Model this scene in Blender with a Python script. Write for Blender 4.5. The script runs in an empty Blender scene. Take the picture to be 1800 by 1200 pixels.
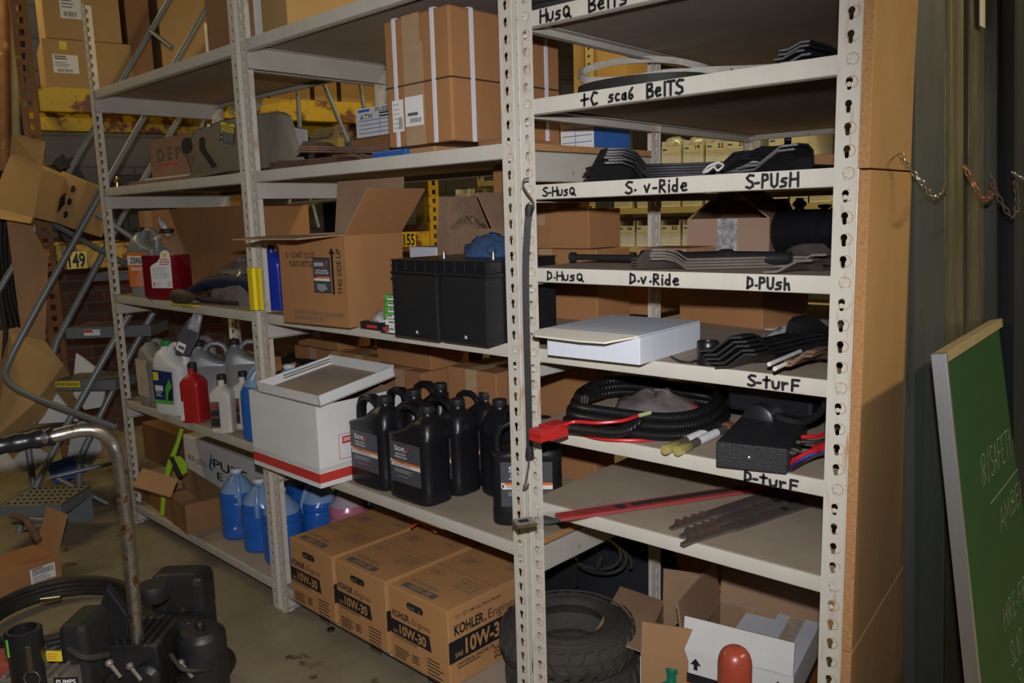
import bpy, bmesh, math, random
from mathutils import Matrix, Vector
random.seed(7)
scene = bpy.context.scene
COL = scene.collection
PI = math.pi
R_ = math.radians

# ------------------------------------------------------------------ camera
FPX = 1433.53
CO = Vector((0.50629, -1.47372, 1.41025))
YAW, PIT, ROL = -0.718212, 0.154625, -0.028238
_c, _s, _cp, _sp = math.cos(YAW), math.sin(YAW), math.cos(PIT), math.sin(PIT)
FW = Vector((_s*_cp, _c*_cp, -_sp)); _rt = Vector((_c, -_s, 0)); _up = _rt.cross(FW)
RT = _rt*math.cos(ROL) + _up*math.sin(ROL); UP = -_rt*math.sin(ROL) + _up*math.cos(ROL)
cd = bpy.data.cameras.new('camera'); cam = bpy.data.objects.new('camera', cd); COL.objects.link(cam)
cd.sensor_width = 36.0; cd.lens = 36.0*FPX/1800.0; cd.clip_start = 0.02; cd.clip_end = 60
cam.matrix_world = Matrix(((RT.x, UP.x, -FW.x, CO.x), (RT.y, UP.y, -FW.y, CO.y), (RT.z, UP.z, -FW.z, CO.z), (0, 0, 0, 1)))
scene.camera = cam

# ------------------------------------------------------------------ light: the photographer's flash, the hall's warm ceiling lamps
wd = bpy.data.worlds.new('hall_air'); scene.world = wd; wd.use_nodes = True
wd.node_tree.nodes['Background'].inputs[0].default_value = (0.9, 0.75, 0.5, 1)
wd.node_tree.nodes['Background'].inputs[1].default_value = 0.004
def lamp(name, kind, loc, power, color, size=.05, rot=None, sy=None):
    l = bpy.data.lights.new(name, kind); l.energy = power; l.color = color
    if kind == 'AREA':
        l.size = size
        if sy: l.shape = 'RECTANGLE'; l.size_y = sy
    elif kind in ('POINT', 'SPOT'): l.shadow_soft_size = size
    o = bpy.data.objects.new(name, l); COL.objects.link(o); o.location = loc
    if rot: o.rotation_euler = rot
    return o
fl_ = lamp('camera_flash', 'SPOT', CO + UP*.13 - RT*.0 - FW*.02, 153, (1.0, .985, .975), .018)
fl_.rotation_euler = (FW + RT*((560-900)/FPX) - UP*((800-600)/FPX)).to_track_quat('-Z', 'Y').to_euler()
fl_.data.spot_size = R_(110); fl_.data.spot_blend = 1.0
lamp('ceiling_lamp', 'AREA', (-1.2, 1.75, 3.4), 42, (1, .78, .34), 2.6, (0, 0, 0), .25)
lamp('ceiling_lamp', 'AREA', (2.5, .9, 3.4), 92, (1, .82, .48), .25, (0, 0, 0), 2.4)
lamp('ceiling_lamp', 'AREA', (-4.6, -.9, 3.4), 30, (1, .78, .38), .25, (0, 0, 0), 2.4)
vs = scene.view_settings
vs.view_transform = 'Standard'; vs.look = 'None'; vs.exposure = 0.0; vs.gamma = 1.0; vs.use_curve_mapping = False

# ------------------------------------------------------------------ helpers: places
def ray(px, py): return FW + RT*((px-900)/FPX) - UP*((py-600)/FPX)
def fl(px, py, z):                      # point of a level surface
    d = ray(px, py); return CO + d*((z-CO.z)/d.z)
def dp(px, py, D): return CO + ray(px, py)*D
def pr(P):
    d = Vector(P)-CO; D = d.dot(FW); return (900+FPX*d.dot(RT)/D, 600-FPX*d.dot(UP)/D, D)
def hgt(P, py):                         # height above P whose picture row is py
    lo, hi = -.5, 2.5
    for _ in range(40):
        m = (lo+hi)/2
        if pr((P[0], P[1], P[2]+m))[1] > py: lo = m
        else: hi = m
    return (lo+hi)/2
class Frame:
    def __init__(s, x, y, a): s.o = Vector((x, y, 0)); s.a = a; s.ex = Vector((math.cos(a), math.sin(a), 0)); s.ey = Vector((-math.sin(a), math.cos(a), 0))
    def at(s, u, t, z=0): return s.o + s.ex*u + s.ey*t + Vector((0, 0, z))
    def px(s, px, py, t):               # (u, z) where the sight line meets the upright plane t behind the row front
        d = ray(px, py); k = ((s.o-CO).dot(s.ey)+t)/d.dot(s.ey); P = CO+d*k
        return (P-s.o).dot(s.ex), P.z
    def loc(s, P): return (Vector(P)-s.o).dot(s.ex), (Vector(P)-s.o).dot(s.ey)
ROW = Frame(-.7794, .0043, -.0519)
B3 = Frame(0, 0, 0)

# ------------------------------------------------------------------ helpers: materials
def mat(name, c1, c2=None, rough=.6, metal=0.0, scale=8.0, bump=0.0, bscale=60.0, spot=None, spot_at=.62, spot_scale=6.0, stretch=None, trans=0.0, ior=1.45, alpha=1.0, coat=0.0, spec=.5, sheen=0.0):
    m = bpy.data.materials.new(name); m.use_nodes = True
    nt = m.node_tree; N = nt.nodes; L = nt.links; b = N['Principled BSDF']
    b.inputs['Roughness'].default_value = rough; b.inputs['Metallic'].default_value = metal
    b.inputs['Specular IOR Level'].default_value = spec
    b.inputs['Transmission Weight'].default_value = trans; b.inputs['IOR'].default_value = ior
    b.inputs['Alpha'].default_value = alpha; b.inputs['Coat Weight'].default_value = coat
    tc = N.new('ShaderNodeTexCoord'); mp = N.new('ShaderNodeMapping'); L.new(tc.outputs['Object'], mp.inputs[0])
    if stretch: mp.inputs['Scale'].default_value = stretch
    if c2 is None: c2 = tuple(x*.8 for x in c1)
    n = N.new('ShaderNodeTexNoise'); n.inputs['Scale'].default_value = scale; n.inputs['Detail'].default_value = 6; n.inputs['Roughness'].default_value = .65
    L.new(mp.outputs[0], n.inputs['Vector'])
    r = N.new('ShaderNodeValToRGB'); r.color_ramp.elements[0].position = .32; r.color_ramp.elements[1].position = .68
    r.color_ramp.elements[0].color = (*c2, 1); r.color_ramp.elements[1].color = (*c1, 1)
    L.new(n.outputs['Fac'], r.inputs[0]); out = r.outputs[0]
    if spot:
        n2 = N.new('ShaderNodeTexNoise'); n2.inputs['Scale'].default_value = spot_scale; n2.inputs['Detail'].default_value = 8; n2.inputs['Roughness'].default_value = .7
        L.new(mp.outputs[0], n2.inputs['Vector'])
        r2 = N.new('ShaderNodeValToRGB'); r2.color_ramp.elements[0].position = spot_at; r2.color_ramp.elements[1].position = min(1, spot_at+.06)
        L.new(n2.outputs['Fac'], r2.inputs[0])
        mx = N.new('ShaderNodeMix'); mx.data_type = 'RGBA'; L.new(r2.outputs[0], mx.inputs[0]); L.new(out, mx.inputs[6]); mx.inputs[7].default_value = (*spot, 1); out = mx.outputs[2]
    L.new(out, b.inputs['Base Color'])
    if bump:
        n3 = N.new('ShaderNodeTexNoise'); n3.inputs['Scale'].default_value = bscale; n3.inputs['Detail'].default_value = 4
        L.new(mp.outputs[0], n3.inputs['Vector'])
        bp = N.new('ShaderNodeBump'); bp.inputs['Strength'].default_value = bump; bp.inputs['Distance'].default_value = .004
        L.new(n3.outputs['Fac'], bp.inputs['Height']); L.new(bp.outputs[0], b.inputs['Normal'])
    m['tc'] = 1
    return m
def math_node(nt, op, a, b=None, c=None):
    n = nt.nodes.new('ShaderNodeMath'); n.operation = op
    for i, v in enumerate((a, b, c)):
        if v is None: continue
        if isinstance(v, (int, float)): n.inputs[i].default_value = v
        else: nt.links.new(v, n.inputs[i])
    return n.outputs[0]

M = {}
M['cream'] = mat('cream_enamel', (.59, .56, .495), (.53, .50, .44), .42, 0, 14, .12, 130, spot=(.30, .17, .07), spot_at=.72, spot_scale=26)
M['cream_plain'] = mat('cream_enamel_clean', (.61, .585, .525), (.54, .515, .46), .40, 0, 9, .08, 120, spot=(.36, .29, .2), spot_at=.74, spot_scale=18, stretch=(1, 1, .25))
M['grey_beam'] = mat('grey_beige_enamel', (.47, .445, .40), (.40, .375, .335), .5, 0, 7, .1, 100, spot=(.16, .13, .10), spot_at=.64, spot_scale=20)
M['board_top'] = mat('dusty_hardboard', (.42, .345, .27), (.33, .26, .195), .85, 0, 5, .25, 240, spot=(.17, .11, .075), spot_at=.70, spot_scale=9)
M['board_under'] = mat('hardboard_underside', (.38, .31, .26), (.31, .25, .205), .8, 0, 3, .15, 200, stretch=(1, 4, 1))
M['chipboard'] = mat('chipboard_edge', (.50, .27, .115), (.33, .16, .06), .85, 0, 170, .5, 300, spot=(.60, .40, .22), spot_at=.62, spot_scale=160)
M['card'] = mat('brown_cardboard', (.37, .178, .072), (.32, .152, .060), .78, 0, 6, .10, 160, stretch=(1, 1, .35))
M['card2'] = mat('tan_cardboard', (.42, .24, .12), (.37, .205, .10), .8, 0, 5, .10, 160, stretch=(1, 1, .35))
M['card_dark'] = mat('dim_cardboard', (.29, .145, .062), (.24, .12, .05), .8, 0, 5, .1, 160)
M['card_gold'] = mat('golden_cardboard', (.46, .29, .12), (.40, .25, .10), .8, 0, 3, .1, 120)
M['card_in'] = mat('cardboard_inside', (.34, .215, .13), (.27, .165, .10), .85, 0, 6, .1, 160)
M['card_edge'] = mat('corrugated_edge', (.46, .32, .20), (.22, .13, .07), .9, 0, 260, .4, 300)
M['card_white'] = mat('white_faced_cardboard', (.76, .765, .78), (.68, .685, .69), .65, 0, 4, .06, 120, spot=(.45, .40, .33), spot_at=.70, spot_scale=5)
M['card_whiteclean'] = mat('clean_white_cardboard', (.62, .655, .75), (.58, .615, .71), .6, 0, 40, .12, 60, stretch=(4, 4, .1))
M['tape'] = mat('packing_tape', (.44, .30, .19), (.39, .265, .165), .22, 0, 30, .12, 90, coat=.3)
M['tape_clear'] = mat('clear_tape', (.55, .47, .40), (.40, .30, .22), .12, 0, 60, .5, 70, coat=.6)
M['label'] = mat('white_label_paper', (.78, .78, .80), (.74, .74, .76), .6, 0, 5)
M['ink'] = mat('black_ink', (.016, .015, .018), (.012, .012, .014), .6, 0, 40)
M['ink_grey'] = mat('faded_grey_ink', (.13, .12, .115), (.10, .09, .085), .7, 0, 60)
M['print_white'] = mat('white_print', (.80, .80, .80), None, .5)
M['print_grey'] = mat('grey_print', (.45, .45, .46), None, .5)
M['print_red'] = mat('red_print', (.62, .05, .04), (.56, .04, .035), .5)
M['print_orange'] = mat('orange_print', (.80, .20, .03), None, .5)
M['print_blue'] = mat('blue_print', (.03, .13, .48), None, .45)
M['print_yellow'] = mat('yellow_print', (.85, .70, .04), None, .45)
M['print_green'] = mat('green_print', (.10, .48, .06), None, .45)
M['label_dark'] = mat('charcoal_label', (.075, .078, .095), (.065, .068, .082), .35, 0, 4)
M['black_plastic'] = mat('black_plastic', (.012, .012, .015), (.009, .009, .011), .33, 0, 10, .06, 80)
M['black_matte'] = mat('matte_black', (.018, .018, .020), (.012, .012, .013), .6, 0, 20, .1, 120)
M['black_rubber'] = mat('black_rubber', (.022, .022, .023), (.014, .014, .014), .62, 0, 20, .15, 120)
M['tyre'] = mat('dusty_tyre_rubber', (.060, .054, .047), (.034, .031, .028), .85, 0, 10, .25, 90)
M['steel_black'] = mat('black_coated_steel', (.035, .036, .040), (.022, .022, .025), .38, .4, 8, .08, 60)
M['steel'] = mat('bright_steel', (.62, .61, .60), (.5, .49, .48), .28, 1, 10, .05, 60)
M['steel_worn'] = mat('worn_steel', (.135, .115, .10), (.085, .075, .068), .65, .3, 12, .2, 80, spot=(.17, .09, .05), spot_at=.64, spot_scale=20)
M['rust'] = mat('rusty_steel', (.19, .105, .068), (.095, .06, .045), .8, .2, 14, .35, 90)
M['brass'] = mat('brass', (.75, .58, .25), (.62, .46, .18), .25, 1, 8)
M['grey_tube'] = mat('grey_painted_tube', (.20, .225, .25), (.165, .185, .205), .33, .15, 6, .05, 60, spot=(.30, .29, .26), spot_at=.74, spot_scale=8)
M['tread'] = mat('dusty_step_tread', (.23, .205, .16), (.165, .145, .115), .85, 0, 12, .3, 120)
M['yellow_rack'] = mat('yellow_rack_paint', (.62, .40, .012), (.50, .31, .01), .5, 0, 4, .12, 60, spot=(.17, .055, .02), spot_at=.50, spot_scale=7)
M['rust_rack'] = mat('rusted_rack_paint', (.24, .115, .045), (.15, .065, .03), .75, 0, 9, .2, 70, spot=(.45, .32, .05), spot_at=.60, spot_scale=7)
M['yellow'] = mat('yellow_enamel', (.80, .63, .012), (.76, .59, .01), .35, 0, 3, .03, 40)
M['beige_rack'] = mat('beige_yellow_shelving', (.52, .44, .22), (.45, .37, .18), .6, 0, 4)
M['concrete'] = None
M['blue_plastic'] = mat('blue_plastic', (.012, .035, .36), (.01, .028, .30), .3, 0, 5)
M['red_plastic'] = mat('red_plastic', (.45, .02, .022), (.39, .016, .018), .38, 0, 5)
M['white_plastic'] = mat('white_plastic', (.70, .71, .74), (.64, .65, .68), .4, 0, 6, spot=(.40, .37, .33), spot_at=.70, spot_scale=9)
M['white_dirty'] = mat('soiled_white_plastic', (.60, .58, .53), (.50, .47, .42), .5, 0, 9, .06, 80, spot=(.28, .24, .2), spot_at=.66, spot_scale=14)
M['grey_plastic'] = mat('silver_grey_plastic', (.30, .305, .32), (.25, .255, .27), .36, .25, 6)
M['grey_dusty'] = mat('dusty_grey_plastic', (.28, .27, .26), (.22, .21, .20), .55, .1, 7, spot=(.18, .155, .125), spot_at=.58, spot_scale=6)
M['hood'] = mat('dusty_moulded_plastic', (.21, .185, .145), (.165, .145, .115), .75, 0, 5, .12, 120, spot=(.08, .07, .058), spot_at=.58, spot_scale=4)
M['green_plastic'] = mat('green_plastic', (.01, .20, .12), (.008, .16, .10), .35, 0, 5)
M['lime'] = mat('lime_green_plastic', (.32, .55, .02), (.28, .48, .02), .35, 0, 5)
M['washer_blue'] = mat('blue_washer_fluid', (.02, .13, .52), (.018, .11, .46), .22, 0, 3, coat=.3)
M['washer_air'] = mat('clear_blue_tinted_plastic', (.22, .36, .60), (.19, .32, .55), .22, 0, 4, coat=.3)
M['pink_fluid'] = mat('pink_fluid', (.50, .16, .26), (.45, .14, .23), .25, 0, 3, coat=.3)
M['pink_air'] = mat('clear_pink_tinted_plastic', (.45, .36, .44), (.40, .32, .40), .25, 0, 3, coat=.3)
M['red_fluid'] = mat('dark_red_liquid', (.17, .004, .012), (.14, .003, .010), .10, 0, 3, coat=.5)
M['clear'] = mat('clear_plastic', (.95, .95, .96), (.95, .95, .96), .06, 0, 3, .1, 30, trans=1.0, ior=1.2)
M['film'] = mat('clear_wrap_film', (.35, .35, .36), (.28, .28, .29), .10, 0, 20, .9, 45, trans=.0, alpha=.12, spec=1.0, coat=1.0)
M['foil'] = mat('crumpled_plastic', (.55, .55, .57), (.16, .16, .17), .16, 0, 60, 1.0, 60, coat=1.0)
M['strap_white'] = mat('white_plastic_strapping', (.70, .72, .80), (.64, .66, .74), .35, 0, 20)
M['glove'] = mat('blue_knit_fabric', (.03, .075, .17), (.02, .05, .12), .95, 0, 60, .6, 260)
M['cloth_dark'] = mat('dark_navy_cloth', (.010, .011, .020), (.007, .008, .013), .9, 0, 12, .5, 60)
M['red_wire'] = mat('red_wire_insulation', (.55, .015, .02), (.5, .012, .016), .35, 0, 5)
M['blue_wire'] = mat('blue_wire_insulation', (.03, .06, .42), None, .35)
M['copper'] = mat('copper', (.38, .18, .10), None, .4, .6)
M['mdf'] = mat('aged_fibreboard', (.42, .25, .105), (.34, .20, .085), .7, 0, 3.5, .10, 120, spot=(.27, .17, .09), spot_at=.58, spot_scale=2.2, stretch=(1, 1, .5))
M['chalk_green'] = mat('green_chalkboard', (.012, .075, .022), (.018, .070, .026), .6, 0, 2.5, .04, 60, spot=(.05, .085, .05), spot_at=.62, spot_scale=3, stretch=(1, 1, .3))
M['chalk'] = mat('white_chalk', (.34, .36, .33), (.20, .22, .20), .95, 0, 160)
M['alu'] = mat('brushed_aluminium', (.62, .63, .66), (.55, .56, .6), .35, .85, 6, .05, 100, stretch=(8, 8, .4))
M['wood_trim'] = mat('aged_wood_trim', (.35, .29, .18), (.28, .23, .14), .7, 0, 12, .1, 80, stretch=(1, 1, .2))
M['gun_steel'] = mat('gunmetal_steel_sheet', (.105, .115, .108), (.07, .078, .075), .42, .3, 3, .1, 40, spot=(.045, .05, .055), spot_at=.6, spot_scale=5, stretch=(3, 3, .35))
M['shine_steel'] = mat('polished_steel_sheet', (.40, .36, .26), (.20, .18, .13), .36, .75, 6, .25, 14, stretch=(3, 3, .5))
M['dark_steel'] = mat('dark_blue_steel', (.040, .045, .055), (.026, .030, .038), .45, .2, 4, .1, 40, stretch=(3, 3, .35))
M['tan_board'] = mat('tan_board', (.30, .19, .085), (.24, .15, .065), .7, 0, 4, stretch=(1, 1, .3))
M['chrome_pipe'] = mat('pitted_chrome_pipe', (.50, .48, .45), (.24, .22, .20), .30, .9, 26, .25, 60, spot=(.24, .115, .035), spot_at=.55, spot_scale=26)
M['orange_paint'] = mat('chipped_orange_paint', (.27, .045, .022), (.18, .03, .017), .35, 0, 10, .15, 50, spot=(.26, .20, .15), spot_at=.58, spot_scale=14, coat=.4)
M['engine'] = mat('engine_black', (.020, .020, .022), (.012, .012, .014), .42, 0, 14, .15, 70, spot=(.06, .052, .043), spot_at=.60, spot_scale=9)
M['engine_alu'] = mat('oily_cast_aluminium', (.30, .28, .25), (.16, .15, .13), .5, .5, 16, .25, 80)
M['hose'] = mat('grimy_black_hose', (.035, .031, .027), (.018, .016, .014), .62, 0, 14, .15, 80)
M['belt_white'] = mat('white_speckled_belt', (.55, .53, .48), (.42, .40, .36), .9, 0, 30, .3, 160, spot=(.05, .05, .05), spot_at=.60, spot_scale=95)
M['paper'] = mat('grey_white_paper', (.60, .60, .60), (.52, .52, .52), .8, 0, 8, .3, 20)
M['kraft'] = mat('crumpled_kraft_paper', (.27, .175, .115), (.20, .125, .08), .85, 0, 9, 1.0, 26)
M['gold_metal'] = mat('yellow_zinc_plating', (.62, .55, .20), (.52, .45, .15), .25, .45, 8)
M['bag_red'] = mat('red_plastic_bag', (.22, .05, .03), (.15, .03, .02), .25, 0, 16, .8, 40, coat=.6)
M['bag_grey'] = mat('smoky_plastic_bag', (.20, .18, .18), (.11, .09, .09), .18, 0, 16, 1.0, 32, coat=.8)
M['purple'] = mat('purple_plastic', (.06, .02, .14), None, .4)

# ------------------------------------------------------------------ helpers: meshes
def TR(x=0, y=0, z=0, rz=0, rx=0, ry=0): return Matrix.Translation((x, y, z)) @ Matrix.Rotation(rz, 4, 'Z') @ Matrix.Rotation(ry, 4, 'Y') @ Matrix.Rotation(rx, 4, 'X')
class MB:
    def __init__(s, M0=None): s.v = []; s.f = []; s.mi = []; s.M = M0 or Matrix()
    def add(s, vs, fs, mi=0, M0=None):
        k = len(s.v); T = s.M @ M0 if M0 is not None else s.M
        s.v += [T @ Vector(p) for p in vs]; s.f += [[k+i for i in q] for q in fs]; s.mi += [mi]*len(fs); return s
    def box(s, x0, x1, y0, y1, z0, z1, mi=0, M0=None):
        vs = [(x, y, z) for z in (z0, z1) for y in (y0, y1) for x in (x0, x1)]
        return s.add(vs, [(0, 2, 3, 1), (4, 5, 7, 6), (0, 1, 5, 4), (2, 6, 7, 3), (0, 4, 6, 2), (1, 3, 7, 5)], mi, M0)
    def prism(s, pts, a0, a1, axis='z', mi=0, M0=None):
        f = {'z': lambda p, a: (p[0], p[1], a), 'y': lambda p, a: (p[0], a, p[1]), 'x': lambda p, a: (a, p[0], p[1])}[axis]
        n = len(pts); area = sum(pts[i][0]*pts[(i+1) % n][1]-pts[(i+1) % n][0]*pts[i][1] for i in range(n))
        if axis == 'y': area = -area
        if area < 0: pts = pts[::-1]
        vs = [f(p, a0) for p in pts]+[f(p, a1) for p in pts]
        return s.add(vs, [list(range(n))[::-1], list(range(n, 2*n))]+[(i, (i+1) % n, n+(i+1) % n, n+i) for i in range(n)], mi, M0)
    def quad(s, a, b, c, d, mi=0, M0=None): return s.add([a, b, c, d], [(0, 1, 2, 3)], mi, M0)
    def slab(s, pts, th, mi=0, M0=None):     # any flat polygon in space given thickness along its normal
        P = [Vector(p) for p in pts]; nrm = Vector((0, 0, 0))
        for i in range(len(P)): nrm += P[i].cross(P[(i+1) % len(P)])
        nrm.normalize(); n = len(P); vs = [p+nrm*th/2 for p in P]+[p-nrm*th/2 for p in P]
        return s.add(vs, [list(range(n)), list(range(n, 2*n))[::-1]]+[(i, n+i, n+(i+1) % n, (i+1) % n) for i in range(n)], mi, M0)
    def rings(s, rs, closed=False, caps=True, mi=0, M0=None):
        n = len(rs[0]); vs = [p for r in rs for p in r]; fs = []; m = len(rs)
        for j in range(m if closed else m-1):
            a, b = j*n, ((j+1) % m)*n
            fs += [(a+i, a+(i+1) % n, b+(i+1) % n, b+i) for i in range(n)]
        if caps and not closed: fs += [list(range(n))[::-1], list(range((m-1)*n, m*n))]
        return s.add(vs, fs, mi, M0)
    def sweep(s, path, sec, closed=False, mi=0, M0=None, up=None, caps=True, scales=None):
        P = [Vector(p) for p in path]; n = len(P); rs = []; u = None
        for i in range(n):
            if closed: t = P[(i+1) % n]-P[i-1]
            else: t = P[min(i+1, n-1)]-P[max(i-1, 0)]
            t.normalize()
            if up is not None: u = Vector(up)-t*t.dot(Vector(up))
            elif u is None: u = Vector((0, 0, 1)) if abs(t.z) < .9 else Vector((1, 0, 0)); u = u-t*t.dot(u)
            else: u = u-t*t.dot(u)
            if u.length < 1e-6: u = Vector((1, 0, 0))-t*t.x
            u.normalize(); w = t.cross(u); k = scales[i] if scales else 1
            rs.append([P[i]+w*(q[0]*k)+u*(q[1]*k) for q in sec])
        return s.rings(rs, closed, caps, mi, M0)
    def tube(s, path, r, n=10, closed=False, mi=0, M0=None, caps=True):
        rr = r if isinstance(r, (list, tuple)) else None; b = 1 if rr else r
        return s.sweep(path, [(b*math.cos(2*PI*i/n), b*math.sin(2*PI*i/n)) for i in range(n)], closed, mi, M0, None, caps, rr)
    def lathe(s, prof, n=24, mi=0, M0=None, caps=True):
        return s.rings([[(r*math.cos(2*PI*i/n), r*math.sin(2*PI*i/n), z) for i in range(n)] for r, z in prof], False, caps, mi, M0)
    def loft(s, secs, n=32, mi=0, M0=None, caps=True):     # (z, cx, cy, hx, hy, power)
        rs = []
        for z, cx, cy, hx, hy, pw in secs:
            r = []
            for i in range(n):
                a = 2*PI*i/n; c_, s_ = math.cos(a), math.sin(a)
                r.append((cx+hx*math.copysign(abs(c_)**(2/pw), c_), cy+hy*math.copysign(abs(s_)**(2/pw), s_), z))
            rs.append(r)
        return s.rings(rs, False, caps, mi, M0)
    def ball(s, c, r, n=12, mi=0, sc=(1, 1, 1)):
        prof = [(math.sin(PI*i/n)*r+1e-5, -math.cos(PI*i/n)*r) for i in range(n+1)]
        return s.lathe(prof, n*2, mi, Matrix.Translation(c) @ Matrix.Diagonal((*sc, 1)))
    def mesh(s, name, mats, smooth=35):
        me = bpy.data.meshes.new(name); me.from_pydata([tuple(p) for p in s.v], [], s.f)
        for m in (mats if isinstance(mats, (list, tuple)) else [mats]): me.materials.append(M[m] if isinstance(m, str) else m)
        me.polygons.foreach_set('material_index', s.mi); me.validate()
        if smooth:
            me.polygons.foreach_set('use_smooth', [True]*len(me.polygons)); me.set_sharp_from_angle(angle=R_(smooth))
        me.update(); return me
    def build(s, name, mats, parent=None, smooth=35, bevel=0, seg=2, label=None):
        o = bpy.data.objects.new(name, s.mesh(name, mats, smooth)); COL.objects.link(o)
        if parent is not None: o.parent = parent
        if bevel:
            b = o.modifiers.new('bevel', 'BEVEL'); b.width = bevel; b.segments = seg; b.limit_method = 'ANGLE'; b.angle_limit = R_(40)
        if label: o['label'] = label
        return o
def thing(name, label, cat, loc=(0, 0, 0), rz=0, group=None, rot=None):
    o = bpy.data.objects.new(name, None); COL.objects.link(o); o.location = loc; o.rotation_euler = rot or (0, 0, rz)
    o.empty_display_size = .05
    return tag(o, label, cat, group)
def tag(o, label, cat, group=None, kind=None):
    o['label'] = label; o['category'] = cat
    if group: o['group'] = group
    if kind: o['kind'] = kind
    return o
def place(o, loc, rz=0, rot=None): o.location = loc; o.rotation_euler = rot or (0, 0, rz); return o
def kids(o): return [c for c in bpy.data.objects if c.parent == o]
def copy_tree(o, label=None, loc=None, rz=None, parent=None, rot=None):
    c = o.copy(); COL.objects.link(c)
    if parent is not None: c.parent = parent
    for ch in o.children: copy_tree(ch, parent=c)
    if label: c['label'] = label
    if loc is not None: c.location = loc
    if rz is not None: c.rotation_euler = (0, 0, rz)
    if rot is not None: c.rotation_euler = rot
    return c
def structure(name, b, m, **k):
    o = b.build(name, m, **k); o['kind'] = 'structure'; return o

# ------------------------------------------------------------------ helpers: writing
_tc = {}
def text_polys(txt, bold=0.0):
    k = (txt, bold)
    if k not in _tc:
        cu = bpy.data.curves.new('t', 'FONT'); cu.body = txt; cu.size = 1; cu.resolution_u = 3; cu.offset = bold; cu.fill_mode = 'FRONT'
        ob = bpy.data.objects.new('t', cu); me = bpy.data.meshes.new_from_object(ob)
        _tc[k] = ([v.co.copy() for v in me.vertices], [list(p.vertices) for p in me.polygons])
        bpy.data.objects.remove(ob); bpy.data.meshes.remove(me); bpy.data.curves.remove(cu)
    return _tc[k]
def put_text(b, txt, u, v, h, w=None, mi=0, M0=None, bold=.012, shear=0.0, center=False, d=0.0):   # b holds a surface in x (right), z (up), facing -y
    vs, fs = text_polys(txt, bold)
    if not vs: return
    x0 = min(p.x for p in vs); x1 = max(p.x for p in vs); ks = h/.7; kx = (w/(x1-x0)) if w else ks
    ww = (x1-x0)*kx; off = -ww/2 if center else 0
    b.add([(u+off+(p.x-x0)*kx+shear*p.y*ks, -d, v+p.y*ks) for p in vs], fs, mi, M0)
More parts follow.
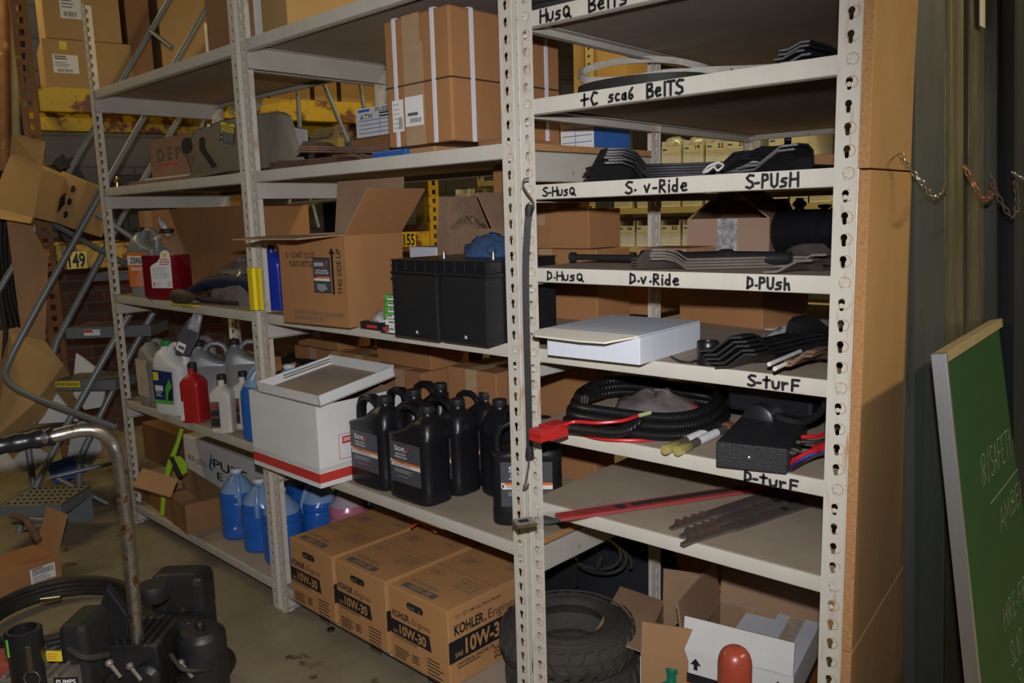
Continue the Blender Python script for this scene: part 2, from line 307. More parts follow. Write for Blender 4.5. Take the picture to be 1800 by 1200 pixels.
GL = {'H': [[(0, 0), (.05, 1)], [(.0, .5), (.7, .55)], [(.72, 0), (.7, 1)]], 'u': [[(0, .62), (.05, .12), (.3, .0), (.55, .15), (.6, .65)]], 's': [[(.55, .62), (.2, .6), (.1, .42), (.5, .3), (.45, .06), (0, .0)]],
 'S': [[(.7, .95), (.3, 1), (.05, .78), (.25, .58), (.6, .42), (.65, .15), (.35, 0), (0, .1)]], 'Q': [[(.65, .2), (.35, .02), (.08, .25), (.1, .7), (.4, .85), (.65, .65), (.65, .2)], [(.4, .25), (.85, -.05)]],
 'B': [[(.05, 0), (.05, 1), (.5, 1), (.55, .72), (.1, .55), (.6, .45), (.62, .1), (.05, 0)]], 'e': [[(.05, .35), (.5, .42), (.48, .62), (.2, .65), (.03, .35), (.2, .05), (.55, .1)]], 'l': [[(.1, 1), (.1, 0)]], 't': [[(.3, 1), (.28, 0)], [(0, .68), (.6, .72)]],
 'c': [[(.5, .6), (.2, .62), (.04, .3), (.2, .03), (.5, .08)]], 'a': [[(.45, .6), (.1, .5), (.05, .1), (.35, .05), (.48, .6), (.52, .02)]], 'b': [[(.5, 1), (.12, .6), (.05, .15), (.3, 0), (.55, .2), (.4, .42), (.1, .3)]],
 '.': [[(.1, .25), (.2, .27)]], '-': [[(0, .35), (.35, .37)]], 'v': [[(0, .6), (.22, .05), (.5, .7)]], 'V': [[(0, .8), (.3, .02), (.6, .9)]], 'R': [[(.05, 0), (.08, 1), (.5, .95), (.52, .6), (.1, .5), (.6, 0)]], 'i': [[(.1, .6), (.12, 0)], [(.12, .86), (.13, .92)]],
 'd': [[(.5, 1.05), (.5, .02)], [(.5, .5), (.15, .5), (.05, .15), (.3, .02), (.5, .2)]], 'P': [[(.05, 0), (.08, 1), (.5, .95), (.55, .62), (.1, .48)]], 'D': [[(.08, 0), (.1, 1), (.55, .8), (.62, .3), (.05, 0)]], 'h': [[(.05, 1), (.05, 0)], [(.05, .4), (.4, .55), (.5, 0)]],
 'r': [[(.05, .65), (.1, 0)], [(.1, .4), (.3, .62), (.5, .6)]], 'F': [[(.08, 0), (.1, 1), (.7, 1)], [(.1, .5), (.6, .52)]], 'T': [[(.35, 1), (.35, 0)], [(0, 1), (.75, 1)]], 'A': [[(0, 0), (.35, 1), (.65, 0)], [(.12, .35), (.55, .38)]], 'I': [[(.1, 0), (.12, 1)]], '/': [[(0, -.15), (.4, 1.1)]],
 'E': [[(.6, 1), (.06, .97), (.05, 0), (.6, .03)], [(.06, .5), (.5, .52)]], 'Y': [[(0, 1), (.3, .5), (.6, 1)], [(.3, .5), (.25, 0)]], 'C': [[(.6, .9), (.3, 1), (.04, .5), (.25, .02), (.6, .1)]], 'M': [[(0, 0), (.1, 1), (.4, .3), (.7, 1), (.8, 0)]], 'L': [[(.08, 1), (.05, 0), (.6, .04)]], 'N': [[(0, 0), (.06, 1), (.55, 0), (.6, 1)]],
 'U': [[(0, 1), (.05, .15), (.3, 0), (.55, .15), (.6, 1)]], '1': [[(.1, .8), (.25, 1), (.22, 0)]], '3': [[(.05, .95), (.5, .9), (.25, .55), (.55, .3), (.3, 0), (0, .1)]], '6': [[(.5, 1), (.1, .5), (.1, .1), (.45, .05), (.5, .4), (.12, .4)]], '5': [[(.55, 1), (.12, 1), (.1, .55), (.5, .5), (.5, .1), (0, .03)]],
 '9': [[(.5, .7), (.25, .5), (.08, .75), (.3, 1), (.5, .8), (.45, 0)]], '2': [[(.05, .8), (.3, 1), (.5, .75), (.05, 0), (.6, .02)]], '0': [[(.3, 1), (.05, .6), (.1, .1), (.35, 0), (.55, .4), (.5, .85), (.3, 1)]], '4': [[(.4, 0), (.4, 1), (0, .35), (.6, .38)]], '+': [[(.3, .95), (.28, .05)], [(0, .48), (.65, .55)]], '7': [[(0, 1), (.6, 1), (.2, 0)]]}
def ribbon(b, pts, w, mi=0, M0=None, d=.0006):
    for i in range(len(pts)-1):
        a, c = Vector(pts[i]), Vector(pts[i+1]); t = c-a
        if t.length < 1e-6: continue
        n = Vector((-t.y, t.x)).normalized()*w/2
        b.add([(q.x, -d, q.y) for q in (a-n, c-n, c+n, a+n)], [(0, 1, 2, 3)], mi, M0)
    for k, p in enumerate(pts):
        dd = d+.00005*(1+k % 2)
        b.add([(p[0]+w/2*math.cos(j*PI/4), -dd, p[1]+w/2*math.sin(j*PI/4)) for j in range(8)], [list(range(8))], mi, M0)
def scrawl(b, txt, u, v, h, w, sw, mi=0, M0=None, d=.0006, slope=0.0, adv=None):  # hand lettering w wide in all
    cw = {'i': .35, 'l': .3, '.': .4, '-': .55, ' ': .6, 'I': .35, '/': .55, '1': .45, 'M': 1.0}
    tot = sum(cw.get(c, .78) for c in txt); k = w/tot; x = 0
    for c in txt:
        for st in GL.get(c, []):
            pts = [(u+x+p[0]*k*.9, v+p[1]*h+slope*(x+p[0]*k*.9)) for p in st]
            ribbon(b, pts, sw, mi, M0, d)
        x += cw.get(c, .78)*k
def lines(b, u, v, w, n, pitch, th, mi=0, M0=None, d=.0006, jit=.3):   # rows of print too small to read
    for i in range(n):
        ww = w*(1-random.random()*jit); b.box(u, u+ww, -d, -d+.0001, v-i*pitch, v-i*pitch+th, mi, M0)
def barcode(b, u, v, w, h, n=16, mi=0, M0=None, d=.0007):
    x = u
    while x < u+w:
        t = w/n*random.uniform(.2, .7); b.box(x, min(x+t, u+w), -d, -d+.0001, v, v+h, mi, M0); x += t+w/n*random.uniform(.25, .6)
FACE_F = Matrix()                                                       # a box's front
def face_R(w): return TR(w, 0, 0, rz=PI/2)                              # its right side
def face_T(h): return TR(0, 0, h, rx=-PI/2)                             # its top, seen from the front
def face_L(d): return TR(0, d, 0, rz=-PI/2)

# ------------------------------------------------------------------ the hall
def concrete():
    m = mat('stained_concrete', (.30, .255, .175), (.185, .15, .10), .6, 0, 2.6, .2, 60, spot=(.075, .05, .03), spot_at=.60, spot_scale=7)
    return m
M['concrete'] = concrete()
def brick(name, c1, c2, mortar, sc=5.0):
    m = mat(name, c1, c2, .85); nt = m.node_tree; b = nt.nodes['Principled BSDF']
    t = nt.nodes.new('ShaderNodeTexBrick'); t.inputs['Color1'].default_value = (*c1, 1); t.inputs['Color2'].default_value = (*c2, 1); t.inputs['Mortar'].default_value = (*mortar, 1)
    t.inputs['Scale'].default_value = sc; t.inputs['Mortar Size'].default_value = .012
    mp = nt.nodes.new('ShaderNodeMapping'); tc = nt.nodes.new('ShaderNodeTexCoord'); nt.links.new(tc.outputs['Generated'], mp.inputs[0])
    nt.links.new(mp.outputs[0], t.inputs[0]); nt.links.new(t.outputs[0], b.inputs['Base Color']); m['mp'] = mp.name; return m, mp
M['brick'], _mp = brick('dark_red_brick', (.075, .03, .022), (.05, .02, .016), (.06, .05, .045), 1.0); _mp.inputs['Rotation'].default_value = (0, -PI/2, 0) ; _mp.inputs['Scale'].default_value = (14, 20, 14)
M['block'] = mat('painted_blockwall', (.20, .20, .20), (.15, .15, .155), .8, 0, 2, .1, 30)
M['ceiling'] = mat('dark_ceiling_deck', (.10, .10, .09), (.07, .07, .065), .8)
XW, XE, YS, YN, ZC = -8.5, 3.6, -4.2, 6.2, 3.6
structure('floor', MB().box(XW, XE, YS, YN, -.12, 0), 'concrete', smooth=0)
structure('ceiling', MB().box(XW, XE, YS, YN, ZC, ZC+.1), 'ceiling', smooth=0)
structure('wall_back', MB().box(XW, XE, YN, YN+.15, 0, ZC), 'block', smooth=0)
structure('wall_front', MB().box(XW, XE, YS-.15, YS, 0, ZC), 'block', smooth=0)
structure('wall_right', MB().box(XE, XE+.15, YS, YN, 0, ZC), 'block', smooth=0)
def wallmat():
    m = bpy.data.materials.new('brick_below_painted_block'); m.use_nodes = True; nt = m.node_tree; L = nt.links; b = nt.nodes['Principled BSDF']; b.inputs['Roughness'].default_value = .85
    tc = nt.nodes.new('ShaderNodeTexCoord'); sp = nt.nodes.new('ShaderNodeSeparateXYZ'); L.new(tc.outputs['Object'], sp.inputs[0])
    cb = nt.nodes.new('ShaderNodeCombineXYZ'); L.new(sp.outputs[0], cb.inputs[0]); L.new(sp.outputs[2], cb.inputs[1])
    cols = []
    for c1, c2, mo, sc, bw, rh in (((.10, .036, .026), (.065, .024, .02), (.075, .065, .06), 1, .22, .075), ((.165, .165, .17), (.135, .135, .14), (.10, .10, .105), 1, .40, .20)):
        t = nt.nodes.new('ShaderNodeTexBrick'); t.inputs['Color1'].default_value = (*c1, 1); t.inputs['Color2'].default_value = (*c2, 1); t.inputs['Mortar'].default_value = (*mo, 1)
        t.inputs['Scale'].default_value = sc; t.inputs['Brick Width'].default_value = bw; t.inputs['Row Height'].default_value = rh; t.inputs['Mortar Size'].default_value = .008
        L.new(cb.outputs[0], t.inputs[0]); cols.append(t.outputs[0])
    mx = nt.nodes.new('ShaderNodeMix'); mx.data_type = 'RGBA'; L.new(math_node(nt, 'GREATER_THAN', sp.outputs[2], 1.35), mx.inputs[0]); L.new(cols[0], mx.inputs[6]); L.new(cols[1], mx.inputs[7])
    L.new(mx.outputs[2], b.inputs['Base Color']); return m
RA = dp(100, 450, 4.3); RB = dp(730, 420, 5.4); _d = (RB-RA); RANG = math.atan2(_d.y, _d.x)
RACK = Frame(RA.x, RA.y, RANG)           # u runs along the pallet rack, t away from the aisle
_w = structure('wall_left', MB().box(-6, 7, 1.25, 1.4, 0, ZC), wallmat(), smooth=0)
place(_w, RACK.at(0, 0), RANG)

# ------------------------------------------------------------------ slotted-post shelving
PITCH = .0381
def rust_rings(base, name):                                             # rust bleeding around every slot
    m = base.copy(); m.name = name; nt = m.node_tree; L = nt.links; b = nt.nodes['Principled BSDF']
    tc = nt.nodes.new('ShaderNodeTexCoord'); sp = nt.nodes.new('ShaderNodeSeparateXYZ'); L.new(tc.outputs['Object'], sp.inputs[0])
    fz = math_node(nt, 'MULTIPLY', math_node(nt, 'SUBTRACT', math_node(nt, 'FRACT', math_node(nt, 'DIVIDE', sp.outputs[2], PITCH)), .44), PITCH)
    fx = math_node(nt, 'ADD', sp.outputs[0], -.0045)
    d1 = math_node(nt, 'SQRT', math_node(nt, 'ADD', math_node(nt, 'POWER', fx, 2.0), math_node(nt, 'POWER', fz, 2.0)))
    ring = math_node(nt, 'COMPARE', d1, .0098, .0008)
    n = nt.nodes.new('ShaderNodeTexNoise'); n.inputs['Scale'].default_value = 9; L.new(tc.outputs['Object'], n.inputs['Vector'])
    gate = math_node(nt, 'GREATER_THAN', n.outputs['Fac'], .42)
    n2 = nt.nodes.new('ShaderNodeTexNoise'); n2.inputs['Scale'].default_value = 26; n2.inputs['Detail'].default_value = 8
    mp = nt.nodes.new('ShaderNodeMapping'); mp.inputs['Scale'].default_value = (3, 1, .5); L.new(tc.outputs['Object'], mp.inputs[0]); L.new(mp.outputs[0], n2.inputs['Vector'])
    r2 = nt.nodes.new('ShaderNodeValToRGB'); r2.color_ramp.elements[0].position = .56; r2.color_ramp.elements[1].position = .76; L.new(n2.outputs['Fac'], r2.inputs[0])
    fac = math_node(nt, 'MAXIMUM', math_node(nt, 'MULTIPLY', math_node(nt, 'MULTIPLY', ring, gate), .8), math_node(nt, 'MULTIPLY', r2.outputs[0], .75))
    old = b.inputs['Base Color'].links[0].from_socket
    mx = nt.nodes.new('ShaderNodeMix'); mx.data_type = 'RGBA'; L.new(fac, mx.inputs[0]); L.new(old, mx.inputs[6]); mx.inputs[7].default_value = (.42, .20, .05, 1)
    L.new(mx.outputs[2], b.inputs['Base Color']); return m
M['post_rusty'] = rust_rings(M['cream_plain'], 'rust_stained_enamel')
def keyhole_flange(b, z0, z1, phase, w=.042, hx=.0, flip=False, M0=None, th=.0022):
    # a strip in x (centred on the slot column) and z, facing -y, slots every 38 mm
    hole = []
    for i in range(9): a = R_(-52+ (284)*i/8); hole.append((.0062*math.cos(a), .0045+.0062*math.sin(a)))
    hole += [(-.0037, -.008), (-.0024, -.0112), (.0024, -.0112), (.0037, -.008)]
    L0, L1 = -w/2, w/2
    k0 = math.ceil((z0-phase)/PITCH); k1 = math.floor((z1-phase)/PITCH)
    def sheet(y, rev):
        def q(pts, face):
            b.add([(p[0], y, p[1]) for p in pts], [face[::-1] if rev else face], 0, M0)
        zs = phase+k0*PITCH-PITCH/2; ze = phase+k1*PITCH+PITCH/2
        q([(L0, z0), (L1, z0), (L1, zs), (L0, zs)], [0, 1, 2, 3]); q([(L0, ze), (L1, ze), (L1, z1), (L0, z1)], [0, 1, 2, 3])
        for k in range(k0, k1+1):
            zc = phase+k*PITCH; a, c = zc-PITCH/2, zc+PITCH/2
            rh = [p for p in hole if p[0] > 1e-4]; lh = [p for p in hole if p[0] < -1e-4]
            rh = sorted(rh, key=lambda p: p[1]); lh = sorted(lh, key=lambda p: p[1])
            top = (0, .0045+.0062); bot = (0, -.0112)
            pr_ = [(0, a), (L1, a), (L1, c), (0, c), (top[0], zc+top[1])]+[(p[0], zc+p[1]) for p in rh[::-1]]+[(0, zc+bot[1])]
            pl_ = [(0, a), (0, zc+bot[1])]+[(p[0], zc+p[1]) for p in lh]+[(0, zc+top[1]), (0, c), (L0, c), (L0, a)]
            q(pr_, list(range(len(pr_)))); q(pl_, list(range(len(pl_))))
    sheet(0, False); sheet(th, True)
    for k in range(k0, k1+1):
        zc = phase+k*PITCH; n = len(hole)
        vs = [(p[0], 0, zc+p[1]) for p in hole]+[(p[0], th, zc+p[1]) for p in hole]
        b.add(vs, [(i, n+i, n+(i+1) % n, (i+1) % n) for i in range(n)], 0, M0)
POST_TOP = 2.365
_post = {}
def post_mesh(sx, sy, phase, rusty):       # sx: side the corner is on (-1 left); sy -1: front post
    key = (sx, sy, round(phase, 4), rusty)
    if key not in _post:
        b = MB()
        Mf = Matrix.Diagonal((1, 1 if sy < 0 else -1, 1, 1))
        keyhole_flange(b, .004, POST_TOP, phase, M0=Mf)
        xs = sx*.021
        keyhole_flange(b, .004, POST_TOP, phase, M0=Mf @ TR(xs, .021, 0, rz=PI/2 if sx > 0 else -PI/2))
        b.tube([(xs*.955, .0012*(1 if sy < 0 else -1), .004), (xs*.955, .0012*(1 if sy < 0 else -1), POST_TOP)], .0024, 8)
        b.box(xs-.028 if sx > 0 else xs-.004, xs+.004 if sx > 0 else xs+.028, -.003 if sy < 0 else -.034, .034 if sy < 0 else .003, 0, .006)
        me = b.mesh('post', 'post_rusty' if rusty else 'cream', 30); _post[key] = me
    return _post[key]
WRITE = {}
def shelf(unit, w, d, z, fh, sh, name='shelf', writing=None, phase=0):
    s = bpy.data.objects.new(name, None); COL.objects.link(s); s.parent = unit; s.location = (0, 0, z)
    b = MB()   # rolled front beam: face, lip under, bent in foot
    prof = [(.0045, 0), (.0045, -fh+.005), (.0062, -fh+.0015), (.010, -fh), (.030, -fh), (.030, -fh+.002), (.011, -fh+.002), (.0075, -fh+.005), (.0075, -.002), (.011, -.002), (.011, 0)]
    b.prism(prof, -.017, w+.017, 'x')
    for dz in (.012, .012+PITCH):
        zz = phase+round((z-dz-phase)/PITCH)*PITCH-.002-z
        for x in (0, w): b.lathe([(.0046, 0), (.0046, .0012), (.003, .0024), (.0001, .0026)], 12, 0, TR(x, 0, zz, rx=PI/2))
    b.build('front_beam', 'cream_plain', s, 30)
    b = MB(); b.prism([(d-p[0]+.0, p[1]) for p in prof], -.017, w+.017, 'x'); b.build('rear_beam', 'grey_beam', s, 30)
    for x, sg in ((-.016, 1), (w+.016, -1)):
        b = MB()
        b.box(min(x, x+sg*.002), max(x, x+sg*.002), .012, d-.012, -sh-.018, -.018)
        b.box(min(x, x+sg*.022), max(x, x+sg*.022), .012, d-.012, -sh-.018, -sh-.016)
        b.box(min(x, x+sg*.022), max(x, x+sg*.022), .012, d-.012, -.020, -.018)
        b.build('side_beam', 'grey_beam', s, 0)
    b = MB(); b.box(-.016, w+.016, .0115, d-.0115, -.016, 0, 0)
    o = b.build('board', ['board_top', 'board_under', 'chipboard'], s, 0)
    me = o.data
    for p in me.polygons:
        p.material_index = 0 if p.normal.z > .5 else (1 if p.normal.z < -.5 else 2)
    if writing:
        for t, px0, py0, px1, hh, sw in writing:       # text, pixel of its left foot and right end
            b = MB()
            u0, zz = B3.px(px0, py0, .0045); u1, _ = B3.px(px1, py0, .0045)
            scrawl(b, t, u0-unit.location.x, -fh*.5-hh/2, hh, u1-u0, sw, d=-.0045+.0006) if hh != .020 else scrawl(b, t, u0-unit.location.x, -fh+.0025, hh, u1-u0, sw, d=-.0045+.0006)
            b.build('marker_lettering', 'ink', s, 0)
    return s
def bay(name, label, frame, u_left, u_right, depth, shelves, phase, rusty, group):
    w = u_right-u_left; P = frame.at(u_left, 0)
    t = thing(name, label, 'shelving', P, frame.a, group)
    for x, sx in ((0, -1), (w, 1)):
        for y, sy in ((0, -1), (depth, 1)):
            o = bpy.data.objects.new('post', post_mesh(sx, sy, phase, rusty)); COL.objects.link(o); o.parent = t; o.location = (x, y, 0)
    for k in shelves: shelf(t, w, depth, phase=phase, **k)
    return t
Z3 = [1.742-PITCH*k for k in (-3, 2, 7, 12, 17, 22, 27)]      # narrow bay shelf tops
ZT, ZA, ZB, ZC2, ZC1, ZD = 2.0, 1.576, 1.097, .582, .605, .095
D3 = 1.20
W3 = [[('HusQ', 950, 38, 1004, .026, .0058), ('BelTs', 1035, 22, 1108, .026, .0058)], [('+C', 1022, 172, 1055, .026, .0058), ('scab', 1070, 168, 1117, .022, .0054), ('BelTS', 1137, 160, 1204, .026, .0058)],
      [('S-HusQ', 955, 345, 1012, .019, .0046), ('S. v-Ride', 1100, 332, 1213, .024, .0052), ('S-PUsH', 1312, 322, 1406, .024, .0052)],
      [('D.HusQ', 962, 490, 1026, .019, .0046), ('D.v.Ride', 1107, 494, 1198, .021, .0052), ('D.PUsh', 1313, 500, 1394, .021, .0052)],
      [('S-turF', 1315, 680, 1408, .021, .0056)], [('D-turF', 1308, 848, 1406, .020, .0056)], None]
uL = -.7187
bay('shelving_unit', 'narrow right-hand shelving bay with marker writing on its cream shelf edges', B3, uL, 0, D3, [dict(z=z, fh=.034, sh=.022, writing=wr) for z, wr in zip(Z3, W3)], 1.73-PITCH*45, True, 'cream slotted-post shelving bays')
bay('shelving_unit', 'wide middle shelving bay with strapped carton, batteries and oil jugs', ROW, -1.258+.062, 0, .60, [dict(z=z, fh=.036, sh=.072) for z in (ZT, ZA, ZB, ZC2, ZD)], 1.73+.1524-PITCH*49, True, 'cream slotted-post shelving bays')
bay('shelving_unit', 'far left shelving bay with antifreeze and washer fluid jugs', ROW, -2.545, -1.258, .60, [dict(z=z, fh=.036, sh=.072) for z in (ZT, ZA, ZB, ZC1, ZD)], 1.73-PITCH*45, False, 'cream slotted-post shelving bays')

# ------------------------------------------------------------------ cartons
def carton(name, label, frame, u, t, z, w, d, h, m='card', rz=0, open_=False, flaps=(), tape=True, cat='cardboard box', group=None, tilt=None, tapem='tape', wall=.004, inside='card_in', tape_w=.05, bev=.003):
    P = frame.at(u, t, z); o = thing(name, label, cat, P, frame.a+rz, group)
    if tilt: o.rotation_euler = (tilt[0], tilt[1], frame.a+rz)
    b = MB()
    if not open_:
        b.box(0, w, 0, d, 0, h); b.build('body', m, o, 0, bevel=bev)
        if tape:
            b = MB(); e = .0007
            b.box(w/2-tape_w/2, w/2+tape_w/2, -e, d+e, h, h+e); b.box(w/2-tape_w/2, w/2+tape_w/2, -e, 0, h-min(.07, h*.4), h+e)
            b.build('packing_tape', tapem, o, 0)
    else:
        k = wall
        b.box(0, w, 0, k, 0, h); b.box(0, w, d-k, d, 0, h); b.box(0, k, k, d-k, 0, h); b.box(w-k, w, k, d-k, 0, h); b.box(k, w-k, k, d-k, 0, k)
        ob = b.build('body', [m, inside], o, 0)
        for p in ob.data.polygons:
            c = p.center
            if .001+k*.5 < c.x < w-k*.5-.001 and .001+k*.5 < c.y < d-k*.5-.001: p.material_index = 1
        for side, ln, ang in flaps:
            L = w if side in 'FB' else d
            b = MB(); b.box(.002, L-.002, 0, k, 0, ln)
            f = b.build('flap', [m, inside, 'card_edge'], o, 0)
            for p in f.data.polygons: p.material_index = 0 if p.normal.y < -.5 else (1 if p.normal.y > .5 else 2)
            f.location = {'F': (0, 0, h), 'R': (w, 0, h), 'B': (w, d, h), 'L': (0, d, h)}[side]
            f.rotation_euler = (R_(ang), 0, {'F': 0, 'R': PI/2, 'B': PI, 'L': -PI/2}[side])
            f.rotation_mode = 'XYZ'
    return o
def print_part(name, o, mats, fn, label=None):
    b = MB(); fn(b); p = b.build(name, mats, o, 0, label=label); return p

# ------------------------------------------------------------------ pallet rack along the left wall
def rack_beam(b, u0, u1, z0, z1):
    b.box(u0, u1, 0, .045, z0, z1); b.box(u0, u1, .045, .07, z0, z1-.03)
rk = thing('pallet_rack', 'rusty yellow pallet rack along the brick wall behind the rolling stairs', 'pallet rack', RACK.o, RANG)
uu = [RACK.px(66, 300, 0)[0], RACK.px(752, 380, 0)[0]+.05]
for u in uu:
    for t in (0, 1.0):
        b = MB(); ph = .0
        for sx in (-1, 1): b.box(u+sx*.034-.004, u+sx*.034+.004, t, t+.07, 0, 3.2)
        z = .02
        n = 0
        b.box(u-.036, u-.012, t-.002, t+.002, 0, 3.2); b.box(u+.012, u+.036, t-.002, t+.002, 0, 3.2)
        while z < 3.2: b.box(u-.013, u+.013, t-.002, t+.002, z, z+.028); z += .058
        b.build('upright', 'rust_rack' if u == uu[0] else 'yellow_rack', rk, 0)
for z0, z1 in ((1.185, 1.315), (2.00, 2.125)):
    b = MB(); rack_beam(b, uu[0]+.04, uu[1]-.04, z0, z1); b.build('beam', 'yellow_rack', rk, 0, bevel=.006)
    b = MB(); b.box(uu[0]+.04, uu[1]-.04, .97, 1.03, z0, z1); b.build('beam', 'yellow_rack', rk, 0, bevel=.006)
    b = MB()
    for i in range(9): u = uu[0]+.15+i*(uu[1]-uu[0]-.3)/8; b.box(u-.03, u+.03, .04, .98, z1-.02, z1-.002)
    b.build('deck_bars', 'rust_rack', rk, 0)
for pxa, py, s_, nm in ((135, 457, '149', 'left'), (719, 421, '155', 'right')):
    u, z = RACK.px(pxa, py, -.001); b = MB(); b.box(u-.048, u+.048, -.0025, -.0015, z-.045, z+.045)
    o_ = b.build('number_plate', 'yellow', rk, 0); b = MB(); put_text(b, s_, u, z-.036, .072, .080, center=True, d=.0035, bold=.03); b.build('digits', 'ink', o_, 0)
def rbox(pxl, pxr, pyt, pyb, t, d, label, m='card_gold', z=None, lab=None, **k):
    u0, zt = RACK.px(pxl, pyt, t); u1, zb = RACK.px(pxr, pyb, t)
    zb = z if z is not None else zb; u1 = RACK.px(pxr, (pyt+pyb)/2, t)[0]
    o = carton('cardboard_box', label, RACK, u0, t, zb, u1-u0, d, max(.05, zt-zb), m, group=k.pop('group', None), **k)
    return o, u1-u0, zt-zb
def shiplabel(b, u, v, w, h):
    b.box(u, u+w, -.0008, -.0002, v, v+h, 0)
    lines(b, u+w*.08, v+h*.86, w*.5, 2, h*.12, h*.07, 1, d=.0012); lines(b, u+w*.08, v+h*.55, w*.6, 3, h*.1, h*.03, 1, d=.0012)
    barcode(b, u+w*.15, v+h*.06, w*.6, h*.16, 14, 1, d=.0012)
zr = 2.127
o, w, h = rbox(72, 232, 66, 160, .12, .5, 'tan carton with a white shipping label standing on the upper yellow beam', z=zr)
def _(b): shiplabel(b, w*.10, h*.34, w*.28, h*.36); b.box(w*.19, w*.27, -.0008, 0, h*.80, h*.96, 2)
print_part('shipping_label', o, ['label', 'ink_grey', 'print_yellow'], _)
z2 = zr+h+.002
o, w2, h2 = rbox(66, 208, -60, 66, .12, .45, 'tan carton with white label stacked on another carton above the yellow beam', z=z2)
def _(b): shiplabel(b, w2*.22, h2*.30, w2*.28, h2*.45)
print_part('shipping_label', o, ['label', 'ink_grey'], _)
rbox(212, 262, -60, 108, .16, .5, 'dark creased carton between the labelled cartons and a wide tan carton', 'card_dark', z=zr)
rbox(270, 420, -60, 120, .16, .6, 'wide bulging tan carton on the upper rack behind the grey tubes', z=zr, tape=False)
rbox(470, 544, 100, 190, .18, .5, 'plain tan carton on the upper rack left of a taller labelled carton', z=zr, tape=False)
rbox(548, 591, 90, 190, .18, .5, 'narrow tan carton pressed between two cartons on the upper rack', z=zr, tape=False)
o, w, h = rbox(595, 668, 85, 190, .18, .5, 'tan carton with a cream sticker near its top on the upper rack', z=zr, tape=False)
def _(b): b.box(w*.12, w*.80, -.0008, 0, h*.58, h*.93, 0); lines(b, w*.2, h*.86, w*.2, 2, h*.08, h*.04, 1, d=.001); lines(b, w*.55, h*.86, w*.2, 2, h*.08, h*.04, 1, d=.001)
print_part('sticker', o, ['label', 'ink_grey'], _)
rbox(757, 785, 355, 405, .30, .25, 'small golden carton on the lower rack beside the number plate', z=1.317)
# clutter on the lower level and under it
def clutter(name, label, cat, u, t, z, w, d, h, m, rz=0, tilt=0):
    b = MB(); b.box(0, w, 0, d, 0, h); b.box(w*.1, w*.9, -.012, 0, h*.15, h*.85)
    o = b.build(name, m, None, 0, bevel=.012); place(o, RACK.at(u, t, z), RANG+rz, (0, tilt, RANG+rz)); return tag(o, label, cat)
u, _z = RACK.px(100, 300, .3); clutter('tool_case', 'black slab-shaped case leaning on the lower rack beneath the beam', 'case', u, .3, 1.317, .25, .12, .42, 'black_matte', 0, -.35)
u, _z = RACK.px(215, 360, .25); clutter('tool_case', 'dark upright case beneath the upper beam behind the leftmost shelf post', 'case', u, .3, 1.317, .30, .30, .38, 'black_matte')
u, _z = RACK.px(245, 320, .28); clutter('wooden_crate', 'dark crate on the lower rack behind the brass fitting', 'crate', u+.10, .4, 1.317, .55, .4, .36, 'card_dark')
u, _z = RACK.px(470, 350, .3); clutter('machine_part', 'dark machine part on the lower rack seen under the middle shelf', 'machine part', u-.12, .35, 1.317, .50, .4, .25, 'black_matte')
u, _z = RACK.px(585, 350, .3); clutter('machine_part', 'dark angular machine part on the lower rack behind the open carton', 'machine part', u+.15, .45, 1.317, .45, .4, .34, 'black_matte', .2)
for i, (a, c) in enumerate((((470, 395), (640, 330)), ((500, 402), (520, 310)), ((560, 400), (540, 335)), ((505, 360), (690, 352)))):
    b = MB(); P = [dp(*a, 4.95), dp((a[0]+c[0])/2, (a[1]+c[1])/2-6, 4.95), dp(*c, 5.0)]; b.tube(P, .012, 8)
    tag(b.build('metal_rod', 'grey_tube'), ['grey rod lying aslant behind the open carton with the arrow', 'grey rod standing upright behind the open carton', 'short bent grey rod behind the open carton', 'long level grey rod low behind the raised box flap'][i], 'rod', 'loose grey rods on the lower rack')

# ------------------------------------------------------------------ parts-bin shelving beyond the narrow bay
BY = 2.42
BINF = Frame(0, BY, 0)
bs = thing('bin_shelving', 'beige-yellow parts shelving holding white bin boxes behind the narrow bay', 'shelving', (0, BY, 0), 0)
BZ = [.30, .60, .92, 1.215, 1.425, 1.625, 2.03]
for x in (-3.15, -2.28, -1.36, -.42, .55):
    for y in (0.02, .42):
        b = MB(); b.box(x-.03, x+.03, y, y+.004, 0, 2.6); b.box(x-.03, x-.026, y, y+.04, 0, 2.6)
        for k in range(60): b.lathe([(.0075, 0), (.0075, .001), (.0001, .001)], 8, 1, TR(x, y-.0002, .05+k*.042, rx=PI/2))
        b.build('upright', ['beige_rack', 'ink'], bs, 0)
for z in BZ:
    b = MB(); b.box(-3.15, .58, .005, .42, z-.003, z); b.box(-3.15, .58, .0, .006, z-.032, z); b.build('shelf', 'beige_rack', bs, 0)
M['bin'] = mat('yellowish_white_bin_card', (.66, .64, .56), (.58, .56, .47), .75, 0, 6, spot=(.40, .35, .22), spot_at=.62, spot_scale=14)  # yellowish off-white with darker tan blotches
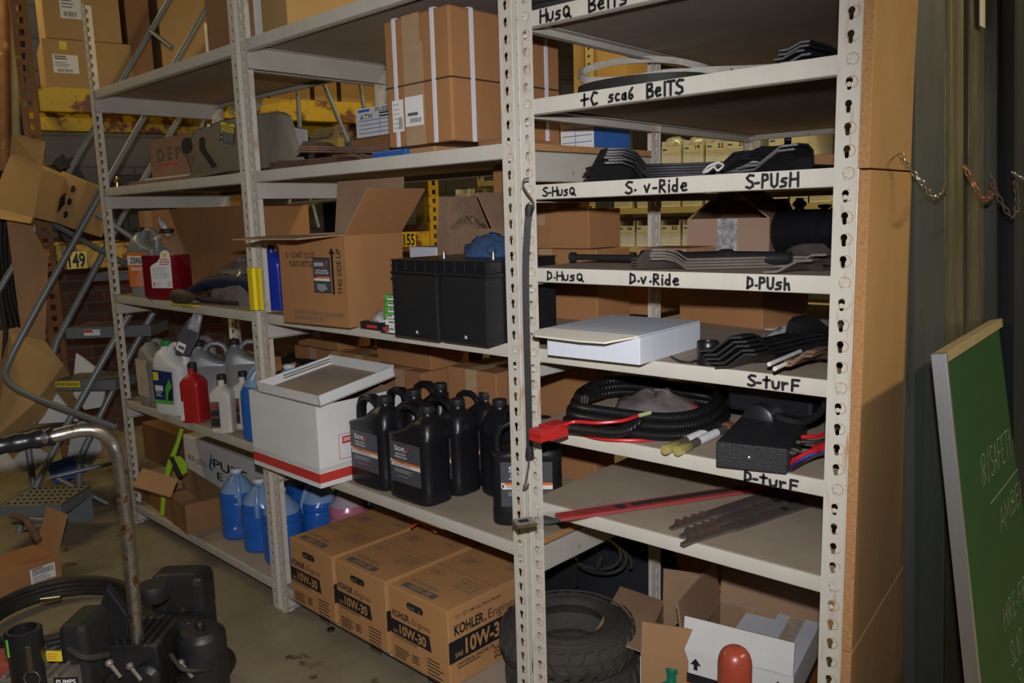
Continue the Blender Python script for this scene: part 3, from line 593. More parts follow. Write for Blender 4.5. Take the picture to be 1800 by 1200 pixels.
def bin_box(z, px, py, w, h, num, blue=False):
    u, _ = BINF.px(px, py, .012)
    lab = 'white bin box marked %s on the beige parts shelving' % num if num else None
    o = thing('bin_box', lab or 'unmarked white bin box on the beige parts shelving', 'bin box', (u, BY+.012, z), 0, 'white bin boxes on the beige shelving')
    b = MB(); b.box(0, w, 0, .003, 0, h); b.box(0, .003, .003, .33, 0, h*1.25); b.box(w-.003, w, .003, .33, 0, h*1.25); b.box(.003, w-.003, .003, .33, 0, .004); b.box(0, w, .33, .333, 0, h*1.25)
    b.build('body', 'bin', o, 0)
    b = MB(); b.box(w*.06, w*.28, -.0008, 0, h*.84, h*.90, 1)
    for k in range(7): b.box(w*.05, w*.95, -.0007, 0, h*(.12+k*.09), h*(.12+k*.09)+.0012, 0)
    b.box(w*.5, w*.51, -.0008, 0, h*.1, h*.7, 0)
    if num: scrawl(b, num, w*.60, h*.80, h*.16, w*.32, .0032, 2, d=.001)
    if blue: b.box(w*.02, w*.98, -.0007, 0, 0, h*.22, 1)
    b.build('ruled_label', ['print_grey', 'print_blue', 'ink'], o, 0)
    if lab is None: o['label'] = None
    return o
_bl = []
for px, num in ((1163, ''), (1201, '19'), (1241, '22'), (1277, '20'), (1351, ''), (1378, '')): _bl.append(bin_box(1.626, px, 275, .112, .115, num))
for px, num in ((1088, '46'), (1119, ''), (1162, '50'), (1200, ''), (1236, ''), (1395, '')): _bl.append(bin_box(1.216, px, 410, .098 if px < 1130 else .112, .112, num))
for px in (1080, 1120, 1163, 1200, 1240, 1280, 1352, 1385, 1420): _bl.append(bin_box(1.426, px, 355, .105, .11, ''))
for px in (800, 830): _bl.append(bin_box(1.426, px, 335, .115, .125, '', True))
nl = ['unmarked white bin on the upper bin row, beside the bay post', 'unmarked white bin right of the grey back post on the upper bin row', 'unmarked white bin furthest along the upper bin row behind the black blades',
      'unmarked lower-row white bin between bins 46 and 50', 'unmarked lower-row white bin hidden mostly by the flapped box', 'unmarked lower-row white bin behind the flapped box beside the bin next to 50', 'unmarked lower-row white bin behind the black cylinder']
mids = ['first', 'second', 'third', 'fourth', 'fifth', 'sixth', 'seventh', 'eighth', 'ninth']
j = 0; k = 0
for o in _bl:
    if o['label'] is None or not isinstance(o['label'], str):
        z = o.location.z
        if abs(z-1.426) > .01: o['label'] = nl[j]; j += 1
        elif k < 9: o['label'] = '%s bin from the left in the middle bin row seen below the S- shelf' % mids[k]; k += 1
        else: o['label'] = ['blue-banded white bin, farther left of two above the batteries', 'blue-banded white bin, nearer the brown boxes above the batteries'][k-9]; k += 1
o = carton('cardboard_box', 'open tan carton on the high beige shelf behind the white belts', BINF, BINF.px(1008, 130, .05)[0], .05, 2.032, .36, .35, .34, 'card_gold', tape=False)
carton('cardboard_box', 'golden carton below the blue-banded bins behind the crumpled kraft paper', BINF, BINF.px(760, 390, .03)[0], .03, 1.217, .34, .35, .17, 'card_gold')
def heap(name, label, cat, P, sx, sy, sz, m, n=9, seed=1, amp=.35, kind=None):
    rr = random.Random(seed); b = MB(); N = 18; ph = [(rr.uniform(0, 6.3), rr.randint(2, 5), rr.uniform(.3, 1)) for _ in range(6)]
    rs = []
    for i in range(n+1):
        a = PI/2*i/n; row = []
        for q in range(N):
            th = 2*PI*q/N; k = 1+amp*.25*sum(math.sin(f*th+p+a*2*w) for p, f, w in ph)/2.5+rr.uniform(-.08, .08)*amp*2
            row.append((sx*math.cos(a)*math.cos(th)*k, sy*math.cos(a)*math.sin(th)*k, max(0.0, sz*math.sin(a)*(1+rr.uniform(-.18, .18)*amp*2)) if i else 0))
        rs.append(row)
    b.rings(rs); o = b.build(name, m, None, 50); o.location = P; return tag(o, label, cat, None, kind)
for i, px in enumerate((1180, 1225, 1260)):
    u, _z = BINF.px(px, 250, .12)
    heap('plastic_bag', ['crumpled clear bag poking out of the upper bin beside the bay post', 'crumpled clear bag between two numbered bins on the upper bin row', 'crumpled clear bag over the third upper bin from the grey bay post'][i], 'plastic bag', (u+.03, BY+.12, 1.741), .07, .07, .06, 'foil', seed=i)

# ------------------------------------------------------------------ rolling warehouse stairs
st = thing('rolling_stairs', 'grey tubular rolling warehouse stairs left of the shelving', 'rolling stairs', (dp(100, 860, 4.1).x, dp(100, 860, 4.1).y, 0), 0)
def ladder_tube(name, pts, r=.016, m='grey_tube'):
    b = MB(); o_ = st.location
    P = [dp(x, y, D)-o_ for x, y, D in pts]
    b.tube(P, r, 12); return b.build(name, m, st)
def fillet(pts, k=5, r=.35):
    out = [pts[0]]
    for i in range(1, len(pts)-1):
        a, c, e = Vector(pts[i-1]), Vector(pts[i]), Vector(pts[i+1])
        for j in range(k+1):
            s = j/k; p = c+(a-c)*r*(1-s)**2*1.0+(e-c)*r*s**2*1.0; out.append(tuple(p))
    return out+[pts[-1]]
ladder_tube('handrail', [(330, -55, 4.5), (230, 115, 4.45), (122, 303, 4.35), (0, 508, 4.2), (-60, 610, 4.15)], .0155)
ladder_tube('handrail', fillet([(400, -50, 4.35), (200, 298, 4.15), (32, 600, 3.95), (3, 662, 3.9), (40, 692, 3.88), (206, 752, 3.86)], 6, .4), .0155)
ladder_tube('stringer', [(420, 35, 4.6), (329, 184, 4.5), (218, 375, 4.35), (100, 600, 4.2), (60, 745, 4.1)], .0165)
ladder_tube('stringer', [(300, 430, 4.2), (200, 600, 4.05), (110, 760, 3.95), (42, 897, 3.85), (28, 960, 3.82)], .0165)
ladder_tube('stringer', fillet([(330, 445, 4.3), (240, 600, 4.2), (175, 732, 4.1), (137, 812, 4.05), (141, 880, 4.0), (128, 912, 3.95), (60, 915, 3.95), (20, 905, 3.95)], 5, .35), .0165)
ladder_tube('brace', [(402, 60, 4.6), (362, 190, 4.55), (345, 260, 4.5)], .013)
ladder_tube('brace', [(440, 130, 4.6), (405, 200, 4.6)], .013)
ladder_tube('crossbar', [(266, 56, 4.45), (302, 84, 4.4)], .013)
ladder_tube('crossbar', [(75, 384, 4.3), (160, 430, 4.22), (238, 473, 4.2)], .014)
ladder_tube('crossbar', [(162, 371, 4.17), (232, 418, 4.25)], .014)
ladder_tube('crossbar', [(190, 450, 4.3), (238, 470, 4.3)], .012)
ladder_tube('brace', [(85, 840, 3.95), (205, 812, 4.1)], .011)
ladder_tube('brace', [(100, 840, 4.0), (190, 885, 4.1)], .012)
ladder_tube('brace', [(50, 788, 4.1), (58, 850, 4.1)], .016)
# zig-zag guard struts seen through the middle bay
for i, (a, c) in enumerate((((478, 122), (450, 195)), ((521, 125), (527, 225)), ((560, 125), (612, 250)), ((630, 125), (640, 190)))):
    ladder_tube('guard_strut', [(a[0], a[1], 4.35), (c[0], c[1], 4.35)], .012)
def tread(px, py, wpx, D, dep=.24, lip=.05, rz=.0, yellow=False, sticker=False, lugs=False):
    P = dp(px, py, D); w = wpx*D/FPX; o_ = st.location
    T = Matrix.Translation(P-o_) @ Matrix.Rotation(YAW*-1+rz, 4, 'Z')
    b = MB(T); b.box(-w/2, w/2, 0, dep, -.004, 0, 1); b.box(-w/2, w/2, -.003, 0, -lip, 0, 0); b.box(-w/2, -w/2+.004, 0, dep, -lip, 0, 0); b.box(w/2-.004, w/2, 0, dep, -lip, 0, 0)
    if lugs:
        for i in range(9):
            for j in range(5):
                b.lathe([(.008, 0), (.006, .004), (.0001, .004)], 6, 2, TR(-w/2+.03+i*(w-.06)/8+(.012 if j % 2 else 0), .03+j*(dep-.06)/4, 0))
    s = b.build('step', ['grey_tube', 'tread', 'black_matte'], st, 0)
    if yellow:
        b = MB(T); b.box(-w/2, -w/2+.13, -.0042, -.0028, -.034, -.004, 0)
        for k in range(8): b.box(-w/2+.008+k*.015, -w/2+.016+k*.015, -.0047, -.0041, -.026, -.012, 1)
        b.build('warning_strip', ['yellow', 'ink_grey'], s, 0)
    if sticker:
        b = MB(T); b.box(-w/2+.09, -w/2+.17, -.0042, -.0028, -.042, -.012, 0); b.box(-w/2+.09, -w/2+.135, -.0047, -.0041, -.026, -.014, 1)
        b.build('sticker', ['label', 'print_red'], s, 0)
    return s
tread(200, 480, 72, 4.5, .22, .04, .15); tread(190, 574, 146, 4.15, .24, .055, .05, sticker=True); tread(150, 668, 112, 4.02, .26, .05, -.1, yellow=True)
tread(66, 762, 100, 4.0, .20, .03, .1); tread(52, 888, 112, 3.62, .26, .05, .0, lugs=True)
b = MB(Matrix.Translation(dp(105, 905, 3.9)-st.location) @ Matrix.Rotation(-YAW, 4, 'Z')); b.box(-.02, .16, 0, .006, -.04, .09, 0); b.lathe([(.012, 0), (.012, .006), (.001, .006)], 10, 0, TR(.05, -.001, .03, rx=PI/2)); b.build('caster_bracket', 'grey_tube', st, 0, bevel=.004)

# ------------------------------------------------------------------ bottles and jugs
def t_for_px(fr, u, z, px):
    lo, hi = -.5, 3
    for _ in range(40):
        m = (lo+hi)/2
        if pr(fr.at(u, m, z))[0] < px: lo = m
        else: hi = m
    return lo
def u_px(fr, px, py, t): return fr.px(px, py, t)[0]
def h_px(fr, px, py, t, z): return fr.px(px, py, t)[1]-z
def cap_mb(b, x, y, z, r, h, mi=0, ribs=20):
    rs = [(r*.96, 0), (r, h*.08), (r, h*.86), (r*.93, h), (r*.0001, h)]
    b.lathe(rs, 28, mi, TR(x, y, z))
    for i in range(ribs):
        a = 2*PI*i/ribs; b.box(-.0006, .0006, r-.0004, r+.0009, h*.12, h*.8, mi, TR(x, y, z, rz=a))
def jug_f(name, label, fr, u, t, z, rz=0, w=.19, d=.11, h=.285, m='black_plastic', capm='black_matte', side=-1, cat='jug', group=None, handle=True):
    # flat-sided gallon can: neck to one side, moulded loop handle to the other (side = where the handle is)
    P = fr.at(u, t, z); o = thing(name, label, cat, P, fr.a+rz, group); s = -side; k = w/.19; q = h/.285
    b = MB(); S = [(0, .94, .93, 0, 4.5), (.004, .985, .98, 0, 5), (.012, 1, 1, 0, 5), (.045, 1, 1, 0, 5), (.05, .985, .975, 0, 5), (.185, .985, .975, 0, 5), (.19, 1, 1, 0, 5)]
    secs = [(zz*q, 0, 0, w/2*a, d/2*c, p) for zz, a, c, _x, p in S]
    for zz, cx, hx, hy, p in ((.196, .0, .097, .054, 4.5), (.206, .016, .080, .052, 4), (.220, .034, .058, .049, 3.2), (.236, .042, .046, .044, 2.8), (.248, .046, .036, .034, 2.4), (.256, .047, .023, .023, 2), (.262, .047, .0195, .0195, 2), (.272, .047, .0195, .0195, 2)):
        secs.append((zz*q, s*cx*k, 0, min(hx, .095)*k, hy*d/.11, p))
    b.loft(secs, 40)
    if handle:
        pts = [(s*.034, 0, .205), (s*.026, 0, .236), (s*.012, 0, .262), (-s*.012, 0, .275), (-s*.046, 0, .273), (-s*.067, 0, .262), (-s*.078, 0, .240), (-s*.0805, 0, .212), (-s*.078, 0, .18)]
        b.sweep([(x*k, y, zz*q) for x, y, zz in pts], [(.0185*math.cos(2*PI*i/12), .0120*math.sin(2*PI*i/12)) for i in range(12)], up=(0, 1, 0) if False else None)
    b.build('body', m, o, 50)
    b = MB(); cap_mb(b, s*.047*k, 0, .266*q, .0215, .021*q); b.build('cap', capm, o, 40)
    return o
def oil_label(o, w=.13, d=.0545):
    b = MB(); x0, x1 = -w/2-.004, w/2+.004; z0, z1 = .055, .178; y = -d-.0003
    b.box(x0, x1, y, y+.0012, z0, z1, 0)
    T_ = Matrix.Translation((0, y, 0))
    put_text(b, 'S', x0+.022, .151, .0155, .0105, 1, T_, .02, d=.0004); put_text(b, 'NOWE', x0+.0335, .151, .0125, .036, 1, T_, .03, d=.0004)
    b.box(x0+.0715, x0+.0745, y-.0004, y, .1515, .154, 1)
    b.prism([(x0+.074, .150), (x0+.078, .150), (x0+.090, .168), (x0+.086, .168)], y-.0004, y, 'y', 2)
    put_text(b, 'RAPID ACTION', x0+.026, .139, .0058, .046, 1, T_, .02, .2, d=.0004); put_text(b, 'HYDRAULIC FLUID', x0+.022, .130, .0058, .056, 1, T_, .02, .2, d=.0004)
    b.box(x0+.010, x1, y-.0004, y, .114, .121, 3); b.box(x0+.004, x1, y-.0003, y, .1035, .114, 1); put_text(b, 'WARNING', x0+.035, .1155, .004, .028, 4, T_, .02, d=.0008)
    b.box(x0+.001, x0+.010, y-.0005, y, .107, .121, 1); b.prism([(x0+.003, .108), (x0+.008, .108), (x0+.0085, .112), (x0+.006, .1195), (x0+.0035, .114)], y-.0008, y, 'y', 4)
    lines(b, x0+.014, .1105, .085, 2, .003, .0012, 5, T_, .0006); lines(b, x0+.02, .094, .085, 3, .004, .0015, 6, T_, .0006); lines(b, x0+.035, .074, .05, 1, .004, .0012, 6, T_, .0006)
    return b.build('label', ['label_dark', 'print_white', 'print_red', 'print_orange', 'ink', 'ink_grey', 'print_grey'], o, 0, label='charcoal label with white lettering and an orange warning stripe')
JG = 'black hydraulic fluid jugs on the middle shelf'
j0 = jug_f('oil_jug', 'black jug at the shelf edge, label beside the white striped box', ROW, -.68, .077, ZC2); j0['group'] = JG; oil_label(j0)
def jug(u, t, lab, rz=0, z=ZC2): return copy_tree(j0, lab, ROW.at(u, t, z), ROW.a+rz)
jug(-.475, .074, 'labelled black jug at the shelf edge, second from the white striped box')
jug(-.685, .195, 'black jug directly behind the one touching the white striped box')
jug(-.69, .312, 'rearmost black jug in the column beside the white striped box')
jug(-.472, .190, 'black jug directly behind the second labelled jug, only a sliver of label showing')
jug(-.470, .306, 'rearmost black jug in the second column, under the REPLACEMENT boxes')
jug(-.272, .262, 'black jug turned to face the wall, its cap toward the other jugs', PI)
c_ = (ROW.at(-.144, .047)+ROW.at(.0, .170))/2; dirn = (ROW.at(.0, .17)-ROW.at(-.144, .047)).normalized(); nn = Vector((-dirn.y, dirn.x, 0)); pp = c_+nn*.055
hh = copy_tree(j0, 'lone black jug at the shelf end, half hidden by the post with the strap', (pp.x, pp.y, ZC2), math.atan2(dirn.y, dirn.x))
def washer(name, label, fr, u, t, z, rz, fill=.20, fm='washer_blue', am='washer_air', lab=False, group='washer fluid jugs on the bottom shelf', capm='white_plastic'):
    o = thing(name, label, 'jug', fr.at(u, t, z), fr.a+rz, group); R0 = .076
    def sec(zz):
        prof = [(0, .066), (.004, .072), (.012, .0755), (.040, .0755), (.045, .073), (.06, .0755), (.155, .0755), (.160, .073), (.165, .0755), (.185, .0745), (.205, .067), (.225, .054), (.245, .038), (.258, .026), (.262, .021), (.275, .021)]
        for (a, r0), (c, r1) in zip(prof, prof[1:]):
            if a <= zz <= c: return r0+(r1-r0)*(zz-a)/(c-a)
        return .02
    def part_(z0, z1, nm, m, n=20):
        b = MB(); zs = sorted(set([z0, z1]+[q for q in (.004, .012, .040, .045, .06, .155, .16, .165, .185, .195, .205, .215, .225, .235, .245, .252, .258, .262, .275) if z0 < q < z1]))
        b.loft([(q, 0, 0, sec(q), sec(q), 2.6 if q < .19 else 2.2) for q in zs], 36); return b.build(nm, m, o, 50)
    part_(0, fill, 'fluid_body', fm); part_(fill, .275, 'clear_shoulder', am)
    b = MB(); b.tube([(0, -.016, .258), (0, -.031, .262), (0, -.047, .252), (0, -.060, .228), (0, -.071, .195), (0, -.0745, .165), (0, -.070, .15)], .0095, 12); b.build('handle', am, o, 50)
    b = MB(); cap_mb(b, 0, 0, .266, .0205, .023); b.build('cap', capm, o, 40)
    if lab:
        b = MB(); n = 8; a0, a1 = R_(-172), R_(-104)
        def arc(z0, z1, mi, dr, A0=a0, A1=a1):
            b.rings([[((.0762+dr)*math.cos(A0+(A1-A0)*i/n), (.0762+dr)*math.sin(A0+(A1-A0)*i/n), zz) for zz in (z0, z1)] for i in range(n+1)], False, False, mi)
        arc(.045, .15, 1, .0006); arc(.047, .098, 2, .0009, a0+.02, a1-.02); arc(.098, .104, 0, .0010); arc(.106, .147, 4, .0010, a0+.02, a1-.02); arc(.118, .142, 3, .0013, a0+.45, a0+.75); arc(.05, .065, 0, .0013, a1-.40, a1-.05); arc(.104, .107, 5, .0013)
        b.build('label', ['label', 'print_red', mat('pale_blue_print', (.20, .25, .62)), 'print_yellow', 'label_dark', 'print_red'], o, 40, label='red and blue printed label')
    return o
w0 = washer('washer_jug', 'blue washer fluid jug with a printed label, in front of the white PURE box', ROW, -1.80, .155, ZD, 1.15, .198, lab=True)
w1 = washer('washer_jug', 'plain blue washer fluid jug at the shelf edge, between the labelled jug and the post', ROW, -1.60, .150, ZD, .85, .196)
def wj(u, t, lab, rz, z=ZD): return copy_tree(w1, lab, ROW.at(u, t, z), ROW.a+rz)
wj(-1.43, .145, 'blue washer fluid jug half hidden behind the post, nearest the shelf edge', .9)
wj(-1.68, .40, 'blue washer fluid jug at the back, handle up against the PURE box', 1.6)
wj(-1.46, .50, 'blue washer fluid jug right behind the post, under the white striped box', .6)
wj(-1.43, .315, 'capped blue washer fluid jug between the post and the pink jug', -.2)
wj(-1.28, .565, 'blue washer fluid jug at the back with its handle toward the post', -1.6)
wj(-1.17, .47, 'blue washer fluid jug right of the pink jug, behind the oil cartons', -1.3)
washer('coolant_jug', 'pink antifreeze jug with a white cap behind the oil cartons', ROW, -1.275, .345, ZD, 2.6, .205, 'pink_fluid', 'pink_air', group=None)
s1_ = washer('washer_jug', 'blue washer fluid jug on the upper jug shelf, wedged beside the white striped box', ROW, -1.395, .085, ZC1, -1.2, .205, group=None)
ob_ = ROW.loc(fl(508, 640, ZC2+.288)); copy_tree(s1_, 'blue washer fluid jug behind the white striped box lid, white cap showing', ROW.at(ob_[0], ob_[1], ZC2), .2)

# ------------------------------------------------------------------ left bay: jug shelf
def jugcols(o, fn, name='label', mats=('label',)): b = MB(); fn(b); return b.build(name, list(mats), o, 0)
a_ = jug_f('antifreeze_jug', 'dusty grey jug with a torn beige label, leftmost on the jug shelf', ROW, -2.30, .07, ZC1, .18, .165, .115, .305, 'grey_dusty', 'black_matte', 1)
jugcols(a_, lambda b: b.add([(x, -.0583, z) for x, z in ((-.070, .05), (.012, .045), (.018, .12), (.008, .19), (.020, .212), (-.072, .215))], [list(range(6))], 0), mats=[mat('torn_label_paper', (.50, .43, .32), (.40, .33, .24), .9, 0, 12)])
a_ = jug_f('fluid_jug', 'white jug with a green cap and blue label on the jug shelf', ROW, -2.075, .055, ZC1, .28, .175, .12, .31, 'white_plastic', mat('green_cap', (.02, .25, .05)), 1)
def _(b):
    b.add([(x, -.0608, z) for x, z in ((-.070, .050), (.045, .050), (.050, .12), (.050, .19), (-.072, .195))], [list(range(5))], 0)
    b.box(-.070, .045, -.0616, -.061, .050, .066, 1); b.box(-.060, -.012, -.0616, -.061, .105, .128, 2); b.prism([(.0, .068), (.010, .068), (.045, .13), (.030, .16), (.006, .125)], -.0616, -.061, 'y', 1); b.prism([(.014, .072), (.040, .072), (.043, .125), (.02, .10)], -.0620, -.061, 'y', 3); b.box(-.066, -.035, -.0616, -.061, .15, .185, 4)
    lines(b, -.058, .098, .04, 3, .008, .003, 2, Matrix.Translation((0, -.061, 0)), .0006)
jugcols(a_, _, mats=[mat('navy_label', (.01, .035, .15)), 'print_green', 'print_white', 'ink', 'print_yellow'])
for i, (u, t) in enumerate(((-1.985, .17), (-1.90, .29))):
    jug_f('antifreeze_jug', ['plain silver jug on the jug shelf, behind the red bottle', 'plain silver jug on the jug shelf, in front of the orange bag'][i], ROW, u, t, ZC1, 1.0, .17, .12, .305, 'grey_plastic', 'black_matte', 1, group='plain silver jugs')
jug_f('antifreeze_jug', 'dark silver jug behind the dusty grey jug and the green-capped jug', ROW, -2.17, .22, ZC1, .3, .17, .12, .31, 'grey_dusty', 'black_matte', 1)
def quart(name, label, u, t, z, rz, m, capm='black_matte', w=.092, d=.062, h=.225, lab=None, group=None, fr=ROW, capr=.0175):
    o = thing(name, label, 'bottle', fr.at(u, t, z), fr.a+rz, group)
    b = MB(); q = h/.225
    b.loft([(zz*q, 0, 0, w/2*a, d/2*c, p) for zz, a, c, p in ((0, .95, .93, 6), (.004, 1, 1, 7), (.135, 1, 1, 7), (.145, 1.03, 1.02, 6), (.155, 1.0, 1, 5), (.170, .72, .82, 3.2), (.178, .46, .62, 2.4), (.182, .36, .52, 2), (.205, .36, .52, 2))], 32)
    b.build('body', m, o, 40)
    b = MB(); cap_mb(b, 0, 0, .188*q, capr, .036*q); b.build('cap', capm, o, 40)
    if lab:
        b = MB(); lab(b, w, d); b.build('label', ['ink', 'print_red', 'print_white', 'label_dark', 'print_yellow', 'rust'], o, 0)
    return o
quart('oil_bottle', 'red quart bottle with a black cap on the jug shelf', -1.865, .035, ZC1, .55, 'red_plastic', h=.245, w=.085, d=.085, lab=lambda b, w, d: b.box(-w*.49, -w*.30, -d/2-.0008, -d/2, .01, .09, 2))
def ql(b, w, d):
    b.box(-w/2+.004, -w*.02, -d/2-.0008, -d/2, .022, .125, 5); b.box(-w/2+.007, -w*.06, -d/2-.0012, -d/2, .030, .060, 0); b.box(-w/2+.007, -w*.06, -d/2-.0012, -d/2, .068, .09, 0); lines(b, -w/2+.008, .115, w*.3, 3, .008, .003, 1, Matrix.Translation((0, -d/2, 0)), .0012)
qa = quart('oil_bottle', 'soiled white quart bottle with a dark label, nearer the shelf edge', -1.615, .035, ZC1, .75, 'white_dirty', h=.225, w=.085, d=.085, lab=ql)
copy_tree(qa, 'soiled white quart bottle behind its twin, next to the blue jug', ROW.at(-1.605, .118, ZC1), ROW.a+.62)
b = MB(); b.box(0, .50, 0, .22, 0, .035); b.box(.02, .48, .02, .20, .035, .05)
o = b.build('black_tray', 'black_matte', None, 0, bevel=.01); place(o, ROW.at(-1.80, .40, ZC1+.185), ROW.a, (0, -.06, ROW.a)); tag(o, 'black tray lying on the boxes behind the silver jugs', 'tray')
heap('plastic_bag', 'crumpled red plastic bag behind the white quart bottles', 'plastic bag', ROW.at(-1.62, .36, ZC1), .20, .13, .20, 'bag_red', seed=4)
o = heap('plastic_bag', 'smoky clear bag with orange contents behind the post', 'plastic bag', ROW.at(-1.36, .40, ZC1), .14, .12, .24, 'bag_grey', seed=9)
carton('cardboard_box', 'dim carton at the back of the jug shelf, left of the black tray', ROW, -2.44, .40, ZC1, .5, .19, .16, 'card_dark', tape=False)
# tag on a wrapped tool hanging over the shelf edge
o = thing('packaged_tool', 'blister-packed tool with a barcode tag hanging from the shelf above the jugs', 'packaged tool', dp(330, 590, 3.28), ROW.a)
P_ = o.location.copy()
b = MB(); pts = [dp(x, y, 3.28)-P_ for x, y in ((347, 548), (357, 556), (349, 595), (333, 625), (308, 621), (313, 590), (330, 562))]; b.slab(pts, .012); b.build('card_backing', 'label_dark', o, 0, bevel=.003)
b = MB(); pts = [dp(x, y, 3.265)-P_ for x, y in ((347, 540), (358, 548), (350, 585), (330, 578), (336, 560))]; b.slab(pts, .022); b.build('clear_wrap', 'foil', o, 40, bevel=.006)
b = MB(); pts = [dp(x, y, 3.262)-P_ for x, y in ((314, 600), (328, 606), (323, 621), (309, 613))]; b.slab(pts, .002); pts = [dp(x, y, 3.258)-P_ for x, y in ((315, 606), (325, 610.5), (323, 616), (313, 611))]; b.slab(pts, .002, 1); b.build('barcode_tag', ['label', 'ink_grey'], o, 0)

# ------------------------------------------------------------------ left bay: car-wash shelf
tz = ZB
u0 = u_px(ROW, 250, 450, .30); u1 = u_px(ROW, 445, 450, .30)
o = carton('cardboard_box', 'large brown carton laid on its side behind the red car wash jug', ROW, u0, .30, tz, u1-u0, .28, h_px(ROW, 300, 368, .30, tz), 'card', tape=False)
b = MB(); hh_ = h_px(ROW, 300, 368, .30, tz); b.box(.075, .16, -.0012, 0, .0, hh_); b.build('packing_tape', 'tape', o, 0)
a_ = jug_f('antifreeze_jug', 'silver antifreeze jug with an orange label beside the red car wash jug', ROW, -2.315, .085, tz, .35, .155, .11, .30, 'grey_plastic', 'black_matte', 1)
def _(b):
    y = -.0558; b.box(-.066, .045, y, y+.001, .045, .195, 0); b.box(-.066, .045, y-.0005, y, .140, .180, 1); put_text(b, 'ZEREX', -.052, .148, .022, .09, 2, Matrix.Translation((0, y, 0)), .03, .15, d=.0008); lines(b, -.05, .124, .08, 2, .008, .005, 1, Matrix.Translation((0, y, 0)), .0008, .1); b.prism([(-.03, .05), (.02, .05), (.035, .10), (.0, .115), (-.02, .09)], y-.0006, y, 'y', 3)
jugcols(a_, _, mats=['print_orange', 'print_white', 'label_dark', mat('pink_print', (.75, .3, .25))])
o = thing('car_wash_jug', 'clear jug of dark red car wash at the edge of the upper left shelf', 'jug', ROW.at(-2.10, .07, tz), ROW.a+.42)
W_, D_ = .185, .125
b = MB(); b.loft([(0, 0, 0, W_/2*.9, D_/2*.88, 4), (.008, 0, 0, W_/2*.99, D_/2*.98, 4.5), (.02, 0, 0, W_/2, D_/2, 4.5), (.185, 0, 0, W_/2, D_/2, 4.5)], 40); b.build('red_liquid', 'red_fluid', o, 50, label='dark red liquid')
b = MB(); b.loft([(.185, 0, 0, W_/2, D_/2, 4.5), (.21, 0, 0, W_/2*.99, D_/2*.99, 4.2), (.235, 0, 0, W_/2*.90, D_/2*.95, 3.5), (.258, .006, 0, W_/2*.66, D_/2*.82, 2.8), (.270, .014, 0, .040, .036, 2.2), (.276, .018, 0, .026, .026, 2), (.288, .018, 0, .026, .026, 2)], 40, caps=False)
b.sweep([(-.018, 0, .262), (-.034, 0, .262), (-.044, 0, .245), (-.046, 0, .21), (-.040, 0, .18)], [(.013*math.cos(2*PI*i/10), .010*math.sin(2*PI*i/10)) for i in range(10)])
b.build('clear_shoulder', 'film', o, 50)
b = MB(); cap_mb(b, .018, 0, .276, .029, .018, ribs=26); b.build('cap', 'black_matte', o, 40)
b = MB(); y = -D_/2-.0006
b.add([(x, y, z) for x, z in ((-.028, .05), (.080, .05), (.082, .17), (.078, .195), (.065, .206), (.045, .205), (.030, .195), (.026, .175), (.010, .158), (-.020, .145), (-.029, .135))], [list(range(11))], 0)
Ty = Matrix.Translation((0, y, 0)); put_text(b, 'Car Wash', .012+.012, .1545, .011, .052, 1, Ty, .03, d=.0006); lines(b, .026, .168, .045, 1, .005, .003, 1, Ty, .0006, .1); lines(b, .022, .147, .05, 1, .005, .003, 1, Ty, .0006, .1); lines(b, -.022, .132, .095, 6, .008, .002, 3, Ty, .0006)
b.lathe([(.011, 0), (.011, .0006), (.0001, .0006)], 12, 2, TR(.052, y, .186, rx=PI/2)); b.box(-.018, -.012, y-.0006, y, .056, .072, 1); b.box(-.021, -.009, y-.0006, y, .070, .073, 1); lines(b, -.005, .072, .03, 4, .005, .0015, 3, Ty, .0006); barcode(b, .055, .055, .022, .024, 10, 3, Ty); ribbon(b, [(.045, .098), (.049, .115)], .002, 4, Ty)
b.build('label', ['label', 'print_red', 'print_yellow', 'print_grey', 'ink'], o, 0, label='white label with red lettering')
b = MB(); b.lathe([(.010, 0), (.014, .02), (.016, .05), (.012, .075), (.004, .085)], 10, 0); o2 = b.build('sealed_pouch', 'foil', None, 40); place(o2, ROW.at(-2.12, .10, tz+.262), 0, (.3, -.25, 0)); tag(o2, 'crumpled silver wrapping by the neck of the red car wash jug', 'wrapping')
o = heap('plastic_bag', 'clear plastic bag over a dark red tool left of the yellow bracket', 'plastic bag', ROW.at(-1.60, .17, tz), .22, .12, .17, 'bag_grey', seed=21)
b = MB()
for k in range(4): b.tube([(0, -.02-.022*k, .012+.004*k), (.10, -.03-.02*k, .018), (.22, -.02-.02*k, .014), (.33, -.01-.02*k, .012)], .0085, 8)
o = b.build('grease_gun', 'black_matte', None, 40); o.location = ROW.at(-1.83, .12, tz); tag(o, 'bundle of dark tool handles at the shelf edge left of the yellow bracket', 'tool')
b = MB(); b.tube([(0, 0, 0), (.10, .01, .03), (.24, .02, .045), (.40, .03, .04)], [.016, .024, .03, .034], 14); b.ball((.42, .03, .04), .042, 8); o = b.build('blue_tool', mat('dark_blue_plastic', (.007, .016, .055)), None, 50); o.location = ROW.at(-1.86, .06, tz+.045); tag(o, 'dark blue tool with a round head lying at the shelf edge', 'tool')
b = MB(); T0 = ROW.at(-1.86, -.015, tz)
for k, (a, rr) in enumerate(((.0, .028),)): b.lathe([(.018, 0), (.028, .015), (.030, .06), (.024, .10), (.012, .13)], 14, 0, TR(0, 0, .03, ry=PI/2, rz=.1))
b.box(.02, .20, -.03, .0, .0, .003, 1); 
for k in range(8): b.box(.03+k*.02, .036+k*.02, -.031, -.024, .003, .0036, 2)
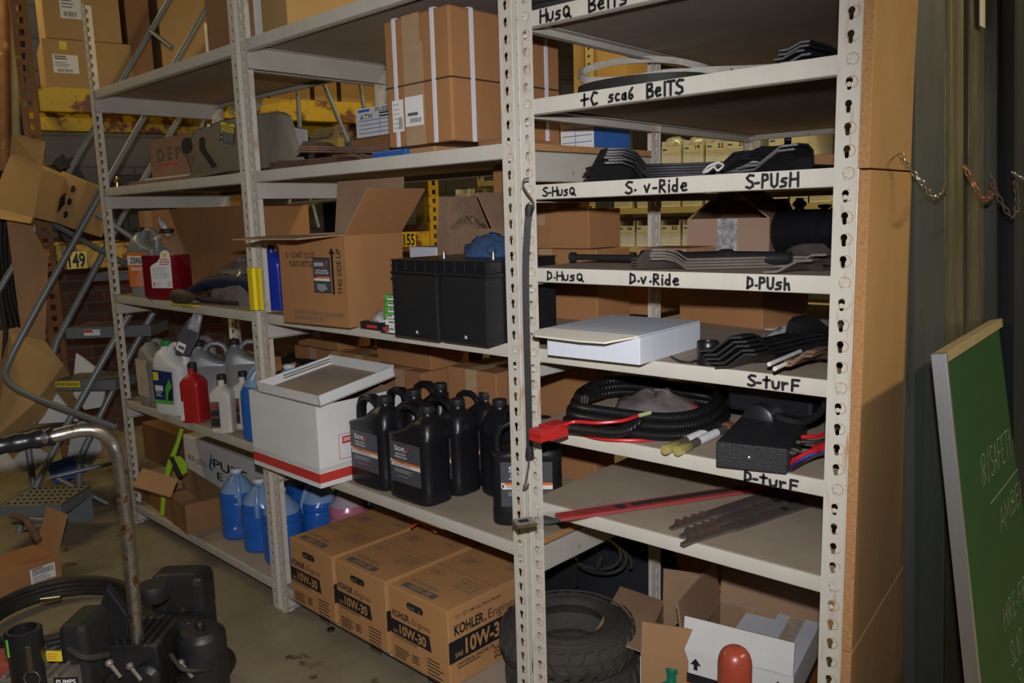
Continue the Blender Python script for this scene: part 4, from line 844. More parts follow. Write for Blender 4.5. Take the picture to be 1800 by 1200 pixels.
o = b.build('caulking_tube', [mat('black_olive_tube', (.05, .045, .03)), 'print_yellow', 'ink'], None, 40); o.location = T0; tag(o, 'dark tube and yellow rule lying on the shelf edge beside the hanging packaged tool', 'tool')
# yellow guard bracket on the post
o = thing('post_guard', 'bright yellow sheet-metal bracket clipped on the slotted post', 'bracket', ROW.at(-1.262, -.004, 0), ROW.a)
u0, z1 = ROW.px(432, 470, -.02); u1, z0 = ROW.px(457, 546, -.02); u0 += 1.262; u1 += 1.262
b = MB(); x0, x1 = u0, u1; b.prism([(x0, 0), (x0, -.012), (x0+(x1-x0)*.25, -.022), (x0+(x1-x0)*.68, -.022), (x0+(x1-x0)*.72, -.012), (x1, -.010), (x1, 0)], z0, z1, 'z'); b.build('bracket_body', 'yellow', o, 0, bevel=.0015)
b = MB()
for zz in (z0+.012, z1-.012): b.lathe([(.005, 0), (.005, .001), (.0001, .0016)], 12, 0, TR(x0+(x1-x0)*.86, -.0105, zz, rx=PI/2))
b.build('rivets', 'yellow', o, 40)

# ------------------------------------------------------------------ left bay: upper shelves
carton('cardboard_box', 'brown carton at the right end of the top left shelf', ROW, u_px(ROW, 362, 30, .06), .06, ZT, .30, .35, .30, 'card_dark', tape=False)
o = carton('cardboard_box', 'orange-brown carton on the top middle shelf beside the post', ROW, u_px(ROW, 446, 15, .05), .05, ZT, .20, .30, .28, 'card_gold', tapem='tape_clear')
b = MB(); b.box(.0, .045, -.0012, 0, 0, .2); b.build('cream_label', 'label', o, 0)
zA = ZA
for i, (u, t, w_, d_, th, mm) in enumerate(((-2.50, .06, .72, .36, .012, 'card_dark'), (-2.44, .08, .62, .34, .010, 'kraft'), (-2.36, .12, .52, .30, .012, 'paper'))):
    b = MB(); b.box(0, w_, 0, d_, 0, th); oo = b.build('flat_pad', mm, None, 0, bevel=.004); place(oo, ROW.at(u, t, zA+sum((.012, .010, .012)[:i])+.0005*i), ROW.a+.02*i); tag(oo, ['widest flat brown pad under the DEPOT-style carton', 'middle flat kraft pad under the pink-brown carton', 'topmost flat grey pad under the pink-brown carton'][i].replace('the DEPOT-style carton', 'the pink-brown DEP carton'), 'pad')
zp = zA+.0365
u0 = u_px(ROW, 265, 290, .16); u1 = u_px(ROW, 345, 290, .16); hD = h_px(ROW, 290, 241, .16, zp)
o = carton('cardboard_box', 'pink-brown carton lettered DEP beside the grey moulded hood', ROW, u0, .16, zp, u1-u0, .22, hD, mat('pink_brown_card', (.34, .185, .12), (.30, .16, .10), .8), tape=False)
def _(b): put_text(b, 'D E P', (u1-u0)*.18, hD*.42, hD*.30, (u1-u0)*.52, 0, None, .03, d=.0008); lines(b, (u1-u0)*.18, hD*.30, (u1-u0)*.45, 1, .01, .006, 1)
print_part('lettering', o, ['ink_grey', 'print_red'], _)
b = MB(); b.lathe([(.016, 0), (.016, .004), (.010, .006), (.010, .022), (.013, .024), (.017, .034), (.018, .046), (.0155, .046), (.012, .03), (.0001, .03)], 18); o = b.build('brass_fitting', 'brass', None, 40); P = ROW.at(u_px(ROW, 206, 325, .03), .03, ZA); o.location = P; tag(o, 'small brass hose fitting at the left end of the shelf', 'fitting')
# moulded hood
o = thing('moulded_hood', 'big dusty grey-brown moulded chute with a yellow caution sticker across two bays', 'machine hood', ROW.at(-1.258, .015, ZA), ROW.a)
def hp(px, py, t): u, z = ROW.px(px, py, t+.015); return (u+1.258, t, z-ZA)
Lf = [(333, 244), (341, 229), (386, 212), (432, 201), (490, 196), (503, 203), (512, 240), (524, 275), (531, 290), (470, 297), (396, 303), (323, 319), (318, 316), (336, 306), (325, 275), (322, 266)]
b = MB(); near = [hp(x, y, .035) for x, y in Lf]; 
cx = sum(p[0] for p in near)/len(near); cz = sum(p[2] for p in near)/len(near)
def grow(k, t): return [(cx+(p[0]-cx)*k, t, max(.001, cz+(p[2]-cz)*k)) for p in near]
pc = (sum(q[0] for q in Lf)/len(Lf), sum(q[1] for q in Lf)/len(Lf))
def back(k, t): return [(lambda P: (P[0], P[1], max(.001, P[2])))(hp(pc[0]+(x-pc[0])*k, pc[1]+(y-pc[1])*k, t)) for x, y in Lf]
b.rings([grow(.95, .035), grow(.985, .042), grow(1.0, .055), back(.99, .12), back(.93, .20), back(.80, .25)], False, True)
b.build('hood_shell', 'hood', o, 45)
def pocket(cyc, name):
    b = MB(); P = [hp(x, y, .036) for x, y in cyc]; b.rings([[(p[0], .0335, p[2]) for p in P], [(p[0], .040, p[2]) for p in P]], False, True); b.build(name, 'black_matte', o, 30)
pocket([(329+9.5*math.cos(a)-.0, 256+14*math.sin(a)) for a in [2*PI*i/16 for i in range(16)]], 'port_opening')
pocket([(351, 246), (354, 241), (359, 241), (361, 247), (361, 260), (366, 268), (382, 291), (374, 295), (357, 272), (351, 262)], 'slot_opening')
b = MB(); P = [hp(x, y, .0332) for x, y in ((388, 214), (413, 218), (411, 254), (386, 249))]; b.add([(p[0], .0325, p[2]) for p in P], [(0, 1, 2, 3)], 0)
P = [hp(x, y, .033) for x, y in ((388, 214), (413, 218.5), (413, 224.5), (388, 219.5))]; b.add([(p[0], .0318, p[2]) for p in P], [(0, 1, 2, 3)], 1)
A = hp(397, 220.5, .033); put_text(b, 'CAUTION', A[0], A[2]-.001, .0075, .038, 2, Matrix.Translation((0, .0314, 0)), .02)
for k in range(3): P = [hp(x, y+k*3.2, .033) for x, y in ((389, 221), (412, 226), (412, 228), (389, 223))]; b.add([(p[0], .0316, p[2]) for p in P], [(0, 1, 2, 3)], 1)
for k in range(3): P = [hp(x, y+k*8.5, .033) for x, y in ((389, 231), (391, 231), (391, 234), (389, 234))]; b.add([(p[0], .0316, p[2]) for p in P], [(0, 1, 2, 3)], 3)
for k in range(9): P = [hp(x, y+k*2.2, .033) for x, y in ((393, 231), (410, 234), (410, 234.6), (393, 231.6))]; b.add([(p[0], .0316, p[2]) for p in P], [(0, 1, 2, 3)], 4)
P = [hp(x, y, .033) for x, y in ((364, 218), (370, 217.5), (370, 223), (364, 223))]; b.add([(p[0], .0322, p[2]) for p in P], [(0, 1, 2, 3)], 3)
b.build('caution_sticker', ['label_dark', 'print_yellow', 'ink', 'print_white', 'print_grey'], o, 0, label='yellow and black caution sticker')

# ------------------------------------------------------------------ middle bay
def pbox(fr, pxl, pxr, pyt, t, z, d, label, m='card', pytp=None, **k):
    u0 = u_px(fr, pxl, pyt+20, t); u1 = u_px(fr, pxr, pyt+20, t); h = h_px(fr, pytp or (pxl+pxr)/2, pyt, t, z)
    return carton(k.pop('name', 'cardboard_box'), label, fr, u0, t, z, u1-u0, d, h, m, **k), u1-u0, h
# strapped carton
M['seam_dark'] = mat('dark_card_seam', (.06, .035, .018))
for i, (a, c, t, th, mm, lab) in enumerate(((652, 712, .03, .020, 'print_blue', 'flat blue packet squeezed under the left end of the strapped carton'), (718, 764, .04, .019, 'card2', 'flat tan packet under the middle of the strapped carton'), (840, 884, .05, .019, 'card_dark', 'flat dark packet under the right end of the strapped carton'))):
    u0 = u_px(ROW, a, 260, t); u1 = u_px(ROW, c, 260, t); b = MB(); b.box(0, u1-u0, 0, .18, 0, th); o = b.build('packet', mm, None, 0, bevel=.004); place(o, ROW.at(u0, t, ZA), ROW.a); tag(o, lab, 'packet')
zc = ZA+.0205; u0 = u_px(ROW, 681, 200, .0); u1 = u_px(ROW, 793, 150, .0); w = u1-u0; d = t_for_px(ROW, u1, 1.75, 984)-.0; h = h_px(ROW, 793, 4, 0, zc)
o = carton('cardboard_box', 'big brown carton bound with white plastic straps at the shelf edge', ROW, u0, .0, zc, w, d, h, 'card', tape=False, bev=.006)
b = MB(); e = .0008
b.box(w*.30, w*.56, -e, .0, .0, h+e); b.box(w*.56, w*.60, -e, 0, 0, h*.78); b.box(w*.30, w*.56, 0, d, h, h+e); b.build('packing_tape', 'tape', o, 0)
b = MB(); e = .0012; hz = h*.475
for z0 in (hz,): b.box(-e, w+e, -e, d+e, z0-.002, z0+.002)
b.build('flap_seam', 'seam_dark', o, 0)
b = MB(); e = .0026
def strap_loop(b, x=None, y=None, sw=.013, dirx=True):
    if dirx:   # band around front, top, bottom, back at x
        b.box(x-sw/2, x+sw/2, -e, 0, 0, h+e); b.box(x-sw/2, x+sw/2, -e, d+e, h, h+e); b.box(x-sw/2, x+sw/2, d, d+e, 0, h+e)
    else:
        b.box(-e, 0, y-sw/2, y+sw/2, 0, h+e); b.box(w, w+e, y-sw/2, y+sw/2, 0, h+e); b.box(-e, w+e, y-sw/2, y+sw/2, h, h+e)
for x, y in ((w*.17, None), (w*.76, None), (None, d*.18), (None, d*.86)):
    b = MB(); strap_loop(b, x, y, .013, x is not None); b.build('strap', 'strap_white', o, 0)
def _(b):
    b.box(w*.10, w*.28, -.0032, -.0028, h*.12, h*.37, 0); b.box(w*.30, w*.58, -.0016, -.0010, h*.15, h*.38, 0)
    lines(b, w*.34, h*.23, w*.18, 1, .01, .008, 1, None, .002); barcode(b, w*.37, h*.175, w*.18, .012, 16, 1, None, .002); lines(b, w*.12, h*.33, w*.12, 6, .012, .003, 2, None, .0036); barcode(b, w*.2, h*.14, w*.06, .03, 10, 1, None, .0036)
print_part('shipping_labels', o, ['label', 'ink_grey', 'print_grey'], _)
# behind and beside it on the same shelf
o, w, h = pbox(ROW, 618, 700, 240, .30, ZA, .2, 'dark flat carton carrying the white fuse box', 'card_dark', tape=False)
zf = ZA+h+.001; u0 = u_px(ROW, 626, 215, .29); u1 = u_px(ROW, 712, 215, .29); h = h_px(ROW, 650, 188, .29, zf); w = u1-u0
o = thing('bin_box', 'white ruled bin box handwritten FUSES ATM left of the strapped carton', 'bin box', ROW.at(u0, .29, zf), ROW.a)
b = MB(); b.box(0, w, 0, .003, 0, h); b.box(0, .003, .003, .25, 0, h); b.box(w-.003, w, .003, .25, 0, h); b.box(0, w, .003, .25, 0, .003); b.box(0, w, .25, .253, 0, h); b.build('body', 'card_white', o, 0)
def _(b):
    for k in range(4): b.box(w*.06, w*.98, -.0008, 0, h*(.12+k*.14), h*(.12+k*.14)+.002, 0)
    b.box(w*.5, w*.505, -.0008, 0, h*.1, h*.7, 0); b.box(w*.06, w*.30, -.0008, 0, h*.86, h*.94, 1)
    scrawl(b, 'ATM', w*.10, h*.60, h*.16, w*.28, .0028, 2, None, .001); scrawl(b, 'FUSES', w*.42, h*.80, h*.13, w*.36, .0026, 2, None, .001); lines(b, w*.5, h*.72, w*.42, 2, h*.10, h*.05, 2, None, .001, .15)
print_part('ruled_label', o, ['print_blue', 'print_blue', 'ink'], _)
def upright(name, label, cat, corners, t, th, m, fr=ROW):
    b = MB(); P = []
    for x, y in corners: u, z = fr.px(x, y, t); P.append(fr.at(u, t, z))
    o_ = P[0].copy(); b.slab([p-o_ for p in P], th); o = b.build(name, m, None, 0); o.location = o_; return tag(o, label, cat)
upright('card', 'plain off-white card standing behind the grey moulded hood', 'card', [(509, 222), (539, 228), (543, 282), (520, 284)], .22, .003, 'paper')
o = thing('bagged_part', 'clear bag with a yellow packet and red tag between the white card and the fuse box', 'packet', ROW.at(u_px(ROW, 545, 250, .16), .16, ZA), ROW.a)
u0 = u_px(ROW, 545, 250, .16); u1 = u_px(ROW, 606, 250, .16); hb = h_px(ROW, 570, 223, .16, ZA); w = u1-u0
b = MB(); b.box(w*.08, w*.80, .004, .03, .012, hb*.72); b.build('yellow_packet', mat('mustard_packet', (.50, .33, .03)), o, 0, bevel=.004)
b = MB(); b.box(w*.10, w*.45, .001, .004, .03, hb*.38, 0); b.box(w*.45, w*.6, .001, .004, .034, hb*.42, 1); b.build('red_tag', ['print_red', 'label'], o, 0)
b = MB(); b.box(0, w, 0, .034, .003, hb*.85); b.box(0, w, .014, .018, hb*.85, hb); b.build('clear_bag', 'film', o, 0, bevel=.008)
def blade_mb(L=.53, w=.063, th=.0055, wing=.12, lift=.024, mirror=False):
    b = MB(); st_ = []
    xs = [-L/2, -L/2+wing*.35, -L/2+wing*.75, -L/2+wing, -L/2+wing+.022, -.05, 0, .05, L/2-wing-.022, L/2-wing, L/2-wing*.75, L/2-wing*.35, L/2]
    for x in xs:
        a = max(0, min(1, (abs(x)-(L/2-wing-.022))/.03)); sg = (1 if x < 0 else -1)*(-1 if mirror else 1)
        n_ = 1-.25*(1-a)
        ys = [-.5*n_, -.2*n_, .02, .2*n_, .5*n_]; zz = [0, .06*lift*a, .55*lift*a, .95*lift*a, lift*a]
        top = [(x, sg*y*w, z+th/2) for y, z in zip(ys, zz)]; bot = [(x, sg*y*w, z-th/2) for y, z in zip(ys, zz)]
        if sg < 0: top, bot = top[::-1], bot[::-1]
        st_.append(top+bot[::-1])
    for k, r in ((0, st_[0]), (1, st_[1]), (-1, st_[-1]), (-2, st_[-2])):
        f_ = 1 if k in (0, -1) else .5
        for q in range(len(r)):
            x, y, z = r[q]; low = (y/w*((1 if x < 0 else -1)*(-1 if mirror else 1))+.5)
            r[q] = (x-math.copysign(.030*f_*low*w/.07, x), y, z)
    b.rings(st_); return b
def blade_thing(label, m, group=None, **k):
    L = k.get('L', .53); o = thing('mower_blade', label, 'mower blade', (0, 0, 0), 0, group)
    blade_mb(**k).build('blade_body', m, o, 25, bevel=.0008, seg=1)
    b = MB(); b.lathe([(.0095, 0), (.0095, .0003), (.0001, .0003)], 16, 0, TR(0, 0, k.get('th', .0055)/2+.0001)); b.build('bolt_hole', 'ink', o, 30)
    return o
def stack(proto, n, P0, P1, z, dz, labels, jit=.006, first=False, step=(0, 0)):
    P0, P1 = Vector(P0), Vector(P1); d = P1-P0; a = math.atan2(d.y, d.x); m = (P0+P1)/2; out = []
    for i in range(n):
        loc = (m.x+random.uniform(-jit, jit)+step[0]*i, m.y+random.uniform(-jit, jit)*.4+step[1]*i, z+i*dz)
        lab = labels[i] if isinstance(labels, (list, tuple)) else labels
        if first and i == 0: o = place(proto, loc, a) or proto; o['label'] = lab
        else: o = copy_tree(proto, lab, loc, a+random.uniform(-.015, .015))
        out.append(o)
    return out
ordn = ['bottom', 'second from the bottom', 'third from the bottom', 'fourth from the bottom', 'fifth from the bottom', 'sixth from the bottom', 'topmost']
rb = blade_thing('rusty', 'rust', 'rusty mower blades on the middle shelf', L=.42, lift=.018, wing=.10)
P0 = ROW.at(u_px(ROW, 486, 285, .05), .05); P1 = ROW.at(u_px(ROW, 640, 270, .10), .10)
stack(rb, 4, P0, P1, ZA+.004, .0062, ['rusty mower blade, %s of four, lying between the hood and the strapped carton' % q for q in ('bottom', 'second', 'third', 'topmost')], first=True)
P0 = ROW.at(u_px(ROW, 588, 265, .02), .02); P1 = ROW.at(u_px(ROW, 700, 255, .20), .20)
stack(rb, 3, P0, P1, ZA+.031, .0062, ['dark rusty blade propped on the rusty stack, %s of three beside the strapped carton' % q for q in ('lowest', 'middle', 'highest')])
b = MB(); b.box(0, .07, 0, .09, 0, .03); o = b.build('blue_packet', 'print_blue', None, 0, bevel=.006); place(o, ROW.at(u_px(ROW, 512, 262, .15), .15, ZA+.05), ROW.a, (.3, 0, ROW.a)); tag(o, 'small blue packet at the foot of the white card', 'packet')

u0 = u_px(ROW, 986, 245, .44); u1 = u_px(ROW, 1044, 245, .44); w = u1-u0; h = .12
o = carton('bin_box', 'blue-sided bin box with a ruled white end beyond the strapped carton', ROW, u0, .44, ZA, w, .175, h, 'print_blue', tape=False, cat='bin box')
def _(b):
    b.box(0, w, -.0008, 0, 0, h, 0)
    for k in range(6): b.box(w*.05, w*.95, -.0014, -.0008, h*(.1+k*.15), h*(.1+k*.15)+.002, 1)
    b.box(w*.45, w*.46, -.0014, -.0008, 0, h*.95, 1); b.M = face_R(w)
    for k in range(5): b.box(.01, .175, -.0008, 0, h*(.68+k*.055), h*(.68+k*.055)+.0015+.0006*k, 0)
print_part('ruled_label', o, ['label', 'print_blue'], _)
# open carton with the arrow
P0 = ROW.at(-.932, -.075); P1 = ROW.at(-.612, -.052); dv = P1-P0; rz = math.atan2(dv.y, dv.x)-ROW.a; w = dv.length
h = h_px(ROW, 606, 414, -.05, ZB)
fo = Frame(P0.x, P0.y, ROW.a+rz); d = t_for_px(fo, w, 1.25, 709)
o = carton('cardboard_box', 'open brown carton printed with an up arrow, flaps raised, on the middle shelf', fo, 0, 0, ZB, w, d, h, 'card', open_=True, flaps=[('F', .16, 92), ('R', .17, 42), ('B', .17, 8), ('L', .15, 100)])
def _(b):
    put_text(b, '12-1 QUART (32 OZ)', w*.10, h*.755, h*.062, w*.46, 0, None, .012, d=.0006); put_text(b, 'PLASTIC BOTTLES', w*.16, h*.655, h*.062, w*.38, 0, None, .012, d=.0006)
    put_text(b, 'SNOWEX HYDRAULIC OIL P/N 84497', w*.18, h*.105, h*.05, w*.76, 2, None, .008, d=.0006); put_text(b, 'SLW24150940301 0371', w*.18, h*.045, h*.045, w*.48, 2, None, .008, d=.0006)
    b.box(w*.795, w*.825, -.0006, 0, h*.36, h*.80, 0); b.prism([(w*.765, h*.80), (w*.855, h*.80), (w*.81, h*.87)], -.0006, 0, 'y', 0)
    put_text(b, 'THIS SIDE UP', 0, 0, w*.062, h*.50, 0, TR(w*.935, 0, h*.36) @ Matrix.Rotation(-PI/2, 4, 'Y'), .01, d=.0006)
print_part('printing', o, ['ink', 'ink', 'ink_grey'], _)
def _(b):
    x0, x1, z0, z1 = w*.525, w*.775, h*.37, h*.76; b.box(x0, x1, -.001, 0, z0, z1, 0); b.box(x0+.003, x1-.003, -.0014, -.0008, z0+.003, z1-.003, 1)
    T_ = Matrix.Translation((0, -.0016, 0)); ww = x1-x0; hh_ = z1-z0
    put_text(b, 'SNOWE', x0+ww*.08, z0+hh_*.76, hh_*.10, ww*.55, 2, T_, .03, d=.0003); b.prism([(x0+ww*.68, z0+hh_*.75), (x0+ww*.74, z0+hh_*.75), (x0+ww*.92, z0+hh_*.90), (x0+ww*.84, z0+hh_*.90)], -.002, -.0014, 'y', 3)
    put_text(b, 'RAPID ACTION', x0+ww*.15, z0+hh_*.61, hh_*.05, ww*.7, 2, T_, .02, .2, d=.0003); put_text(b, 'HYDRAULIC FLUID', x0+ww*.12, z0+hh_*.54, hh_*.05, ww*.78, 2, T_, .02, .2, d=.0003)
    b.box(x0+ww*.2, x1-.003, -.002, -.0014, z0+hh_*.41, z0+hh_*.465, 4); b.box(x0+.003, x1-.003, -.002, -.0014, z0+hh_*.34, z0+hh_*.41, 2); lines(b, x0+ww*.2, z0+hh_*.22, ww*.6, 4, hh_*.04, hh_*.014, 2, T_, .0004); lines(b, x0+ww*.3, z0+hh_*.05, ww*.4, 1, .01, hh_*.014, 2, T_, .0004)
print_part('label', o, ['ink', 'label_dark', 'print_white', 'print_red', 'print_orange'], _, 'black label with white lettering')
q = quart('oil_bottle', 'blue quart bottle with a yellow cap between the post and the arrow carton', u_px(ROW, 486, 540, .10), .10, ZB, .6, 'blue_plastic', mat('yellow_cap', (.65, .45, .03)), .085, .085, .25)
# shrink-wrapped packets and the stack of small boxes
for i, (a, c, pyt, t, lab) in enumerate(((633, 672, 556, -.03, 'shrink-wrapped black and red parts box in front of the arrow carton'), (668, 684, 560, -.045, 'small black and red parts box beside the green and white boxes'))):
    u0 = u_px(ROW, a, 570, t); u1 = u_px(ROW, c, 570, t); h = h_px(ROW, a, pyt+8, t, ZB)
    o = thing('parts_box', lab, 'parts box', ROW.at(u0, t, ZB), ROW.a); b = MB(); b.box(0, u1-u0, 0, .12, 0, h); b.build('body', 'black_matte', o, 0, bevel=.002)
    b = MB(); b.box((u1-u0)*.3, (u1-u0)*.75, -.0006, 0, h*.2, h*.6); b.build('red_print', 'print_red', o, 0)
    if i == 0: heap('plastic_bag', 'loose clear shrink film bunched on the black and red parts box', 'plastic film', ROW.at(u0+(u1-u0)*.5, t+.06, ZB+h), .05, .05, .03, 'foil', seed=33)
bt = None; z = ZB; u0 = u_px(ROW, 677, 575, -.045)
for i in range(6):
    col = 'white' if i < 2 else 'green'; hh_ = .0185 if i < 2 else .0165
    if i in (0, 2):
        o = thing('parts_box', 'x', 'parts box', (0, 0, 0), ROW.a, 'green and white boxes stacked by the battery'); b = MB(); b.box(0, .055, 0, .10, 0, hh_); b.build('body', 'label' if i < 2 else 'print_green', o, 0, bevel=.001)
        b = MB(); b.box(.016, .050, -.0005, 0, hh_*.18, hh_*.8); lines(b, .018, hh_*.5, .028, 1, .004, .004, 1, None, .0008); b.build('end_label', ['label', 'ink_grey'], o, 0); bt = o
    else: o = copy_tree(bt)
    o.location = ROW.at(u0+[0.0, .001, -.006, .002, .002, .001][i], -.045, z); o['label'] = '%s small %s parts box in the stack against the battery' % (['lowest', 'second', 'third', 'fourth', 'fifth', 'topmost'][i], col); z += hh_+.0004
# batteries
m = mat('ribbed_black_battery_case', (.014, .015, .018), (.011, .012, .015), .42); nt = m.node_tree; bs_ = nt.nodes['Principled BSDF']; tc_ = nt.nodes.new('ShaderNodeTexCoord'); wv = nt.nodes.new('ShaderNodeTexWave'); wv.bands_direction = 'Z'; wv.inputs['Scale'].default_value = 60; bp_ = nt.nodes.new('ShaderNodeBump'); bp_.inputs['Distance'].default_value = .0012; bp_.inputs['Strength'].default_value = .5
nt.links.new(tc_.outputs['Object'], wv.inputs[0]); nt.links.new(wv.outputs[0], bp_.inputs['Height']); nt.links.new(bp_.outputs[0], bs_.inputs['Normal']); M['battery'] = m
def battery(label, u0, t0, w, d, h, rz=0):
    o = thing('battery', label, 'battery', ROW.at(u0, t0, ZB), ROW.a+rz, 'black batteries')
    b = MB(); b.box(0, w, 0, d, 0, h*.80); b.build('case', 'battery', o, 0, bevel=.004)
    b = MB(); b.box(-.002, w+.002, -.002, d+.002, h*.80, h*.845); b.box(.001, w-.001, .001, d-.001, h*.845, h*.985); b.box(-.002, w+.002, -.002, d+.002, h*.985, h)
    for k in range(4): b.box(w*(.1+.22*k), w*(.1+.22*k)+.004, -.002, .002, h*.845, h*.985)
    b.build('lid', 'black_plastic', o, 0, bevel=.0015)
    for y in (.09, d-.05):
        b = MB(); b.lathe([(.009, 0), (.009, .002), (.004, .0025), (.004, .017), (.0035, .018), (.0001, .018)], 14, 0, TR(w*.62, y, h)); b.build('terminal_stud', 'steel', o, 40)
    b = MB(); put_text(b, 'M6', w*.52, h*.065, .008, .009, 0, None, .03, d=.0012); b.build('size_mark', 'print_white', o, 0)
    return o
uA0 = u_px(ROW, 692, 560, -.07); uA1 = u_px(ROW, 770, 560, -.07); uB1 = u_px(ROW, 855, 560, -.06); hB = h_px(ROW, 730, 456, -.07, ZB)
battery('black battery nearest the green and white boxes, stud on top', uA0, -.07, uA1-uA0-.002, .255, hB)
battery('black battery beside the slotted post, stud on top under the blue glove', uA1+.004, -.062, uB1-uA1, .255, hB)
o = heap('work_glove', 'crumpled blue knit glove lying on the battery beside the post', 'glove', ROW.at(u_px(ROW, 853, 440, .10), .12, ZB+hB), .068, .055, .058, 'glove', seed=5, n=8)
b = MB()
for k, (dx, dy, r) in enumerate(((-.075, -.01, .016), (-.060, .025, .015), (.045, -.045, .014))): b.tube([(0, 0, .02), (dx*.6, dy*.6, .024), (dx, dy, .016), (dx*1.12, dy*1.12, .012)], [r, r, r*.95, r*.3], 10)
f_ = b.build('fingers', 'glove', o, 50)
pbox(ROW, 720, 768, 434, .30, ZB, .12, 'small white carton behind the batteries, left of the kraft-wrapped carton', 'card_whiteclean', tape=False)
o, w, h = pbox(ROW, 768, 866, 402, .26, ZB, .24, 'brown carton with crumpled kraft paper and raised flaps behind the batteries', 'kraft', open_=True, flaps=[('B', .10, 20), ('L', .10, -8), ('R', .12, -30)])
for f in o.children:
    if f.name.startswith('flap'): f.data.materials[0] = M['kraft']; f.data.materials[1] = M['kraft']
heap('packing_paper', 'crumpled kraft paper heaped in the carton behind the batteries', 'packing paper', ROW.at(u_px(ROW, 818, 400, .36), .37, ZB+h-.07), .08, .08, .10, 'kraft', seed=12)
# cartons stacked at the right end of the battery shelf
t = .43; u0 = u_px(ROW, 880, 500, t); u1 = u_px(ROW, 1039, 420, t); z1 = ROW.px(1039, 437, t)[1]; z2_ = ROW.px(1039, 366, t)[1]
carton('cardboard_box', 'lowest brown carton at the battery shelf end, white mailer box in front of it', ROW, u0, t, ZB, u1-u0+.02, .16, z1-ZB-.002, 'card')
carton('cardboard_box', 'middle brown carton of the stack at the battery shelf end, beside the hanging strap', ROW, u0-.01, t-.01, z1, u1-u0+.01, .15, z2_-z1, 'card')
u0 = u_px(ROW, 867, 340, t-.04)
carton('cardboard_box', 'topmost brown carton of the stack at the battery shelf end', ROW, u0, t-.04, z2_+.002, .235, .18, .135, 'card')
o = carton('cardboard_box', 'thin tan carton with a torn end on the D- shelf, behind the grip of the black rod', B3, -.70, .43, Z3[3], .16, .14, .026, 'card2', rz=-.1, tape=False)

# ------------------------------------------------------------------ middle bay: jug shelf
WB = Frame(*(ROW.at(-1.19, -.078)[:2]), ROW.a); w, d, h = .412, .33, .262
o = carton('striped_box', 'white carton with a red band along its foot and a loose lid tray on top', WB, 0, 0, ZC2, w, d, h, 'card_white', open_=True, wall=.005)
def band(b, L):
    b.box(0, L, -.0008, 0, .016, .046, 0)
    n = int(L/.006)
    for r in range(2):
        for k in range(n): b.box(k*.006, k*.006+.0035, -.0008, 0, .051+r*.007, .055+r*.007, 1)
def _(b): band(b, w)
print_part('red_band', o, ['print_red', 'print_grey'], _, 'red band with rows of small grey dashes')
b = MB(face_R(w)); band(b, d)
for z in (.075, .155): b.box(.075, .19, -.0008, 0, z, z+.0015, 0)
for x in (.075, .188): b.box(x, x+.0015, -.0008, 0, z-.08, z, 0)
b.box(.088, .135, -.001, 0, .125, .148, 0); lines(b, .092, .139, .038, 2, .006, .003, 2, None, .0014)
b.build('side_printing', ['print_red', 'print_grey', 'print_white'], o, 0)
tr = thing('lid_tray', 'upturned dusty lid tray with white rims lying askew on the red-banded box', 'box lid', WB.at(.070, -.003, ZC2+h+.001), WB.a, None, (R_(9), R_(0), WB.a+.01))
b = MB(); W2, D2, H2 = .365, .30, .036; k = .005
b.box(0, W2, 0, D2, 0, k, 0); b.box(0, W2, 0, k, 0, H2, 1); b.box(0, W2, D2-k, D2, 0, H2*1.15, 1); b.box(0, k, 0, D2, 0, H2, 1); b.box(W2-k, W2, 0, D2, 0, H2, 1)
b.build('tray_body', ['board_top', 'card_white'], tr, 0)
b = MB(face_L(D2)); lines(b, .12, .024, .20, 2, .009, .004, 0, TR(0, 0, 0), .0005, .1); 
b2 = MB(TR(.006, 0, 0, rz=PI/2)); lines(b2, .10, .024, .20, 2, .009, .004, 0, None, .0005, .1); b2.build('small_print', 'ink_grey', tr, 0)
zz = ZC2
o1, w1_, h1 = pbox(ROW, 519, 584, 612, .41, zz, .17, 'lower taped brown carton behind the white lid tray, leftmost of the row', 'card')
carton('cardboard_box', 'upper brown carton stacked on the leftmost carton behind the lid tray', ROW, u_px(ROW, 524, 600, .42), .42, zz+h1+.002, w1_*1.05, .16, .075, 'card')
pbox(ROW, 599, 664, 625, .37, zz, .2, 'taped brown carton second from the left behind the white lid tray', 'card', pytp=640)
o, w, h = pbox(ROW, 666, 741, 643, .33, zz, .22, 'brown carton with a REPLACEMENT label left of the largest carton by the jugs', 'card', pytp=670)
def _(b):
    b.M = face_R(w); b.box(.08, .20, -.0008, 0, h*.30, h*.72, 0); put_text(b, 'REPLACEMENT', .086, h*.44, h*.15, .108, 1, None, .02, d=.0012)
print_part('label', o, ['label', 'ink'], _, 'white label lettered REPLACEMENT')
carton('cardboard_box', 'brown carton stacked on the carton with the REPLACEMENT label', ROW, u_px(ROW, 664, 640, .37), .37, zz+h+.002, w*1.25, .18, .085, 'card')
o, w, h = pbox(ROW, 787, 872, 650, .30, zz, .26, 'largest brown carton by the black jugs, REPLACEMENT label cut off by the post', 'card', pytp=830)
def _(b):
    b.M = face_R(w); b.box(.055, .175, -.0008, 0, h*.40, h*.72, 0); put_text(b, 'REPLACEMENT', .061, h*.50, h*.11, .108, 1, None, .02, d=.0012)
print_part('label', o, ['label', 'ink'], _, 'white label lettered REPLACEMENT')
P = fl(1020, 846, ZC2); lu, lt = ROW.loc(P); u0 = u_px(ROW, 930, 780, lt); u1 = u_px(ROW, 1047, 780, lt); 
carton('cardboard_box', 'tall brown carton at the jug shelf end, seen behind the cable coil', ROW, u0, lt, ZC2, min(u1, -.02+lt*0)-u0, .58-lt, .44, 'card', tape=False)

